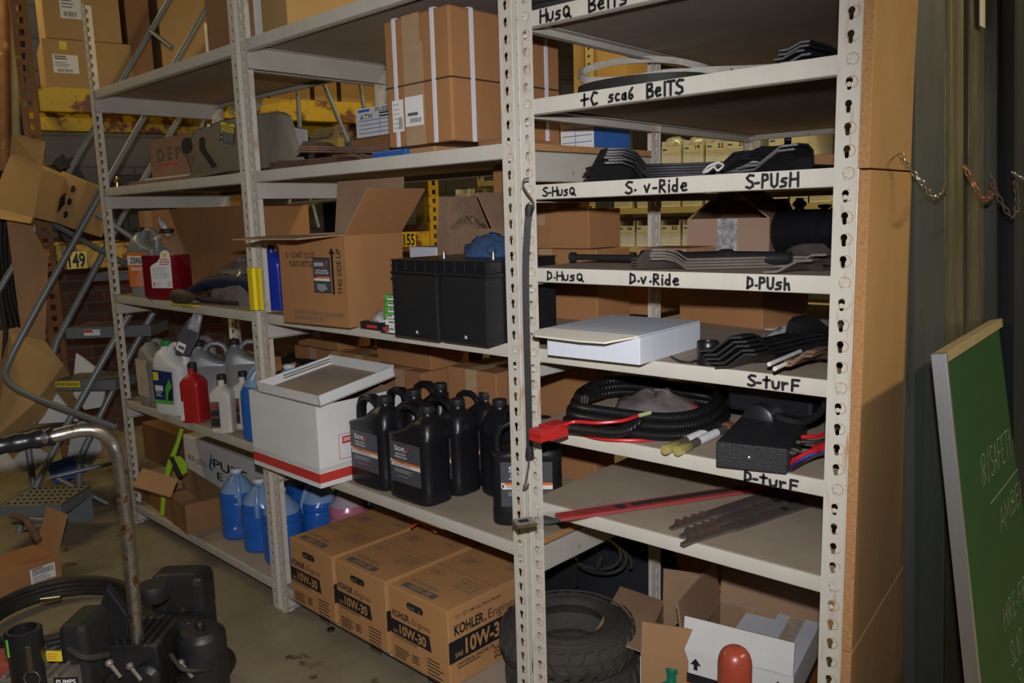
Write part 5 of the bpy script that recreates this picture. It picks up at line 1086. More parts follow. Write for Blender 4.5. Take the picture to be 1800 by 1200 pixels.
# ------------------------------------------------------------------ middle bay: oil cartons at the foot
def oil_carton(label, u0):
    W, D, H = .262, .39, .232
    o = carton('oil_carton', label, ROW, u0, -.03, ZD+.002, W, D, H, 'card_gold' if False else 'card_oil', tape=False, group='brown oil cartons on the bottom shelf', cat='cardboard box')
    T_ = Matrix()
    def front(b):
        put_text(b, 'KOHLER', .012, H*.60, .020, .078, 0, T_, .03, d=.0006); put_text(b, '.', .092, H*.60, .02, None, 0, T_, .02, d=.0006); put_text(b, 'Engines', .104, H*.60, .019, .080, 0, T_, -.006, d=.0006)
        b.prism([(0, H*.35), (.186, H*.35), (.178, H*.55), (0, H*.55)], -.0006, 0, 'y', 0); put_text(b, 'SAE', .012, H*.38, .010, .022, 1, T_, .01, d=.001); put_text(b, '10W-30', .042, H*.385, .030, .122, 1, T_, .03, d=.001)
        put_text(b, 'UNIVERSAL ENGINE OIL', .012, H*.31, .0065, .11, 0, T_, .02, d=.0006)
        lines(b, .015, H*.17, .07, 5, .0075, .0032, 0, T_, .0006); lines(b, .095, H*.17, .035, 4, .007, .0032, 0, T_, .0006, .2); lines(b, .165, H*.24, .075, 7, .011, .0035, 0, T_, .0006)
    print_part('front_printing', o, ['ink', 'card_oil'], front)
    def top(b):
        b.M = TR(0, 0, H) @ Matrix.Rotation(-PI/2, 4, 'X')
        put_text(b, 'KOHLER Engines', .03, .06, .017, .12, 0, None, .0, d=.0006); b.box(.03, .175, -.0006, 0, .020, .048, 0); put_text(b, '10W-30', .06, .024, .020, .09, 1, None, .02, d=.001)
        b.box(0, W, -.0005, 0, D*.5-.0012, D*.5+.0012, 2)
        for k, s_ in enumerate(('THIS SIDE UP', 'HANDLE WITH CARE', 'DO NOT STACK OVER', '1 PALLET HIGH')): put_text(b, s_, .15, .165-k*.017, .010, .085, 0, None, .01, d=.0006)
        for (x, y) in ((.05, .15), (.21, .315)):
            for k in range(24):
                a = 2*PI*k/24; a2 = 2*PI*(k+1)/24; b.add([(x+q*math.cos(s_)*1.9, -.0006, y+q*math.sin(s_)) for q, s_ in ((.014, a), (.0155, a), (.0155, a2), (.014, a2))], [(0, 1, 2, 3)], 0)
            lines(b, x-.015, y, .03, 2, .006, .003, 0, None, .0006)
        for (x, y) in ((.04, .25), (.16, .34)):
            for (a0, a1, c0, c1) in ((0, .06, 0, .002), (0, .06, .038, .04), (0, .002, 0, .04), (.058, .06, 0, .04)): b.box(x+a0, x+a1, -.0006, 0, y+c0, y+c1, 0)
            lines(b, x+.008, y+.030, .045, 4, .007, .003, 0, None, .0006)
    print_part('top_printing', o, ['ink_grey', 'card_oil', 'card_dark'], top)
    def side(b):
        b.M = face_R(W); put_text(b, '12/1 QT (946 mL) Plastic Bottles', .03, H*.86, .010, .18, 0, None, .01, d=.0006); put_text(b, '0538', .30, H*.88, .008, .04, 0, None, .0, d=.0006)
        put_text(b, 'KOHLER', .022, H*.65, .030, .115, 0, None, .03, d=.0006); put_text(b, '.', .140, H*.65, .03, None, 0, None, .02, d=.0006); put_text(b, 'Engines', .156, H*.65, .029, .12, 0, None, -.006, d=.0006)
        b.prism([(0, H*.31), (.255, H*.31), (.243, H*.59), (0, H*.59)], -.0006, 0, 'y', 0); put_text(b, 'SAE', .022, H*.36, .015, .03, 1, None, .01, d=.001); put_text(b, '10W-30', .062, H*.36, .044, .165, 1, None, .03, d=.001)
        put_text(b, 'UNIVERSAL ENGINE OIL', .028, H*.235, .011, .15, 0, None, .02, d=.0006); lines(b, .03, H*.205, .10, 1, .006, .003, 0, None, .0006)
        for k, s_ in enumerate(('FUEL OIL ADDS', 'FOR KOHLER', 'ENGINES')): put_text(b, s_, .175, H*.19-k*.014, .010, .075 if k == 0 else .06, 0, None, .03, d=.0006)
    print_part('side_printing', o, ['ink', 'card_oil'], side)
    b = MB(); hx, hz = .118, H*.83; pts = [(hx+s_*.026+.011*math.cos(a), hz+.011*math.sin(a)) for s_, a0 in ((1, -PI/2), (-1, PI/2)) for a in [a0+PI*k/6 for k in range(7)]]
    b.prism(pts, -.0008, .001, 'y', 0); b.lathe([(.0075, 0), (.008, .006), (.0075, .012), (.004, .012), (.004, .02), (.0075, .022), (.008, .03)], 12, 1, TR(hx-.03, -.0012, hz-.001, ry=PI/2) @ Matrix.Diagonal((1, .12, 1, 1))); b.lathe([(.006, 0), (.0075, .004), (.0075, .010)], 12, 1, TR(hx+.016, -.0012, hz-.002, ry=PI/2) @ Matrix.Diagonal((1, .12, 1, 1)))
    b.build('hand_hole', ['black_matte', 'steel'], o, 30, label='dark hand hole with grey bottle caps showing')
    return o
M['card_oil'] = mat('oil_carton_board', (.48, .25, .10), (.43, .22, .088), .72, 0, 6, .08, 160, stretch=(1, 1, .35))
for lab, u0 in (('oil carton pushed against the slotted post, leftmost of the three on the bottom shelf', -1.080), ('middle oil carton of the three on the bottom shelf', -.800), ('oil carton beside the tyres, rightmost of the three on the bottom shelf', -.518)): oil_carton(lab, u0)
pbox(ROW, 806, 905, 945, .40, ZD, .18, 'plain brown carton behind the rightmost oil carton', 'card', pytp=860)
heap('black_bag', 'black bag with red wires behind the oil cartons', 'bag', ROW.at(-.66, .46, ZD), .17, .11, .30, 'black_matte', seed=8)
b = MB(); b.tube([dp(x, y, 2.68) for x, y in ((722, 926), (735, 918), (752, 922), (765, 935), (775, 932), (786, 940))], .003, 6); o = b.build('wire', 'red_wire', None, 40); tag(o, 'thin red wire looped over the black bag behind the oil cartons', 'wire')
upright('paper_sheet', 'white printed sheet standing behind the oil cartons', 'paper', [(676, 880), (700, 880), (712, 930), (690, 930)], .40, .002, 'paper')

# ------------------------------------------------------------------ left bay: foot shelf
t = .30; u0 = u_px(ROW, 329, 850, t); u1 = u_px(ROW, 470, 850, t); h = h_px(ROW, 345, 772, t, ZD); w = u1-u0
o = carton('cardboard_box', 'white carton lettered PURE with a blue drop on the bottom shelf', ROW, u0, t, ZD, w, .22, h, 'card_white', tape=False, rz=-.02)
def _(b):
    k = w; put_text(b, 'PURE', k*.40, h*.60, h*.17, k*.42, 0, None, .012, d=.0008); put_text(b, 'ES', k*.06, h*.55, h*.09, k*.09, 0, None, .0, d=.0008); lines(b, k*.17, h*.62, k*.15, 4, h*.028, h*.008, 0, None, .0008, .1); put_text(b, 'E', k*.44, h*.40, h*.14, k*.07, 0, None, .012, d=.0008)
    pts = [(k*.37+h*.085*math.cos(a)*1.0, h*.60+h*.085*math.sin(a)) for a in [R_(130)+R_(280)*i/14 for i in range(15)]]+[(k*.385, h*.87)]
    b.prism(pts, -.0007, 0, 'y', 1); pts = [(k*.385+h*.05*math.cos(a), h*.60+h*.05*math.sin(a)) for a in [2*PI*i/14 for i in range(14)]]; b.prism(pts, -.0010, 0, 'y', 2)
print_part('lettering', o, ['ink', 'print_blue', 'card_white'], _, 'black lettering and a blue water drop')
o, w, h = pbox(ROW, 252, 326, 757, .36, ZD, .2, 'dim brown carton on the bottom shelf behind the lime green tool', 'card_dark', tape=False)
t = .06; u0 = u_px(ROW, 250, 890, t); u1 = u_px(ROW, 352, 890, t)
o = carton('cardboard_box', 'open carton coloured dark as shade, one tan flap hanging out, left end of bottom shelf', ROW, u0, t, ZD, u1-u0, .20, .13, 'card_dark', open_=True, rz=-.1)  # shadow over this carton is put into its dark board colour
b = MB(); pts = [o.matrix_basis.inverted() @ dp(x, y, D) for x, y, D in ((251, 823, 3.50), (313, 842, 3.46), (300, 874, 3.36), (232, 854, 3.40))]; b.slab(pts, .004); b.build('flap', 'card2', o, 0, label='tan flap lit by the flash')
o = thing('line_trimmer', 'lime green and black tool head standing on the bottom shelf beside the PURE box', 'tool', dp(310, 860, 3.62), 0); P_ = o.location.copy(); o.location.z = ZD; P_.z = ZD
b = MB(); b.tube([dp(x, y, 3.6)-P_ for x, y in ((320, 752), (312, 780), (300, 812), (290, 850), (285, 905))], [.010, .010, .014, .012, .010], 10); b.build('lime_stem', 'lime', o, 40)
b = MB(); b.slab([dp(x, y, 3.57)-P_ for x, y in ((304, 801), (318, 802), (329, 815), (329, 830), (316, 838))], .012); b.build('lime_guard', 'lime', o, 0, bevel=.003)
b = MB(); b.slab([dp(x, y, 3.555)-P_ for x, y in ((297, 803), (304, 802), (320, 836), (314, 836))], .010); b.build('black_band', 'black_matte', o, 0)

# ------------------------------------------------------------------ narrow bay: belts
zH, zTC, zS, zD, zST, zDT, zBT = Z3
def belt(name, label, pts, closed=True, w=.006, h=.013, m='black_rubber', group=None, up=(0, 0, 1)):
    b = MB(); o_ = Vector(pts[0]); P = [Vector(p)-o_ for p in pts]
    b.sweep(P, [(-w/2, -h/2), (w/2, -h/2), (w*.35, h/2), (-w*.35, h/2)], closed, 0, None, up)
    o = b.build(name, m, None, 40); o.location = o_; return tag(o, label, 'drive belt', group)
C_ = B3.at(u_px(B3, 1010, 10, .22), .22, zH)
for k, (rx, ry, dz, dy, lab) in enumerate(((.135, .15, .010, 0, 'lowest black belt coiled on the top right shelf'), (.140, .155, .025, .005, 'middle black belt coiled on the top right shelf'), (.132, .15, .040, -.004, 'highest black belt coiled on the top right shelf'))):
    belt('drive_belt', lab, [C_+Vector((rx*math.cos(a), dy+ry*math.sin(a), dz)) for a in [2*PI*i/48 for i in range(48)]], True, .010, .014, 'black_rubber', 'black belts on the top right shelf')
def smooth(pts, n=6, closed=True):
    P = [Vector(p) for p in pts]; out = []; N = len(P)
    for i in range(N if closed else N-1):
        p0, p1, p2, p3 = (P[(i-1) % N], P[i], P[(i+1) % N], P[(i+2) % N]) if closed else (P[max(i-1, 0)], P[i], P[i+1], P[min(i+2, N-1)])
        for j in range(n):
            t = j/n; out.append(.5*((2*p1)+(p2-p0)*t+(2*p0-5*p1+4*p2-p3)*t*t+(3*p1-p0-3*p2+p3)*t**3))
    return out if closed else out+[P[-1]]
belt('drive_belt', 'white speckled belt arching in a big loop above its shelf edge', smooth([dp(1019, 130, 2.10), dp(1052, 115, 2.16), dp(1110, 106, 2.22), dp(1180, 106, 2.22), dp(1244, 120, 2.16), dp(1236, 126, 2.06), dp(1170, 128, 2.02), dp(1095, 141, 1.98), dp(1040, 142, 2.02)]), True, .010, .017, 'belt_white')
belt('drive_belt', 'cream white belt lying flat beside the arching speckled belt', smooth([dp(1022, 139, 2.10), dp(1068, 144, 2.02), dp(1140, 133, 1.96), dp(1230, 124, 1.92), dp(1330, 120, 1.92), dp(1420, 114, 1.95), dp(1450, 116, 2.1), dp(1380, 122, 2.2), dp(1280, 127, 2.2), dp(1180, 132, 2.2), dp(1080, 140, 2.18)]), True, .007, .015, 'belt_white')
C_ = B3.at(u_px(B3, 1125, 150, .12), .125, zTC)
belt('drive_belt', 'flat black belt lying under the white belts', [C_+Vector((.15*math.cos(a), .10*math.sin(a), .012)) for a in [2*PI*i/48 for i in range(48)]], True, .012, .022)
bl = blade_thing('black curved blade', 'steel_black', 'black blades at the right end of the TC shelf', L=.46, w=.05, lift=.012, wing=.14, mirror=True)
P0 = B3.at(-.115, .03); P1 = P0+Vector((.035, .45, 0))
place(bl, (0, 0, 0)); stack(bl, 4, P0, P1, zTC+.004, .0075, ['black curved blade, %s of four, behind the right post on the TC shelf' % q for q in ('bottom', 'second', 'third', 'topmost')], first=True)
# S- shelf: stacked blades
pb = blade_thing('black blade', 'steel_black', 'black blades stacked on the S-V-Ride shelf', L=.48, w=.095, lift=.036, wing=.105, mirror=True)
P0 = B3.at(-.585, .052); P1 = P0+Vector((.36, .30, 0))
stack(pb, 6, P0, P1, zS+.004, .0058, ['black blade with raised ends, %s of six on the S-V-Ride shelf' % q for q in ('lowest', 'second', 'third', 'fourth', 'fifth', 'topmost')], first=True)
P0 = B3.at(-.335, .20); P1 = P0+Vector((.22, .40, 0))
stack(pb, 3, P0, P1, zS+.004, .0065, ['black blade, %s of three lying crossways behind the piece of string' % q for q in ('lowest', 'middle', 'highest')])
P0 = B3.at(-.155, .02); P1 = P0+Vector((.06, .46, 0))
stack(pb, 2, P0, P1, zS+.004, .008, ['glossy black blade behind S-PUSH, the lower one', 'glossy black blade behind S-PUSH with its bent end up, the upper one'])
carton('cardboard_box', 'low brown tray carton at the back of the S-PUSH shelf', B3, u_px(B3, 1340, 290, .42), .42, zS, .34, .3, .05, 'card', tape=False)
b = MB(); b.tube(smooth([(0, 0, .006), (.012, .006, .016), (.024, .0, .008), (.03, .012, .018), (.016, .014, .022), (.004, .008, .012), (-.008, .002, .006), (.01, -.006, .018), (.026, .004, .024)], 6, False), .0022, 6); o = b.build('string_knot', 'paper', None, 40); o.location = B3.at(u_px(B3, 1240, 308, .012), .016, zS); tag(o, 'tangled scrap of white string at the S-V-Ride shelf edge', 'string')
# D- shelf
o = thing('pry_rod', 'long dark rod with a ribbed grip lying across the D- shelf', 'tool', (0, 0, 0)); A = B3.at(-.70, .135, zD+.018); Bp = fl(1390, 455, zD+.020); Bp.z = zD+.02
d_ = Bp-A; o.location = A; o.rotation_euler = (0, 0, math.atan2(d_.y, d_.x)); L = Vector((d_.x, d_.y, 0)).length
g0 = L*.36
b = MB(); b.tube([(0, 0, 0), (.012, 0, 0), (.014, 0, 0), (g0, 0, 0)], [.012, .012, .007, .0072], 12); b.build('thin_shaft', 'steel_black', o, 40)
b = MB(); b.tube([(g0, 0, .0), (g0+.004, 0, 0), (g0+.018, 0, 0), (g0+.022, 0, 0), (g0+.03, 0, 0), (g0+.10, 0, 0), (g0+.11, 0, 0)], [.012, .0185, .0185, .015, .0175, .0185, .013], 16); b.build('grip', 'black_matte', o, 40)
b = MB(); b.tube([(g0+.11, 0, 0), (g0+.19, 0, .002), (g0+.2, 0, .002), (g0+.22, 0, .002), (g0+.225, 0, .002), (L, 0, .004)], [.015, .0155, .02, .02, .0155, .013], 14); b.build('thick_shaft', 'steel_black', o, 40)
wb = blade_thing('worn blade', 'steel_worn', 'worn blades on the D-V-Ride shelf', L=.42, w=.080, lift=.022, wing=.085, mirror=True)
P0 = B3.at(u_px(B3, 1150, 470, .03), .03); P1 = P0+Vector((.27, .20, 0))
stack(wb, 4, P0, P1, zD+.004, .0062, ['worn grey blade, %s of four in the stack on the D-V-Ride shelf' % q for q in ('lowest', 'second', 'third', 'topmost')], first=True)
P0 = B3.at(-.115, .01); P1 = P0+Vector((.03, .40, 0))
stack(wb, 2, P0, P1, zD+.004, .009, ['bent worn blade at the right end of the D-PUsh shelf, under its twin', 'bent worn blade at the right end of the D-PUsh shelf, on top'], step=(.02, .03))
P0 = B3.at(u_px(B3, 1305, 462, .24), .24); P1 = P0+Vector((.34, .10, 0)); stack(wb, 1, P0, P1, zD+.004, .01, ['flat worn blade lying behind the four-blade stack, near the black cylinders'])
t = .62; u0 = u_px(B3, 1208, 400, t); u1 = u_px(B3, 1346, 400, t); h = h_px(B3, 1270, 384, t, zD); w = u1-u0
o = carton('cardboard_box', 'pale brown carton with tented flaps and glossy tape on the D-PUsh shelf', B3, u0, t, zD, w, .26, h, mat('pale_brown_card', (.38, .25, .18), (.34, .22, .155), .75, 0, 6, .1, 160), open_=True, rz=.12, flaps=[('L', w*.52, -52), ('R', w*.52, -52), ('B', .10, -60)])
b = MB(); b.box(w*.38, w*.62, -.0012, -.0004, h*.05, h*1.0); b.build('packing_tape', 'foil', o, 0)
o = thing('hydraulic_cylinder', 'black cylinder with a short valve on top beside the tent-flapped carton', 'cylinder', B3.at(u_px(B3, 1352, 420, .60), .66, zD+.062), 0)
b = MB(); b.lathe([(.052, 0), (.055, .004), (.055, .115), (.05, .12), (.045, .125), (.045, .135), (.058, .14), (.058, .165), (.05, .17), (.0001, .17)], 28, 0, TR(0, 0, 0, ry=PI/2)); b.build('barrel', 'black_plastic', o, 40)
b = MB(); b.lathe([(.012, .045), (.012, .062), (.017, .064), (.017, .074), (.010, .078), (.010, .084), (.0001, .085)], 14, 0, TR(.055, 0, 0)); b.build('valve', 'black_matte', o, 40)
o = thing('hydraulic_cylinder', 'black cylinder behind the valved one, reaching to the right post', 'cylinder', B3.at(u_px(B3, 1400, 420, .72), .84, zD+.058), 0)
b = MB(); b.lathe([(.035, 0), (.05, .004), (.05, .16), (.045, .165), (.03, .165), (.03, .34), (.0001, .34)], 24, 0, TR(0, 0, 0, ry=PI/2)); b.build('barrel', 'black_matte', o, 40)
b = MB(); b.lathe([(.010, .04), (.010, .06), (.018, .062), (.018, .07), (.0001, .071)], 14, 0, TR(.03, 0, 0)); b.build('valve', 'black_matte', o, 40)
o = carton('parts_carton', 'white carton with blue lettering at the back of the D-PUsh shelf', B3, u_px(B3, 1352, 400, .94), .98, zD, .42, .15, h_px(B3, 1400, 381, .98, zD), 'card_white', tape=False)
def _(b): put_text(b, 'T AT CARQUEST', .12, .075, .018, .20, 0, None, .02, d=.001); b.box(.11, .3, -.0008, 0, .0, .022, 0)
print_part('lettering', o, ['print_blue'], _)
# S-turf shelf
P0 = fl(962, 624, zST); P1 = fl(1125, 642, zST); dv = P1-P0; fo = Frame(P0.x, P0.y, math.atan2(dv.y, dv.x)); w = math.hypot(dv.x, dv.y)
d = t_for_px(fo, w, zST+.03, 1231); h = h_px(fo, 1120, 593, 0.0, zST)
o = carton('mailer_box', 'white mailer box with its rounded lid flap sticking out over the shelf edge', fo, 0, 0, zST, w, d, h, 'card_whiteclean', tape=False, bev=.0015)
b = MB(); fl_pts = []
for i in range(9): a = PI/2*i/8; fl_pts.append((.03-.055*math.sin(a)+.0, -.005-.075*0-.06*(1-math.cos(a))*1.0-.0))
pts = [(-.004, .0), (-.012, -.008), (-.014, -.020), (-.008, -.034), (.008, -.044), (w*.55, -.050), (w*.80, -.047), (w-.035, -.034), (w-.010, -.010), (w-.004, .0)]
b.prism([(x, y*1.25) for x, y in pts], .0005, .004, 'z', 0, TR(0, 0, h, rx=R_(9))); b.build('lid_flap', mat('cream_card_flap', (.72, .71, .64), (.66, .65, .58), .6), o, 0)
b = MB(); b.box(0, w, 0, .001, h+.001, h+.0042); b.box(-.004, w-.002, 0, d, h+.001, h+.004); b.build('lid', 'card_whiteclean', o, 0)
b = MB(); b.lathe([(.0205, 0), (.0225, .002), (.0225, .010), (.021, .011), (.021, .034), (.0225, .035), (.0225, .047), (.021, .049), (.016, .049), (.0155, .044), (.0155, .01), (.0001, .01)], 28); o = b.build('bushing', 'black_plastic', None, 40); P = fl(1236, 643, zST); o.location = P+Vector((0, .02, 0)); o.location.z = zST; tag(o, 'short black bushing standing beside the white mailer box', 'bushing')
b = MB(); b.tube(smooth([fl(1180, 630, zST)+Vector((0, 0, .004)), fl(1195, 637, zST)+Vector((0, 0, .003)), fl(1215, 639, zST)+Vector((0, 0, .003)), fl(1224, 636, zST)+Vector((0, 0, .004))], 5, False), .0025, 6); o = b.build('cable_tie', 'black_matte', None, 40); tag(o, 'thin black tie curling from under the white mailer box', 'cable tie')
tb = blade_thing('turf blade', 'steel_black', 'black blades at the S-turF shelf edge', L=.42, w=.075, lift=.030, wing=.10, mirror=True)
P0 = B3.at(-.215, -.03); P1 = P0+Vector((.06, .42, 0))
for i in range(5):
    loc = (P0+P1)/2+Vector((-.005*i+.012, -.006*i+.012, 0)); lab = 'black blade with a bent end, %s of five at the S-turF shelf edge' % ['lowest', 'second', 'third', 'fourth', 'topmost'][i]
    a = math.atan2((P1-P0).y, (P1-P0).x)
    if i == 0: place(tb, (loc.x, loc.y, zST+.004), a); tb['label'] = lab
    else: copy_tree(tb, lab, (loc.x, loc.y, zST+.004+i*.0088), a+.01*(i % 2))
rb2 = blade_thing('rusty turf blade', 'rust', 'rusty turf blades by the right post', L=.34, w=.048, lift=.020, wing=.10, mirror=True)
P0 = B3.at(-.118, .0)
for i in range(5):
    P = P0+Vector((.018*(i % 3) if i < 3 else .045, .05-.012*i if i < 3 else -.035, 0)); Q = P+Vector((.02, .335, 0)); loc = (P+Q)/2; lab = 'rusty blade with a bent end, %s of five beside the right post on the S-turF shelf' % ['lowest', 'second', 'third', 'fourth', 'topmost'][i]
    a = math.atan2(.335, .02)
    if i == 0: place(rb2, (loc.x, loc.y, zST+.004), a); rb2['label'] = lab
    else: copy_tree(rb2, lab, (loc.x, loc.y, zST+.004+i*.0075), a+.03*(i-2))
for i, (a, c, lab) in enumerate((((1352, 640), (1412, 615), 'white-sleeved black rod nearest the five black blades'), ((1362, 648), (1418, 622), 'white-sleeved black rod beside the rusty blades'))):
    A = fl(*a, zST+.03); Bq = fl(*c, zST+.03); o = thing('sleeved_rod', lab, 'rod', A, 0, 'white-sleeved rods on the S-turF shelf'); d_ = Bq-A
    b = MB(); b.tube([(0, 0, 0), d_*.9], .0042, 10); b.build('paper_sleeve', 'paper', o, 40); b = MB(); b.tube([d_*.9, d_*1.6], .0055, 10); b.build('rod', 'black_matte', o, 40)
o = heap('plastic_bag', 'crinkled clear plastic lying behind the black blades', 'plastic bag', fl(1385, 602, zST)+Vector((0, 0, .0)), .065, .05, .035, 'foil', seed=17)
o = heap('black_bundle', 'dark wrapped bundle leaning by the right post on the S-turF shelf', 'bundle', B3.at(-.07, .34, zST), .055, .16, .062, 'black_matte', seed=19)
b = MB(); b.box(0, .20, 0, .22, 0, .0012); o = b.build('paper_sheet', 'label', None, 0); P = fl(1350, 580, zST); place(o, (P.x-.01, P.y+.0, zST+.0006), .35); tag(o, 'white paper lying on the shelf in front of the low brown carton', 'paper')
P0 = fl(1194, 563, zST); P1 = fl(1340, 580, zST); dv = P1-P0; fo = Frame(P0.x, P0.y, math.atan2(dv.y, dv.x)); w = math.hypot(dv.x, dv.y); d = t_for_px(fo, w, zST+.04, 1421)
carton('cardboard_box', 'low brown carton at the back of the S-turF shelf', fo, 0, 0, zST, w, d, .135, 'card', tape=False)
t = .66; u0 = u_px(B3, 1060, 540, t); u1 = u_px(B3, 1141, 540, t)
carton('cardboard_box', 'dim brown carton behind the white mailer box at the bay divide', B3, u0, t, zST, u1-u0, .2, .15, 'card', tape=False)
# D-turf shelf
o = thing('cable_coil', 'coil of black ribbed cable with red leads and a red plug, by the hanging strap', 'cable coil', B3.at(-.525, .195, zDT), 0)
m = mat('ribbed_black_conduit', (.014, .014, .016), (.010, .010, .011), .38); nt = m.node_tree; bs_ = nt.nodes['Principled BSDF']; tc_ = nt.nodes.new('ShaderNodeTexCoord'); wv = nt.nodes.new('ShaderNodeTexWave'); wv.inputs['Scale'].default_value = 85; wv.bands_direction = 'X'; bp_ = nt.nodes.new('ShaderNodeBump'); bp_.inputs['Distance'].default_value = .002
nt.links.new(tc_.outputs['Object'], wv.inputs[0]); nt.links.new(wv.outputs[0], bp_.inputs['Height']); nt.links.new(bp_.outputs[0], bs_.inputs['Normal']); M['conduit'] = m
O_ = o.location
def cp(px, py, z): p = fl(px, py, zDT+z); return p-O_
b = MB()
def loop(rx, ry, z, ph=0, n=44, turns=1.0, dz=.0): return [(rx*math.cos(ph+2*PI*turns*i/n), ry*math.sin(ph+2*PI*turns*i/n), z+dz*i/n) for i in range(n+1)]
spiral = [(0.193*math.cos(a)*(1-.05*k_), .193*math.sin(a)*(1-.05*k_), .014+.018*k_+.006*math.sin(3*a)) for a, k_ in [(-2.4+2*PI*3.05*i/150, 3.05*i/150) for i in range(151)]]
b.tube(spiral, .0115, 12); b.build('conduit', 'conduit', o, 50)
b = MB(); b.tube(smooth([(.09, -.175, .05), cp(1090, 760, .030), cp(1040, 757, .030), cp(1000, 752, .032), cp(978, 753, .032)], 6, False), .0105, 12); b.build('conduit', 'conduit', o, 50)
b = MB(); b.tube(smooth([cp(990, 748, .05), cp(1010, 741, .055), cp(1050, 743, .058), cp(1095, 739, .062), cp(1125, 729, .065)], 6, False), .0038, 8); b.tube(smooth([cp(1020, 762, .006), cp(1060, 771, .005), cp(1110, 774, .005), cp(1160, 770, .006), cp(1200, 758, .01)], 6, False), .0045, 8); b.tube(smooth([cp(1178, 703, .05), cp(1205, 706, .052), cp(1222, 717, .045)], 5, False), .005, 8); b.tube([cp(975, 751, .045), cp(995, 748, .045)], .0045, 8); b.build('red_lead', 'red_wire', o, 40)
b = MB(); b.tube([cp(1124, 730, .066), cp(1143, 725, .067)], .0045, 6); b.build('crimp_terminal', mat('pale_green_crimp', (.45, .52, .28)), o, 30)
a0, a1 = cp(940, 766, .035), cp(988, 752, .035); ax = (a1-a0); an = math.atan2(ax.y, ax.x)
b = MB(TR(*a0, rz=an)); L = Vector((ax.x, ax.y, 0)).length; b.box(L*.36, L, -.019, .019, -.015, .017); b.box(0, L*.36, -.018, .018, -.013, .013); b.box(0, L*.34, -.0185, .0185, -.002, .0025); b.box(L*.36, L, -.0195, .0195, .0, .002); b.build('red_plug', 'red_plastic', o, 0, bevel=.002)
heap('plastic_bag', 'grey clear bag of small parts lying inside the cable coil', 'plastic bag', B3.at(-.50, .20, zDT), .12, .11, .075, 'bag_grey', seed=25)
for i, (a, c) in enumerate((((1168, 791), (1265, 747)), ((1190, 793), (1283, 749)))):
    A = fl(*a, zDT+.012); Bq = fl(*c, zDT+.012); d_ = Bq-A; an = math.atan2(d_.y, d_.x); L = Vector((d_.x, d_.y, 0)).length
    o = thing('stud_anchor', ['yellow-plated stud with a paper wrap, further from the black control box', 'yellow-plated stud with a paper wrap, touching the black control box'][i], 'stud', A, an, 'plated studs on the D-turF shelf')
    R9 = Matrix.Rotation(PI/2, 4, 'Y')
    b = MB(); b.lathe([(.005, 0), (.010, .0005), (.0105, .002), (.0105, .05), (.0085, .053)], 18, 0, R9); b.build('plated_end', 'gold_metal', o, 40)
    b = MB(); b.lathe([(.0085, .05), (.0085, L*.92), (.0001, L*.92)], 14, 0, R9); b.build('shaft', 'steel_worn', o, 40)
    b = MB(); b.lathe([(.0096, L*.36), (.0096, L*.72)], 14, 0, R9, False); b.build('paper_wrap', 'label', o, 40)
    b = MB(); b.lathe([(.0125, L*.90), (.0135, L*.91), (.0135, L), (.006, L*1.005), (.0001, L*1.005)], 16, 0, R9); b.build('copper_end', 'copper', o, 40)
P0 = fl(1258, 820, zDT); P1 = fl(1383, 835, zDT); dv = P1-P0; fo = Frame(P0.x, P0.y, math.atan2(dv.y, dv.x)); w = math.hypot(dv.x, dv.y); d = t_for_px(fo, w, zDT+.03, 1418); h = h_px(fo, 1383, 789, 0, zDT)
m = mat('crinkle_black_paint', (.024, .025, .030), (.014, .014, .017), .55, 0, 160, .6, 260); M['crinkle'] = m
o = thing('control_box', 'black crinkle-painted control box with wires at the D-turF shelf edge', 'control box', fo.at(0, 0, zDT), fo.a)
b = MB(); b.box(0, w, 0, d, 0, h); b.build('housing', 'crinkle', o, 0, bevel=.003)
b = MB(); b.box(w-.001, w+.002, .006, d-.006, .006, h-.004); b.build('end_plate', 'steel_black', o, 0)
b = MB()
for y, z in ((.02, h-.012), (.05, h-.014), (.10, h-.012), (.05, .018), (.10, .02)): b.lathe([(.005, 0), (.005, .006), (.003, .007), (.003, .011), (.0001, .011)], 10, 0, TR(w+.002, y, z, ry=PI/2))
b.box(w+.002, w+.004, .055, .085, .02, h-.02); b.build('terminals', 'steel', o, 30)
b = MB(); b.lathe([(.004, 0), (.004, .002), (.002, .003), (.0001, .003)], 12, 0, TR(w*.47, 0, h*.5, rx=PI/2)); b.lathe([(.003, 0), (.003, .002), (.0001, .002)], 10, 0, TR(w*.10, -.0, h*.88, rx=PI/2)); b.build('screws', 'steel', o, 30)
P_ = o.matrix_basis.inverted() if False else Matrix.Rotation(-fo.a, 4, 'Z') @ Matrix.Translation(-fo.at(0, 0, zDT))
def cw(px, py, z): return P_ @ fl(px, py, zDT+z)
for nm, m_, pts in (('red_lead', 'red_wire', [(1378, 823, .012), (1400, 806, .02), (1425, 793, .035), (1452, 787, .04)]), ('blue_lead', 'blue_wire', [(1384, 821, .010), (1405, 808, .016), (1430, 796, .03), (1455, 790, .036)]), ('black_lead', 'black_rubber', [(1390, 825, .008), (1412, 812, .012), (1435, 800, .024), (1456, 795, .03)]), ('red_lead', 'red_wire', [(1408, 768, .055), (1432, 767, .055), (1462, 760, .055)]), ('black_lead', 'black_rubber', [(1408, 776, .05), (1432, 777, .05), (1462, 772, .05)])):
    b = MB(); b.tube(smooth([cw(*p) for p in pts], 5, False), .0042, 8); b.build(nm, m_, o, 40)
b = MB(); A = cw(1432, 790, .038); Bq = cw(1458, 778, .045); b.tube([A, Bq], .009, 6); b.build('red_plug', 'red_plastic', o, 0)
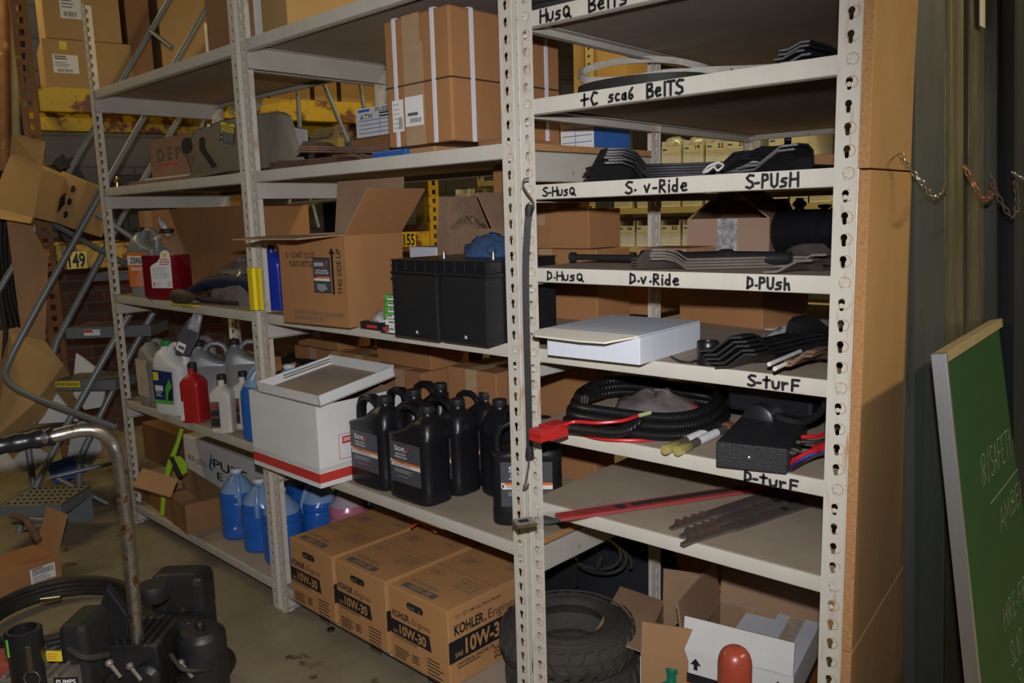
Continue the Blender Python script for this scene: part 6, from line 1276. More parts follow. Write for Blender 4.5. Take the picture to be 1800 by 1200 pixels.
# motor with flag sticker
t = .20; u0 = u_px(B3, 1278, 720, t); u1 = u_px(B3, 1428, 720, t); z0 = zDT+.062; h = .125; w = u1-u0
o = thing('pump_motor', 'black motor with a flag sticker behind the control box, under S-turF', 'motor', B3.at(u0, t, zDT+.002), 0)
b = MB(); b.box(0, w, 0, .13, .055, .055+h-.01); b.build('housing', 'black_plastic', o, 0, bevel=.008)
b = MB(); b.lathe([(.03, -.012), (.036, -.008), (.036, .08), (.03, .09), (.0001, .09)], 22, 0, TR(w*.44, -.0, .045, rx=-PI/2) @ TR(0, 0, -.02)); b.box(w*.30, w*.62, -.01, .12, 0, .058); b.build('pump_body', 'steel_black', o, 40)
b = MB(); Ty = Matrix.Translation((0, -.0012, 0)); zt = .055+h-.045
b.box(.012, .105, -.0010, 0, zt, zt+.034, 2)
for k in range(4): b.prism([(.013+k*.0, zt+.016+k*.0045), (.06, zt+.019+k*.0045), (.104, zt+.014+k*.0045), (.104, zt+.0165+k*.0045), (.06, zt+.0215+k*.0045), (.013, zt+.0185+k*.0045)], -.0016, -.001, 'y', 1 if k % 2 == 0 else 0)
put_text(b, 'MADE IN THE USA', .020, zt+.006, .0062, .072, 0, Ty, .04, d=.0006); lines(b, .012, zt-.012, .03, 1, .01, .006, 0, Ty, .0006, .05)
b.build('flag_sticker', ['print_white', 'print_red', 'label_dark'], o, 0, label='sticker of red and white stripes lettered MADE IN THE USA')
P_ = Matrix.Translation(-o.location)
b = MB(); b.tube(smooth([P_ @ dp(x, y, D) for x, y, D in ((1352, 718, 1.80), (1372, 735, 1.76), (1408, 742, 1.72), (1438, 728, 1.66), (1455, 705, 1.60), (1466, 694, 1.575))], 6, False), .0078, 12); b.build('battery_cable', 'black_rubber', o, 40)
b = MB(); b.tube([P_ @ dp(1455, 703, 1.598), P_ @ dp(1468, 690, 1.57), P_ @ dp(1476, 683, 1.555)], [.0125, .0105, .005], 10); b.build('cable_boot', 'black_matte', o, 40)
heap('black_parts', 'dark jumble of parts behind the cable coil under the S-turF shelf', 'parts heap', B3.at(-.32, .55, zDT), .20, .12, .16, 'black_matte', seed=41)
# bottom shelf of the narrow bay: red wrapped blade and notched blades
A = fl(945, 912, zBT+.01); Bq = fl(1292, 860, zBT+.01); d_ = Bq-A; L = Vector((d_.x, d_.y, 0)).length; an = math.atan2(d_.y, d_.x)
o = thing('wrapped_blade', 'long red blade in clear wrap lying aslant on the lowest narrow shelf', 'mower blade', (A.x, A.y, zBT+.004), an)
b = MB(); b.box(.05, L*.52, -.02, .02, 0, .006); b.box(L*.52, L*1.25, -.021, .021, 0, .006); b.lathe([(.014, .006), (.014, .0068), (.0001, .0068)], 16, 1, TR(L*.40, 0, 0)); b.build('blade_body', ['red_plastic', 'ink'], o, 0, bevel=.001)
b = MB(); b.box(L*.46, L*1.1, -.006, .012, .0062, .0072); b.build('dark_inlay', 'steel_black', o, 0)
b = MB(); b.box(-.01, L*1.05, -.026, .026, -.001, .010); b.build('clear_wrap', 'film', o, 0, bevel=.004)
b = MB(); b.box(-.055, -.008, -.020, .022, -.002, .006, 0); b.box(-.045, -.022, -.006, .010, .0061, .0066, 1); b.build('end_tab', ['steel', 'ink'], o, 0, bevel=.003)
def notched(label, group):
    o = thing('notched_blade', label, 'mower blade', (0, 0, 0), 0, group)
    L = .40; pts = []; x = 0
    up_ = [(0, .004)]; n = 4
    for k in range(n): x = .020+k*.026; up_ += [(x, .008), (x+.010, .016), (x+.018, .012), (x+.022, .008)]
    up_ += [(.130, .018), (.150, .019), (L, .019)]
    pts = [(0, -.006), (.12, -.010), (.150, -.016), (L, -.019)]+up_[::-1]
    b = MB(); b.prism(pts, 0, .006, 'z'); b.build('blade_body', 'steel_worn', o, 0)
    b = MB()
    for k in range(n): x = .020+k*.026; b.prism([(x+.004, -.002), (x+.012, .016), (x+.022, .004)], .005, .013, 'z')
    b.build('raised_teeth', 'rust', o, 0)
    b = MB(); b.lathe([(.009, .006), (.009, .0066), (.0001, .0066)], 14, 0, TR(.33, 0, 0)); b.build('bolt_hole', 'ink', o, 0); return o
nb = notched('x', 'notched blades on the lowest narrow shelf')
for i, (a, c, lab) in enumerate((((1178, 932), (1330, 880), 'notched blade furthest from the shelf edge, of three'), ((1196, 946), (1385, 878), 'middle notched blade of three on the lowest narrow shelf'), ((1198, 960), (1430, 882), 'notched blade nearest the shelf edge, of three'))):
    A = fl(*a, zBT); Bq = fl(*c, zBT); d_ = Bq-A; o = nb if i == 0 else copy_tree(nb); o.location = (A.x, A.y, zBT+.0008+.0*i); o.rotation_euler = (0, 0, math.atan2(d_.y, d_.x)); o['label'] = lab
# rubber strap on the post
o = thing('rubber_strap', 'black rubber tie-down strap with wire hooks hanging on the middle slotted post', 'strap', dp(925, 600, 1.90), 0); P_ = Matrix.Translation(-o.location); DZ = lambda y: 1.805+(y-320)/550*.19-.012
SP = lambda x, y, k=0: P_ @ dp(x, y, DZ(y)+k)
b = MB(); pts = smooth([SP(931, 366), SP(927, 400), SP(924, 480), SP(926, 600), SP(929, 700), SP(931, 796)], 6, False)
b.sweep(pts, [(-.0078, -.002), (.0078, -.002), (.0078, .002), (-.0078, .002)], False, 0, None, -FW, True, [.75]+[1]*(len(pts)-2)+[1]); b.tube([SP(931, 360), SP(930, 368), SP(929, 380)], [.008, .010, .007], 10); b.tube([SP(931, 786), SP(931, 800), SP(931, 806)], [.009, .011, .009], 10); b.build('strap_body', 'black_rubber', o, 40)
b = MB(); b.tube(smooth([SP(932, 372), SP(938, 362), SP(936, 352), SP(926, 338), SP(919, 324), SP(922, 315), SP(930, 314)], 6, False), .0022, 8); b.tube(smooth([SP(930, 800), SP(929, 820), SP(924, 846), SP(920, 860), SP(926, 856), SP(929, 850)], 6, False), .0024, 8); b.build('wire_hook', 'steel_worn', o, 40)

# ------------------------------------------------------------------ under the narrow bay
def tyre(label, P, R=.186, W_=.105, rz=0):
    o = thing('tyre', label, 'tyre', P, rz, 'dusty lawn tractor tyres')
    prof = [(R*.55, .006), (R*.62, .0), (R*.80, .004), (R*.93, .016), (R*.985, .03), (R*.985, W_-.03), (R*.93, W_-.016), (R*.80, W_-.004), (R*.62, W_), (R*.55, W_-.006), (R*.53, W_-.016), (R*.60, W_*.7), (R*.66, W_*.5), (R*.60, W_*.3), (R*.53, .016), (R*.55, .006)]
    b = MB(); b.lathe(prof, 56, 0, None, False); b.build('carcass', 'tyre', o, 50)
    b = MB(); n = 30
    for k in range(n):
        for row, (z0, z1, sk) in enumerate(((.012, W_*.36, .06), (W_*.38, W_*.62, -.05), (W_*.64, W_-.012, .06))):
            a = 2*PI*(k+(.5 if row == 1 else 0))/n; c = []
            for zz, da in ((z0, -.075), (z1, -.075+sk), (z1, .055+sk), (z0, .055)):
                r1 = R*(1.03 if .02 < zz < W_-.02 else .985); c.append(((r1)*math.cos(a+da), r1*math.sin(a+da), zz, (R*.95)*math.cos(a+da), (R*.95)*math.sin(a+da)))
            b.add([(q[0], q[1], q[2]) for q in c]+[(q[3], q[4], q[2]) for q in c], [(0, 1, 2, 3), (0, 4, 5, 1), (1, 5, 6, 2), (2, 6, 7, 3), (3, 7, 4, 0)], 0)
    for rr in (.70, .74, .86): b.lathe([(R*rr, W_-.004), (R*(rr+.012), W_-.001), (R*(rr+.024), W_-.005)], 56, 0, None, False)
    b.build('tread', 'tyre', o, 25); return o
t1 = tyre('lower tyre of the stack of two below the narrow bay', (-.775, .215, ZD+.002))
copy_tree(t1, 'upper tyre of the stack of two below the narrow bay', (-.785, .205, ZD+.108), .4)
P = fl(1075, 1075, .08); heap('bag', 'big black fabric bag slumped behind the tyres', 'bag', (P.x-.05, P.y+.16, 0), .26, .20, .46, 'cloth_dark', seed=51, n=10, amp=.22)
b = MB(); P = dp(1062, 985, 2.62); b.tube([tuple(P+Vector((.10*math.cos(a)-.02*k, .05*math.sin(a), .03*math.sin(a)+.008*k))) for a, k in [(2*PI*i/20, i/20) for i in range(50)]], .006, 8); b.tube([tuple(dp(1058, 978, 2.58)), tuple(dp(1052, 990, 2.57)), tuple(dp(1050, 1000, 2.57))], [.006, .012, .008], 8); o = b.build('power_cord', 'black_rubber', None, 40); tag(o, 'coiled black power cord lying on top of the black fabric bag', 'cord')
upright('metal_plate', 'grey wedge-cornered plate standing between the tyres and the black bag', 'plate', [(952, 1000), (1004, 975), (1015, 985), (1015, 1030), (985, 1052), (952, 1048)], .52, .012, 'black_matte', B3)
def P3(x, y, z): return fl(x, y, z)
# printed white box with raised flap
zb = .30; A = fl(1199, 1139, zb); Bq = fl(1395, 1192, zb); dv = Bq-A; fo = Frame(A.x, A.y, math.atan2(dv.y, dv.x)); w = math.hypot(dv.x, dv.y); d = t_for_px(fo, w, zb, 1443)
o = carton('parts_carton', 'open white carton with a black and orange band lettered Genu', fo, 0, 0, .0, w, d, zb, 'card_white', open_=True, flaps=[('F', .085, -8), ('L', .12, 8), ('B', .10, 12)])
for f in o.children:
    if f.name.startswith('flap') and abs(f.location.y) < .01 and f.rotation_euler.z == 0: f.data.materials[1] = M['card_whiteclean']
b = MB(); b.box(w*.60, w, .0, d, zb, zb+.004, 0); b.box(w*.72, w*.86, -.0005, d*.99, zb+.004, zb+.0046, 1); b.build('closed_flap', ['card_whiteclean', 'tape_clear'], o, 0)
b = MB(); b.box(w*.28, w*.60, d*.45, d*.99, zb-.02, zb-.016, 0); b.build('inner_flap', 'card_whiteclean', o, 0)
def _(b):
    b.box(0, w, -.0008, 0, zb-.088, zb-.062, 0); b.box(0, w, -.0008, 0, .04, zb-.088, 1); put_text(b, 'Genuine', w*.36, zb-.083, .016, w*.26, 2, None, .02, d=.0012)
    for x in (.08, .82): b.box(w*x+.009, w*x+.019, -.0008, 0, zb-.050, zb-.036, 0); b.prism([(w*x, zb-.036), (w*x+.028, zb-.036), (w*x+.014, zb-.018)], -.0008, 0, 'y', 0)
    b.M = face_R(w); b.box(0, d, -.0008, 0, zb-.10, zb-.078, 0); b.box(0, d, -.0008, 0, .04, zb-.10, 1)
print_part('printing', o, ['ink', 'print_orange', 'print_white'], _)
# tan open carton left of it
zb = .27; A = fl(1126, 1147, zb); Bq = fl(1203, 1160, zb); dv = Bq-A; fo = Frame(A.x, A.y, math.atan2(dv.y, dv.x)); w = .16; d = .30
o = carton('cardboard_box', 'open tan carton with spread flaps between the tyres and the white carton', fo, 0, 0, .0, w, d, zb, 'card2', open_=True, flaps=[('F', .085, -4), ('L', .13, 78), ('B', .10, 6)])
b = MB(); b.box(-.0012, 0, 0, .02, 0, zb-.01); b.build('white_edge', 'card_white', o, 0)
heap('black_parts', 'black plastic part showing inside the open tan carton', 'parts heap', fo.at(.09, .13, zb-.03), .05, .08, .05, 'black_plastic', seed=61)
P = fl(1175, 1180, .26); o = thing('green_bottle', 'green plastic bottle between the tan carton and the printed white carton', 'bottle', (P.x+.12, P.y-.16, 0), 0)
P = dp(1182, 1180, 2.12); o.location = (P.x, P.y, 0); hz = P.z
b = MB(); b.loft([(0, 0, 0, .038, .038, 4), (.01, 0, 0, .042, .042, 4), (hz-.07, 0, 0, .042, .042, 4), (hz-.035, 0, 0, .034, .034, 3), (hz-.02, 0, 0, .018, .018, 2), (hz+.008, 0, 0, .018, .018, 2)], 32); b.build('body', 'green_plastic', o, 50)
b = MB(); cap_mb(b, 0, 0, hz+.002, .020, .014); b.build('cap', 'green_plastic', o, 40)
t = .80; u0 = u_px(B3, 1150, 1010, t); u1 = u_px(B3, 1330, 1010, t)
carton('cardboard_box', 'large brown carton on the floor at the back of the narrow bay', B3, u0, t, 0, u1-u0, .35, .50, 'card', tape=False)
b = MB(); b.tube([tuple(dp(x, y, 2.45)) for x, y in ((1180, 1020), (1200, 1028), (1240, 1034), (1275, 1046), (1300, 1050))], .010, 8); o = b.build('hose', 'black_rubber', None, 40); tag(o, 'black hose end draped over the tan carton behind the flaps', 'hose')
# orange-painted pipe post in front
P = dp(1292, 1150, 1.28); hz = P.z+.012
o = thing('pipe_post', 'rounded steel post top with chipped orange paint in front of the printed white carton', 'post', (P.x, P.y, 0), 0)
b = MB(); R = .0265; b.lathe([(R, 0)]+[(R, hz-.03)]+[(R*math.cos(a)**.6 if a < 1.5 else .0001, hz-.03+.03*math.sin(a)) for a in [PI/2*i/8 for i in range(1, 9)]], 28); b.build('post_body', 'orange_paint', o, 50)

# ------------------------------------------------------------------ right of the shelving: boards, steel, chalkboard
Xp = .0255
for i, (z0a, z0b, z1a, z1b, dx, lab) in enumerate(((0, 0, .585, .70, .0, 'lowest aged fibreboard panel against the right side of the shelving'), (.588, .703, 1.468, 1.468, .0, 'middle aged fibreboard panel against the right side of the shelving'), (1.471, 1.471, 2.5, 2.5, -.002, 'upper aged fibreboard panel against the right side of the shelving'))):
    b = MB(); b.prism([(-.012, z0a), (.62, z0b), (.62, z1b), (-.012, z1a)], 0, .0185, 'x', 0)
    o = b.build('fibreboard_panel', ['mdf', 'chipboard'], None, 0, bevel=.0015); o.location = (Xp+dx, 0, 0)
    for p in o.data.polygons: p.material_index = 1 if abs(p.normal.x) < .5 else 0
    tag(o, lab, 'board')
def plate(name, label, cat, ptop, pbot, Dt, m, th=.005, group=None, flange=0.0, ybot=1480):
    (xl, xr), (bl_, br_) = ptop, pbot
    T0, T1 = dp(xl, -40, Dt[0]), dp(xr, -40, Dt[1])
    B0, B1 = fl(bl_, ybot, 0), fl(br_, ybot, 0)
    k = (2.55-T0.z)/(T0.z-B0.z); T0b = T0+(T0-B0)*k; T1b = T1+(T1-B1)*k
    o_ = B0.copy(); b = MB(); P = [p-o_ for p in (B0, B1, T1b, T0b)]; b.slab(P, th)
    if flange:
        nrm = (P[1]-P[0]).cross(P[3]-P[0]).normalized(); nrm = -nrm if nrm.dot(FW) < 0 else nrm
        for e0, e1 in ((P[0], P[3]),): b.slab([e0, e1, e1+nrm*flange, e0+nrm*flange], th)
    o = b.build(name, m, None, 0); o.location = o_; return tag(o, label, cat, group)
plate('steel_sheet', 'dull grey steel strip chalked 361165, nearest the fibreboard panels', 'steel strip', ((1606, 1662), (1602, 1655)), None, (1.50, 1.53), 'gun_steel', .005, None, .03) if False else None
def strip(label, xl, xr, xbl, xbr, Dl, Dr, Dbl, Dbr, m, fl_=.025, name='steel_strip', group='tall steel strips stored upright on the right'):
    T0, T1 = dp(xl, -60, Dl), dp(xr, -60, Dr); B0, B1 = dp(xbl, 1260, Dbl), dp(xbr, 1260, Dbr)
    def ext(A, C, z): k = (z-C.z)/(A.z-C.z); return C+(A-C)*k
    P = [ext(T0, B0, 0.0), ext(T1, B1, 0.0), ext(T1, B1, 2.6), ext(T0, B0, 2.6)]; o_ = P[0].copy(); P = [p-o_ for p in P]
    b = MB(); b.slab(P, .004)
    nrm = (P[1]-P[0]).cross(P[3]-P[0]).normalized(); nrm = -nrm if nrm.dot(FW) < 0 else nrm
    if fl_: b.slab([P[1], P[2], P[2]+nrm*fl_, P[1]+nrm*fl_], .003); b.slab([P[0], P[3], P[3]+nrm*fl_, P[0]+nrm*fl_], .003)
    o = b.build(name, m, None, 0); o.location = o_; tag(o, label, 'steel strip', group); return o, P, o_
s0, P, o_ = strip('dull grey steel strip with chalk figures, nearest the fibreboard panels', 1607, 1660, 1606, 1656, 1.50, 1.53, 1.74, 1.77, 'gun_steel')
ex = (P[1]-P[0]).normalized(); ez = (P[3]-P[0]).normalized(); ny = ez.cross(ex)
Q = dp(1624, 293, 1.56)-o_; u = Q.dot(ex); v = Q.dot(ez); T_ = Matrix(((ex.x, ny.x, ez.x, 0), (ex.y, ny.y, ez.y, 0), (ex.z, ny.z, ez.z, 0), (0, 0, 0, 1)))
b = MB(); scrawl(b, '361165', u, v, .027, .032, .0022, 0, T_, .0032); b.build('chalk_figures', 'chalk', s0, 0)
strip('bright scuffed steel strip, second from the fibreboard panels', 1663, 1692, 1656, 1690, 1.56, 1.60, 1.82, 1.86, 'shine_steel')
strip('bright grooved steel strip, third from the fibreboard panels', 1705, 1737, 1696, 1730, 1.60, 1.64, 1.88, 1.92, 'shine_steel')
strip('narrow tan board standing between two steel strips', 1739, 1750, 1732, 1744, 1.66, 1.68, 1.93, 1.95, 'tan_board', .01, 'tan_strip', None)['x' if False else 0]['category'] = 'board'
strip('dull green-grey steel strip, fourth from the fibreboard panels', 1750, 1776, 1744, 1772, 1.62, 1.66, 1.90, 1.94, 'gun_steel')
strip('dark steel strip at the right edge, behind the chalkboard', 1782, 1830, 1780, 1830, 1.60, 1.66, 1.90, 1.94, 'dark_steel')
strip('wide dark steel sheet standing behind the strips', 1690, 1860, 1690, 1860, 1.72, 1.90, 2.0, 2.1, 'dark_steel', 0, 'steel_sheet', None)[0]
def chain(label, pts, m, n, r=.0062, hook=True):
    o = thing('chain', label, 'chain', pts[0], 0, None); P = [Vector(p)-Vector(pts[0]) for p in smooth(pts, 8, False)]
    ln = [0]
    for a, c in zip(P, P[1:]): ln.append(ln[-1]+(c-a).length)
    b = MB()
    for i in range(n):
        s = ln[-1]*(i+.5)/n; j = max(k for k in range(len(ln)) if ln[k] <= s); j = min(j, len(P)-2); f = (s-ln[j])/max(1e-6, ln[j+1]-ln[j]); c = P[j].lerp(P[j+1], f); t = (P[j+1]-P[j]).normalized()
        L = ln[-1]/n*.78; q = t.to_track_quat('X', 'Y').to_matrix().to_4x4(); T = Matrix.Translation(c) @ q @ Matrix.Rotation(PI/2*(i % 2)+.5, 4, 'X')
        b.tube([(L*.85*math.cos(a), L*.42*math.sin(a), 0) for a in [2*PI*k/12 for k in range(12)]], .0013, 6, True, 0, T)
    b.build('links', m, o, 50)
    return o
o = chain('bright steel chain hooked on the fibreboard panel and slung over the first steel strip', [dp(1584, 274, 1.44), dp(1600, 297, 1.46), dp(1620, 320, 1.46), dp(1640, 346, 1.47), dp(1656, 338, 1.50), dp(1661, 318, 1.54)], 'steel', 19)
b = MB(); b.tube([dp(1576, 273, 1.48)-o.location, dp(1582, 270, 1.455)-o.location, dp(1588, 271, 1.44)-o.location, dp(1588, 277, 1.44)-o.location], .0017, 8); b.build('hook', 'steel', o, 50)
chain('copper-coloured chain slung between the second and third steel strips', [dp(1694, 290, 1.56), dp(1708, 318, 1.55), dp(1728, 350, 1.55), dp(1742, 345, 1.58), dp(1745, 320, 1.62)], 'copper', 15)
chain('dark chain slung in front of the fourth steel strip', [dp(1740, 305, 1.56), dp(1752, 340, 1.55), dp(1777, 380, 1.55), dp(1788, 360, 1.56), dp(1784, 320, 1.6)], 'steel_worn', 16)
chain('short steel chain at the upper right edge beyond the dark chain', [dp(1779, 302, 1.54), dp(1796, 312, 1.52), dp(1818, 316, 1.50)], 'steel', 7)
b = MB(); T0 = dp(1722, -10, 1.615); b.slab([dp(1722, -30, 1.605)-T0, dp(1731, -30, 1.62)-T0, dp(1731, 50, 1.64)-T0, dp(1722, 45, 1.625)-T0], .002); o = b.build('paper_tag', 'bin', None, 0); o.location = T0; tag(o, 'cream paper tag stuck at the top of the third steel strip', 'tag')
# chalkboard
T = dp(1649, 622, 1.36); Rr = None
vp = ray(2120, 341); vp.z = 0; dx_ = vp.normalized()
Bt = dp(1742, 1200, 1.50)
ez = (T-Bt); ez -= dx_*ez.dot(dx_); ez.normalize(); ny = ez.cross(dx_).normalized()
L0 = (T.z)/ez.z; Hb = L0; org = T-ez*Hb
Wd = 1.0
o = thing('chalkboard', 'green chalkboard in an aluminium frame leaning on the steel strips, chalk writing on it', 'chalkboard', org, 0)
o.rotation_euler = Matrix(((dx_.x, ny.x, ez.x), (dx_.y, ny.y, ez.y), (dx_.z, ny.z, ez.z))).to_euler()
f = .018
b = MB(); b.box(f*.8, Wd-f, -.002, .006, f, Hb-f); b.build('writing_surface', 'chalk_green', o, 0)
b = MB(); b.box(0, .010, -.012, .012, 0, Hb); b.build('frame_edge', 'alu', o, 0, bevel=.0015)
b = MB(); b.box(.010, f, -.009, .012, 0, Hb-.0); b.box(.010, Wd, -.009, .012, Hb-f, Hb); b.box(.010, Wd, -.009, .012, 0, f); b.box(Wd-f, Wd, -.009, .012, 0, Hb); b.build('frame_rail', 'wood_trim', o, 0, bevel=.001)
Minv = Matrix(((dx_.x, ny.x, ez.x, org.x), (dx_.y, ny.y, ez.y, org.y), (dx_.z, ny.z, ez.z, org.z), (0, 0, 0, 1))).inverted()
def bd(px, py):
    r = ray(px, py); k = (org-CO).dot(ny)/r.dot(ny); q = Minv @ (CO+r*k); return q.x, q.z
for txt, (x0, y0), (x1, y1), hh_ in (('IR/SAFETY/ACCT', (1724, 856), (1800, 770), .058), ('AMBER', (1757, 935), (1797, 872), .046), ('HIRE-FIRE', (1763, 1108), (1806, 1040), .048), ('SLNT', (1776, 1172), (1796, 1142), .05), ('SLY', (1789, 1215), (1806, 1195), .045)):
    u0, v0 = bd(x0, y0); u1, v1 = bd(x1, y1); sl = (v1-v0)/(u1-u0); b = MB(); scrawl(b, txt, u0, v0, hh_, (u1-u0)*1.05, .0026, 0, None, .0030, sl); b.build('chalk_writing', 'chalk', o, 0)
b = MB(); u0, v0 = bd(1738, 885); u1, v1 = bd(1800, 806); ribbon(b, [(u0, v0), (u1, v1), (u1+.05, v1+.04)], .0025, 0, None, .0030)
b.build('chalk_underline', 'chalk', o, 0)

# ------------------------------------------------------------------ left foreground: pressure washer, hose, carton
o = thing('pressure_washer', 'oily black engine-driven pressure washer with a rusty tubular handle on the floor', 'pressure washer', fl(230, 1180, 0), 0); P_ = Matrix.Translation(-o.location)
def W(px, py, D): return P_ @ dp(px, py, D)
def orient(px, py, D, rz=0): return Matrix.Translation(W(px, py, D)) @ Matrix.Rotation(-YAW+rz, 4, 'Z')
b = MB(); hpts = smooth([W(60, 772, 1.86), W(95, 766, 1.87), W(140, 756, 1.90), W(172, 758, 1.92), W(195, 775, 1.94), W(207, 800, 1.95), W(213, 840, 1.97), W(220, 900, 2.00), W(232, 1020, 2.05), W(243, 1140, 2.10), W(252, 1240, 2.14)], 6, False); b.tube(hpts, .0165, 16); b.build('handle_tube', 'chrome_pipe', o, 60)
b = MB(); g = smooth([W(-60, 790, 1.80), W(0, 783, 1.83), W(60, 772, 1.86), W(96, 766, 1.875)], 6, False); b.tube(g, [.021+.002*math.sin(k*1.6) for k in range(len(g))], 16); b.build('handle_grip', 'black_plastic', o, 60)
b = MB(orient(290, 1075, 2.42)); b.box(-.12, .10, -.02, .16, -.20, -.02); b.build('fuel_tank', 'engine', o, 0, bevel=.035, seg=4)
b = MB(orient(262, 1040, 2.40)); b.box(-.03, .14, .05, .16, -.12, .02); b.build('tank_hump', 'engine', o, 0, bevel=.03, seg=4)
b = MB(orient(268, 1038, 2.30)); cap_mb(b, 0, 0, -.025, .042, .045, 0, 24); b.build('fuel_cap', 'black_matte', o, 40)
b = MB(orient(356, 1150, 2.20)); b.lathe([(.062, -.12), (.064, -.11), (.064, .055), (.062, .062), (.052, .072), (.05, .075), (.012, .078), (.012, .088), (.009, .094), (.0001, .094)], 32); b.build('air_filter', 'engine', o, 40)
b = MB(orient(262, 1140, 2.15)); b.box(-.10, .055, -.07, .07, -.10, .05)
for k in range(7): b.box(-.09+k*.02, -.083+k*.02, -.072, .072, .05, .062)
b.lathe([(.035, 0), (.035, .02), (.02, .03), (.0001, .03)], 20, 0, TR(.03, -.07, -.03, rx=PI/2)); b.build('engine_block', 'engine', o, 0, bevel=.010)
b = MB(orient(205, 1090, 2.10)); b.prism([(-.035, -.10), (.03, -.12), (.035, .02), (-.01, .10), (-.04, .03)], -.012, .012, 'y'); b.build('shroud', 'engine', o, 0, bevel=.004)
b = MB(orient(150, 1130, 1.98)); b.box(-.03, .035, -.06, .06, -.11, .075); b.build('cylinder_cover', 'black_matte', o, 0, bevel=.016, seg=3)
b = MB(orient(95, 1185, 1.92)); b.box(-.10, .06, -.05, .08, -.10, .02); 
for k in range(6): b.box(-.09+k*.024, -.082+k*.024, -.052, .082, .02, .03)
b.build('pump_head', 'engine_alu', o, 0, bevel=.008)
b = MB(orient(43, 1130, 1.80)); b.lathe([(.034, -.12), (.034, -.02), (.0375, -.015), (.0375, .03), (.033, .034), (.028, .034), (.027, -.005), (.0001, -.008)], 30); b.build('gun_holder_cup', 'black_plastic', o, 40)
b = MB(orient(17, 1140, 1.765)); b.box(-.006, .006, -.001, .001, -.02, .02, 0); b.build('green_sticker', 'print_green', o, 0)
b = MB(orient(95, 1153, 1.86, -.1)); b.box(-.018, .018, -.001, .002, -.012, .012, 0); lines(b, -.014, .006, .028, 3, .006, .002, 1, None, .002); b.build('warning_sticker', ['print_yellow', 'print_orange'], o, 0)
b = MB(orient(52, 1160, 1.74)); b.box(-.005, .005, -.001, .001, -.03, .03); b.tube([(.017*math.cos(a), 0, -.042+.017*math.sin(a)) for a in [2*PI*i/20 for i in range(20)]], .0012, 6, True); b.build('key_ring', 'steel', o, 40)
b = MB(orient(-6, 1190, 1.97)); b.box(-.06, .05, .0, .10, -.14, .03); b.build('red_housing', mat('faded_red_plastic', (.30, .05, .04), (.24, .04, .03), .5), o, 0, bevel=.02)
b = MB(orient(118, 1196, 1.84)); b.box(-.03, .025, -.001, .001, -.012, .008, 0); put_text(b, 'PUMPS', -.024, -.006, .010, .044, 1, None, .02, d=.0015); b.build('name_plate', ['ink', 'print_white'], o, 0)
for i, (x, y, D) in enumerate(((318, 1165, 2.1), (228, 1170, 2.05), (192, 1165, 2.0))): b = MB(); b.ball(W(x, y, D), .010, 6); b.tube([W(x, y, D), W(x+20, y+25, D)], .005, 8); b.build('fitting', 'engine_alu', o, 40)
b = MB(); b.tube(smooth([W(300, 1150, 2.1), W(320, 1175, 2.08), W(350, 1178, 2.1), W(380, 1172, 2.15)], 5, False), .006, 8); b.build('fuel_hose', 'hose', o, 40)
b = MB(); b.tube(smooth([W(120, 1140, 1.9), W(150, 1155, 1.9), W(190, 1150, 1.95)], 5, False), .008, 8); b.build('pump_hose', 'hose', o, 40)
b = MB(); 
for x, y in ((120, 1230), (390, 1185), (300, 1250), (40, 1290)): 
    q = P_ @ fl(x, y, 0); b.lathe([(.05, .0), (.05, .04)], 20, 0, Matrix.Translation(q) @ TR(0, 0, .05, rx=PI/2, rz=-YAW))
q0 = P_ @ fl(60, 1260, .07); q1 = P_ @ fl(370, 1215, .07); b.tube([q0, q1], .015, 10); b.build('base_frame', 'engine', o, 40)
# hose coil on the floor
cx_ = fl(98, 1082, .05); 
for nm in (0,):
    o = thing('hose_coil', 'coil of grimy black pressure hose lying behind the pressure washer', 'hose', (cx_.x, cx_.y, 0), 0); b = MB(); pts = []
    for i in range(190):
        a = 2*PI*4.6*i/189; k = i/189; r = .265-.07*((i % 41)/41); z = .016+.022*(a/(2*PI)*.8 % 3); pts.append((r*1.08*math.cos(a), r*.98*math.sin(a), z))
    b.tube(pts, .0125, 10); b.build('hose', 'hose', o, 60)
    e = fl(72, 1055, .10)-Vector((cx_.x, cx_.y, 0)); b = MB(); b.tube([e, e+Vector((.02, .02, 0)), e+Vector((.045, .05, .004))], [.009, .011, .008], 10); b.build('end_fitting', 'steel', o, 40)
# carton with raised flap
A = fl(0, 1052, 0); Bq = fl(110, 1012, 0); dv = Bq-A
h0 = hgt(Bq, 976); fo = Frame(Bq.x-dv.x*1.9, Bq.y-dv.y*1.9, math.atan2(dv.y, dv.x)); w = math.hypot(dv.x, dv.y)*1.9
o = carton('cardboard_box', 'brown carton with one flap up and a barcode label on the floor by the hose coil', fo, 0, 0, 0, w, .22, h0, 'card', tape=False)
b = MB(); b.slab([(w, .02, h0), (w, .20, h0), (w+.06, .20, h0+.15), (w+.06, .03, h0+.15)], .004); b.build('flap', 'card2', o, 0)
def _(b): b.box(w-.10-.02, w-.025, -.001, 0, h0*.12, h0*.80, 0); barcode(b, w-.112, h0*.46, .08, h0*.26, 18, 1, None, .0016); lines(b, w-.112, h0*.36, .075, 3, .009, .003, 1, None, .0016); b.box(w-.112, w-.07, -.0016, -.001, h0*.73, h0*.78, 1)
print_part('barcode_label', o, ['label', 'ink_grey'], _)
b = MB(); b.tube([dp(20, 905, 3.3), dp(45, 912, 3.3), dp(68, 950, 3.25)], .014, 8); o = b.build('orange_bar', 'rust', None, 40); tag(o, 'rusty orange bar standing behind the barcode carton', 'bar')
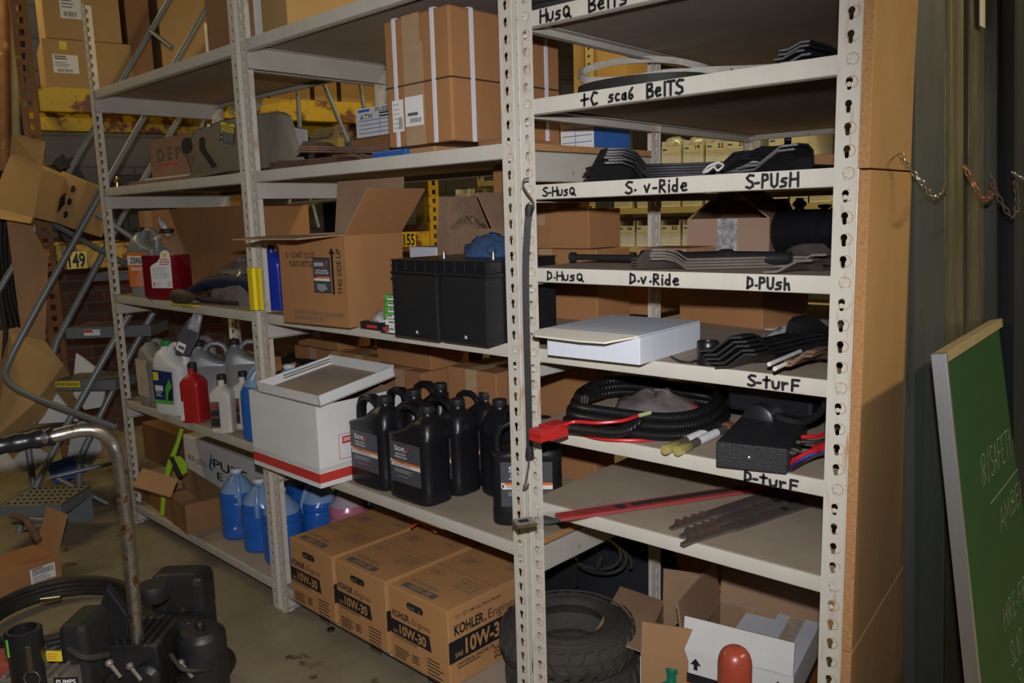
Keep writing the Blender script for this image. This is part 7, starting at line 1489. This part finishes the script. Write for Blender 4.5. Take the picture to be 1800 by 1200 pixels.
# leaning cartons and sheets by the rack
upright('fibre_sheet', 'tall tan hardboard sheet leaning on the rack post', 'sheet', [(10, 378), (45, 380), (85, 450), (78, 640), (45, 640)], -.06, .006, 'card2', RACK)
upright('fibre_sheet', 'narrow tan strip leaning beside the tall hardboard sheet', 'sheet', [(60, 412), (84, 455), (76, 640), (70, 640), (80, 455)], -.10, .006, 'card2', RACK)
def slabthing(name, label, cat, corners, D, th, m):
    P = [dp(x, y, d_) for x, y, d_ in corners]; o_ = P[0].copy(); b = MB(); b.slab([p-o_ for p in P], th); o = b.build(name, m, None, 0, bevel=.002); o.location = o_; return tag(o, label, cat)
def skewbox(name, label, front, depth, m, cat='cardboard box', parts=None):
    P = [dp(x, y, d_) for x, y, d_ in front]; o_ = P[0].copy(); P = [p-o_ for p in P]; nrm = (P[1]-P[0]).cross(P[2]-P[1]).normalized(); nrm = -nrm if nrm.dot(FW) < 0 else nrm
    o = thing(name, label, cat, o_, 0); b = MB(); n = len(P); b.add(P+[p+nrm*depth for p in P], [list(range(n)), list(range(n, 2*n))[::-1]]+[(i, n+i, n+(i+1) % n, (i+1) % n) for i in range(n)]); b.build('body', m, o, 0, bevel=.003); return o, P, nrm
o, P, nrm = skewbox('cardboard_box', 'tilted golden carton with printed handling symbols hanging among the grey tubes', [(108, 300, 4.10), (152, 320, 4.05), (121, 400, 4.05), (84, 385, 4.10)], .22, 'card_gold')
ex = (P[2]-P[3]).normalized(); ez = (P[0]-P[3]).normalized(); ny = ez.cross(ex); T_ = Matrix(((ex.x, ny.x, ez.x, P[3].x), (ex.y, ny.y, ez.y, P[3].y), (ex.z, ny.z, ez.z, P[3].z), (0, 0, 0, 1))); s_ = -1 if ny.dot(FW) < 0 else 1
b = MB(T_); LL = (P[2]-P[3]).length; HH = (P[0]-P[3]).length
for k in range(3): b.prism([(LL*.72+.014*math.cos(a), HH*(.22+.26*k)+.018*math.sin(a)) for a in [2*PI*i/14 for i in range(14)]], -.002*s_, .0, 'y', 0)
b.prism([(LL*.15, HH*.4), (LL*.45, HH*.62), (LL*.55, HH*.4), (LL*.3, HH*.15)], -.002*s_, 0, 'y', 0); b.build('symbols', 'ink', o, 0)
o, P, nrm = skewbox('cardboard_box', 'tilted open golden carton against the rack post, left of the symbol carton', [(18, 272, 4.0), (74, 298, 3.95), (58, 382, 3.95), (-20, 362, 4.0)], .25, 'card_gold')
b = MB(); b.slab([P[0], P[1], P[1]+Vector((.02, .02, .13)), P[0]+Vector((.06, .0, .10))], .004); b.build('flap', 'card_gold', o, 0)
b = MB(); b.slab([P[3], P[2], P[2]+Vector((.02, -.02, -.03)), P[3]+Vector((.02, -.03, -.05))], .004); b.build('flap', 'card_gold', o, 0)
o, P, nrm = skewbox('cardboard_box', 'big golden carton tipped behind the bent handrail', [(0, 640, 3.95), (18, 585, 4.05), (80, 600, 4.05), (112, 640, 4.05), (62, 708, 4.0), (-10, 770, 3.95)], .30, 'card_gold')
o, P, nrm = skewbox('cardboard_box', 'golden carton panel behind the tipped carton, near the brick wall', [(-20, 585, 4.3), (30, 575, 4.3), (60, 600, 4.3), (20, 660, 4.3), (-20, 660, 4.3)], .1, 'card2')
slabthing('plastic_sheet', 'small black flap-like sheet under the tilted cartons', 'sheet', [(92, 285, 4.2), (110, 270, 4.2), (124, 293, 4.2), (105, 300, 4.2)], 0, .01, 'black_matte')
for i, (c, m, lab) in enumerate((([(45, 690), (100, 690), (138, 740), (60, 745)], 'label', 'crumpled white paper under the third step of the stairs'), ([(0, 790), (60, 780), (90, 800), (60, 828), (0, 830)], 'paper', 'white printed sack lying under the stairs by the handrail'), ([(130, 745), (170, 730), (180, 790), (150, 830), (120, 800)], 'paper', 'pale carton corner under the stairs beside the leftmost shelf post'), ([(135, 620), (190, 660), (180, 715), (150, 720), (128, 690)], 'card_white', 'white carton leaning behind the middle step of the stairs'))):
    slabthing('paper_scrap', lab, 'paper', [(x, y, 4.12+.04*i) for x, y in c], 0, .02, m)
b = MB(); 
slabthing('printed_bag', 'blue and brown printed bag under the stairs', 'bag', [(85, 815, 4.1), (130, 800, 4.1), (150, 830, 4.1), (100, 850, 4.1)], 0, .05, 'print_blue')
for i in range(5):
    b = MB(); x0 = 2+i*7; b.tube(smooth([dp(x0-5, 300, 4.3+.03*i), dp(x0-8, 420, 4.3+.03*i), dp(x0, 520, 4.3+.03*i), dp(x0+8+3*i, 580, 4.3+.03*i), dp(x0+4, 640, 4.3)], 6, False), .013, 8)
    o = b.build('hanging_hose', 'black_rubber', None, 50); tag(o, '%s dark hose hanging at the far left edge by the hardboard sheet' % ['leftmost', 'second', 'third', 'fourth', 'fifth'][i], 'hose', 'dark hoses hanging by the rack')
for i, (x, m) in enumerate(((6, 'rust_rack'), (22, 'beige_rack'), (32, 'dark_steel'))):
    b = MB(); b.tube([dp(x, -80, 4.5+.05*i), dp(x+6, 330, 4.5+.05*i)], .028, 8); o = b.build('stored_pipe', m, None, 50); tag(o, ['rust-brown pipe standing at the far left edge', 'olive pipe standing beside the yellow rack post', 'dark pipe standing nearest the yellow rack post'][i], 'pipe', 'pipes standing at the far left')
b = MB(); 
for k in range(9): b.lathe([(.012, 0), (.010, .006), (.004, .012), (.0001, .013)], 8, 0, TR(random.uniform(-.2, .2), random.uniform(-.2, .2), 0))
P = fl(582, 1108, 0); b = MB(); b.lathe([(.012, 0), (.014, .003), (.012, .009), (.007, .009), (.007, .004), (.0001, .004)], 14); o = b.build('bottle_cap', 'black_matte', None, 40); o.location = P; tag(o, 'small black cap lying on the concrete in front of the oil cartons', 'cap')
for o in bpy.data.objects:                                              # keep every label within sixteen words
    l = o.get('label')
    if isinstance(l, str) and len(l.split()) > 16:
        w_ = l.replace(' with a bent end', '').replace(' with raised ends', '').replace(' bent worn', ' worn').split()[:16]
        while w_[-1].strip(',') in ('the', 'a', 'an', 'of', 'on', 'in', 'at', 'to', 'by', 'and', 'between', 'behind', 'beside', 'under', 'with', 'right', 'from', 'its'): w_.pop()
        o['label'] = ' '.join(w_).rstrip(',')
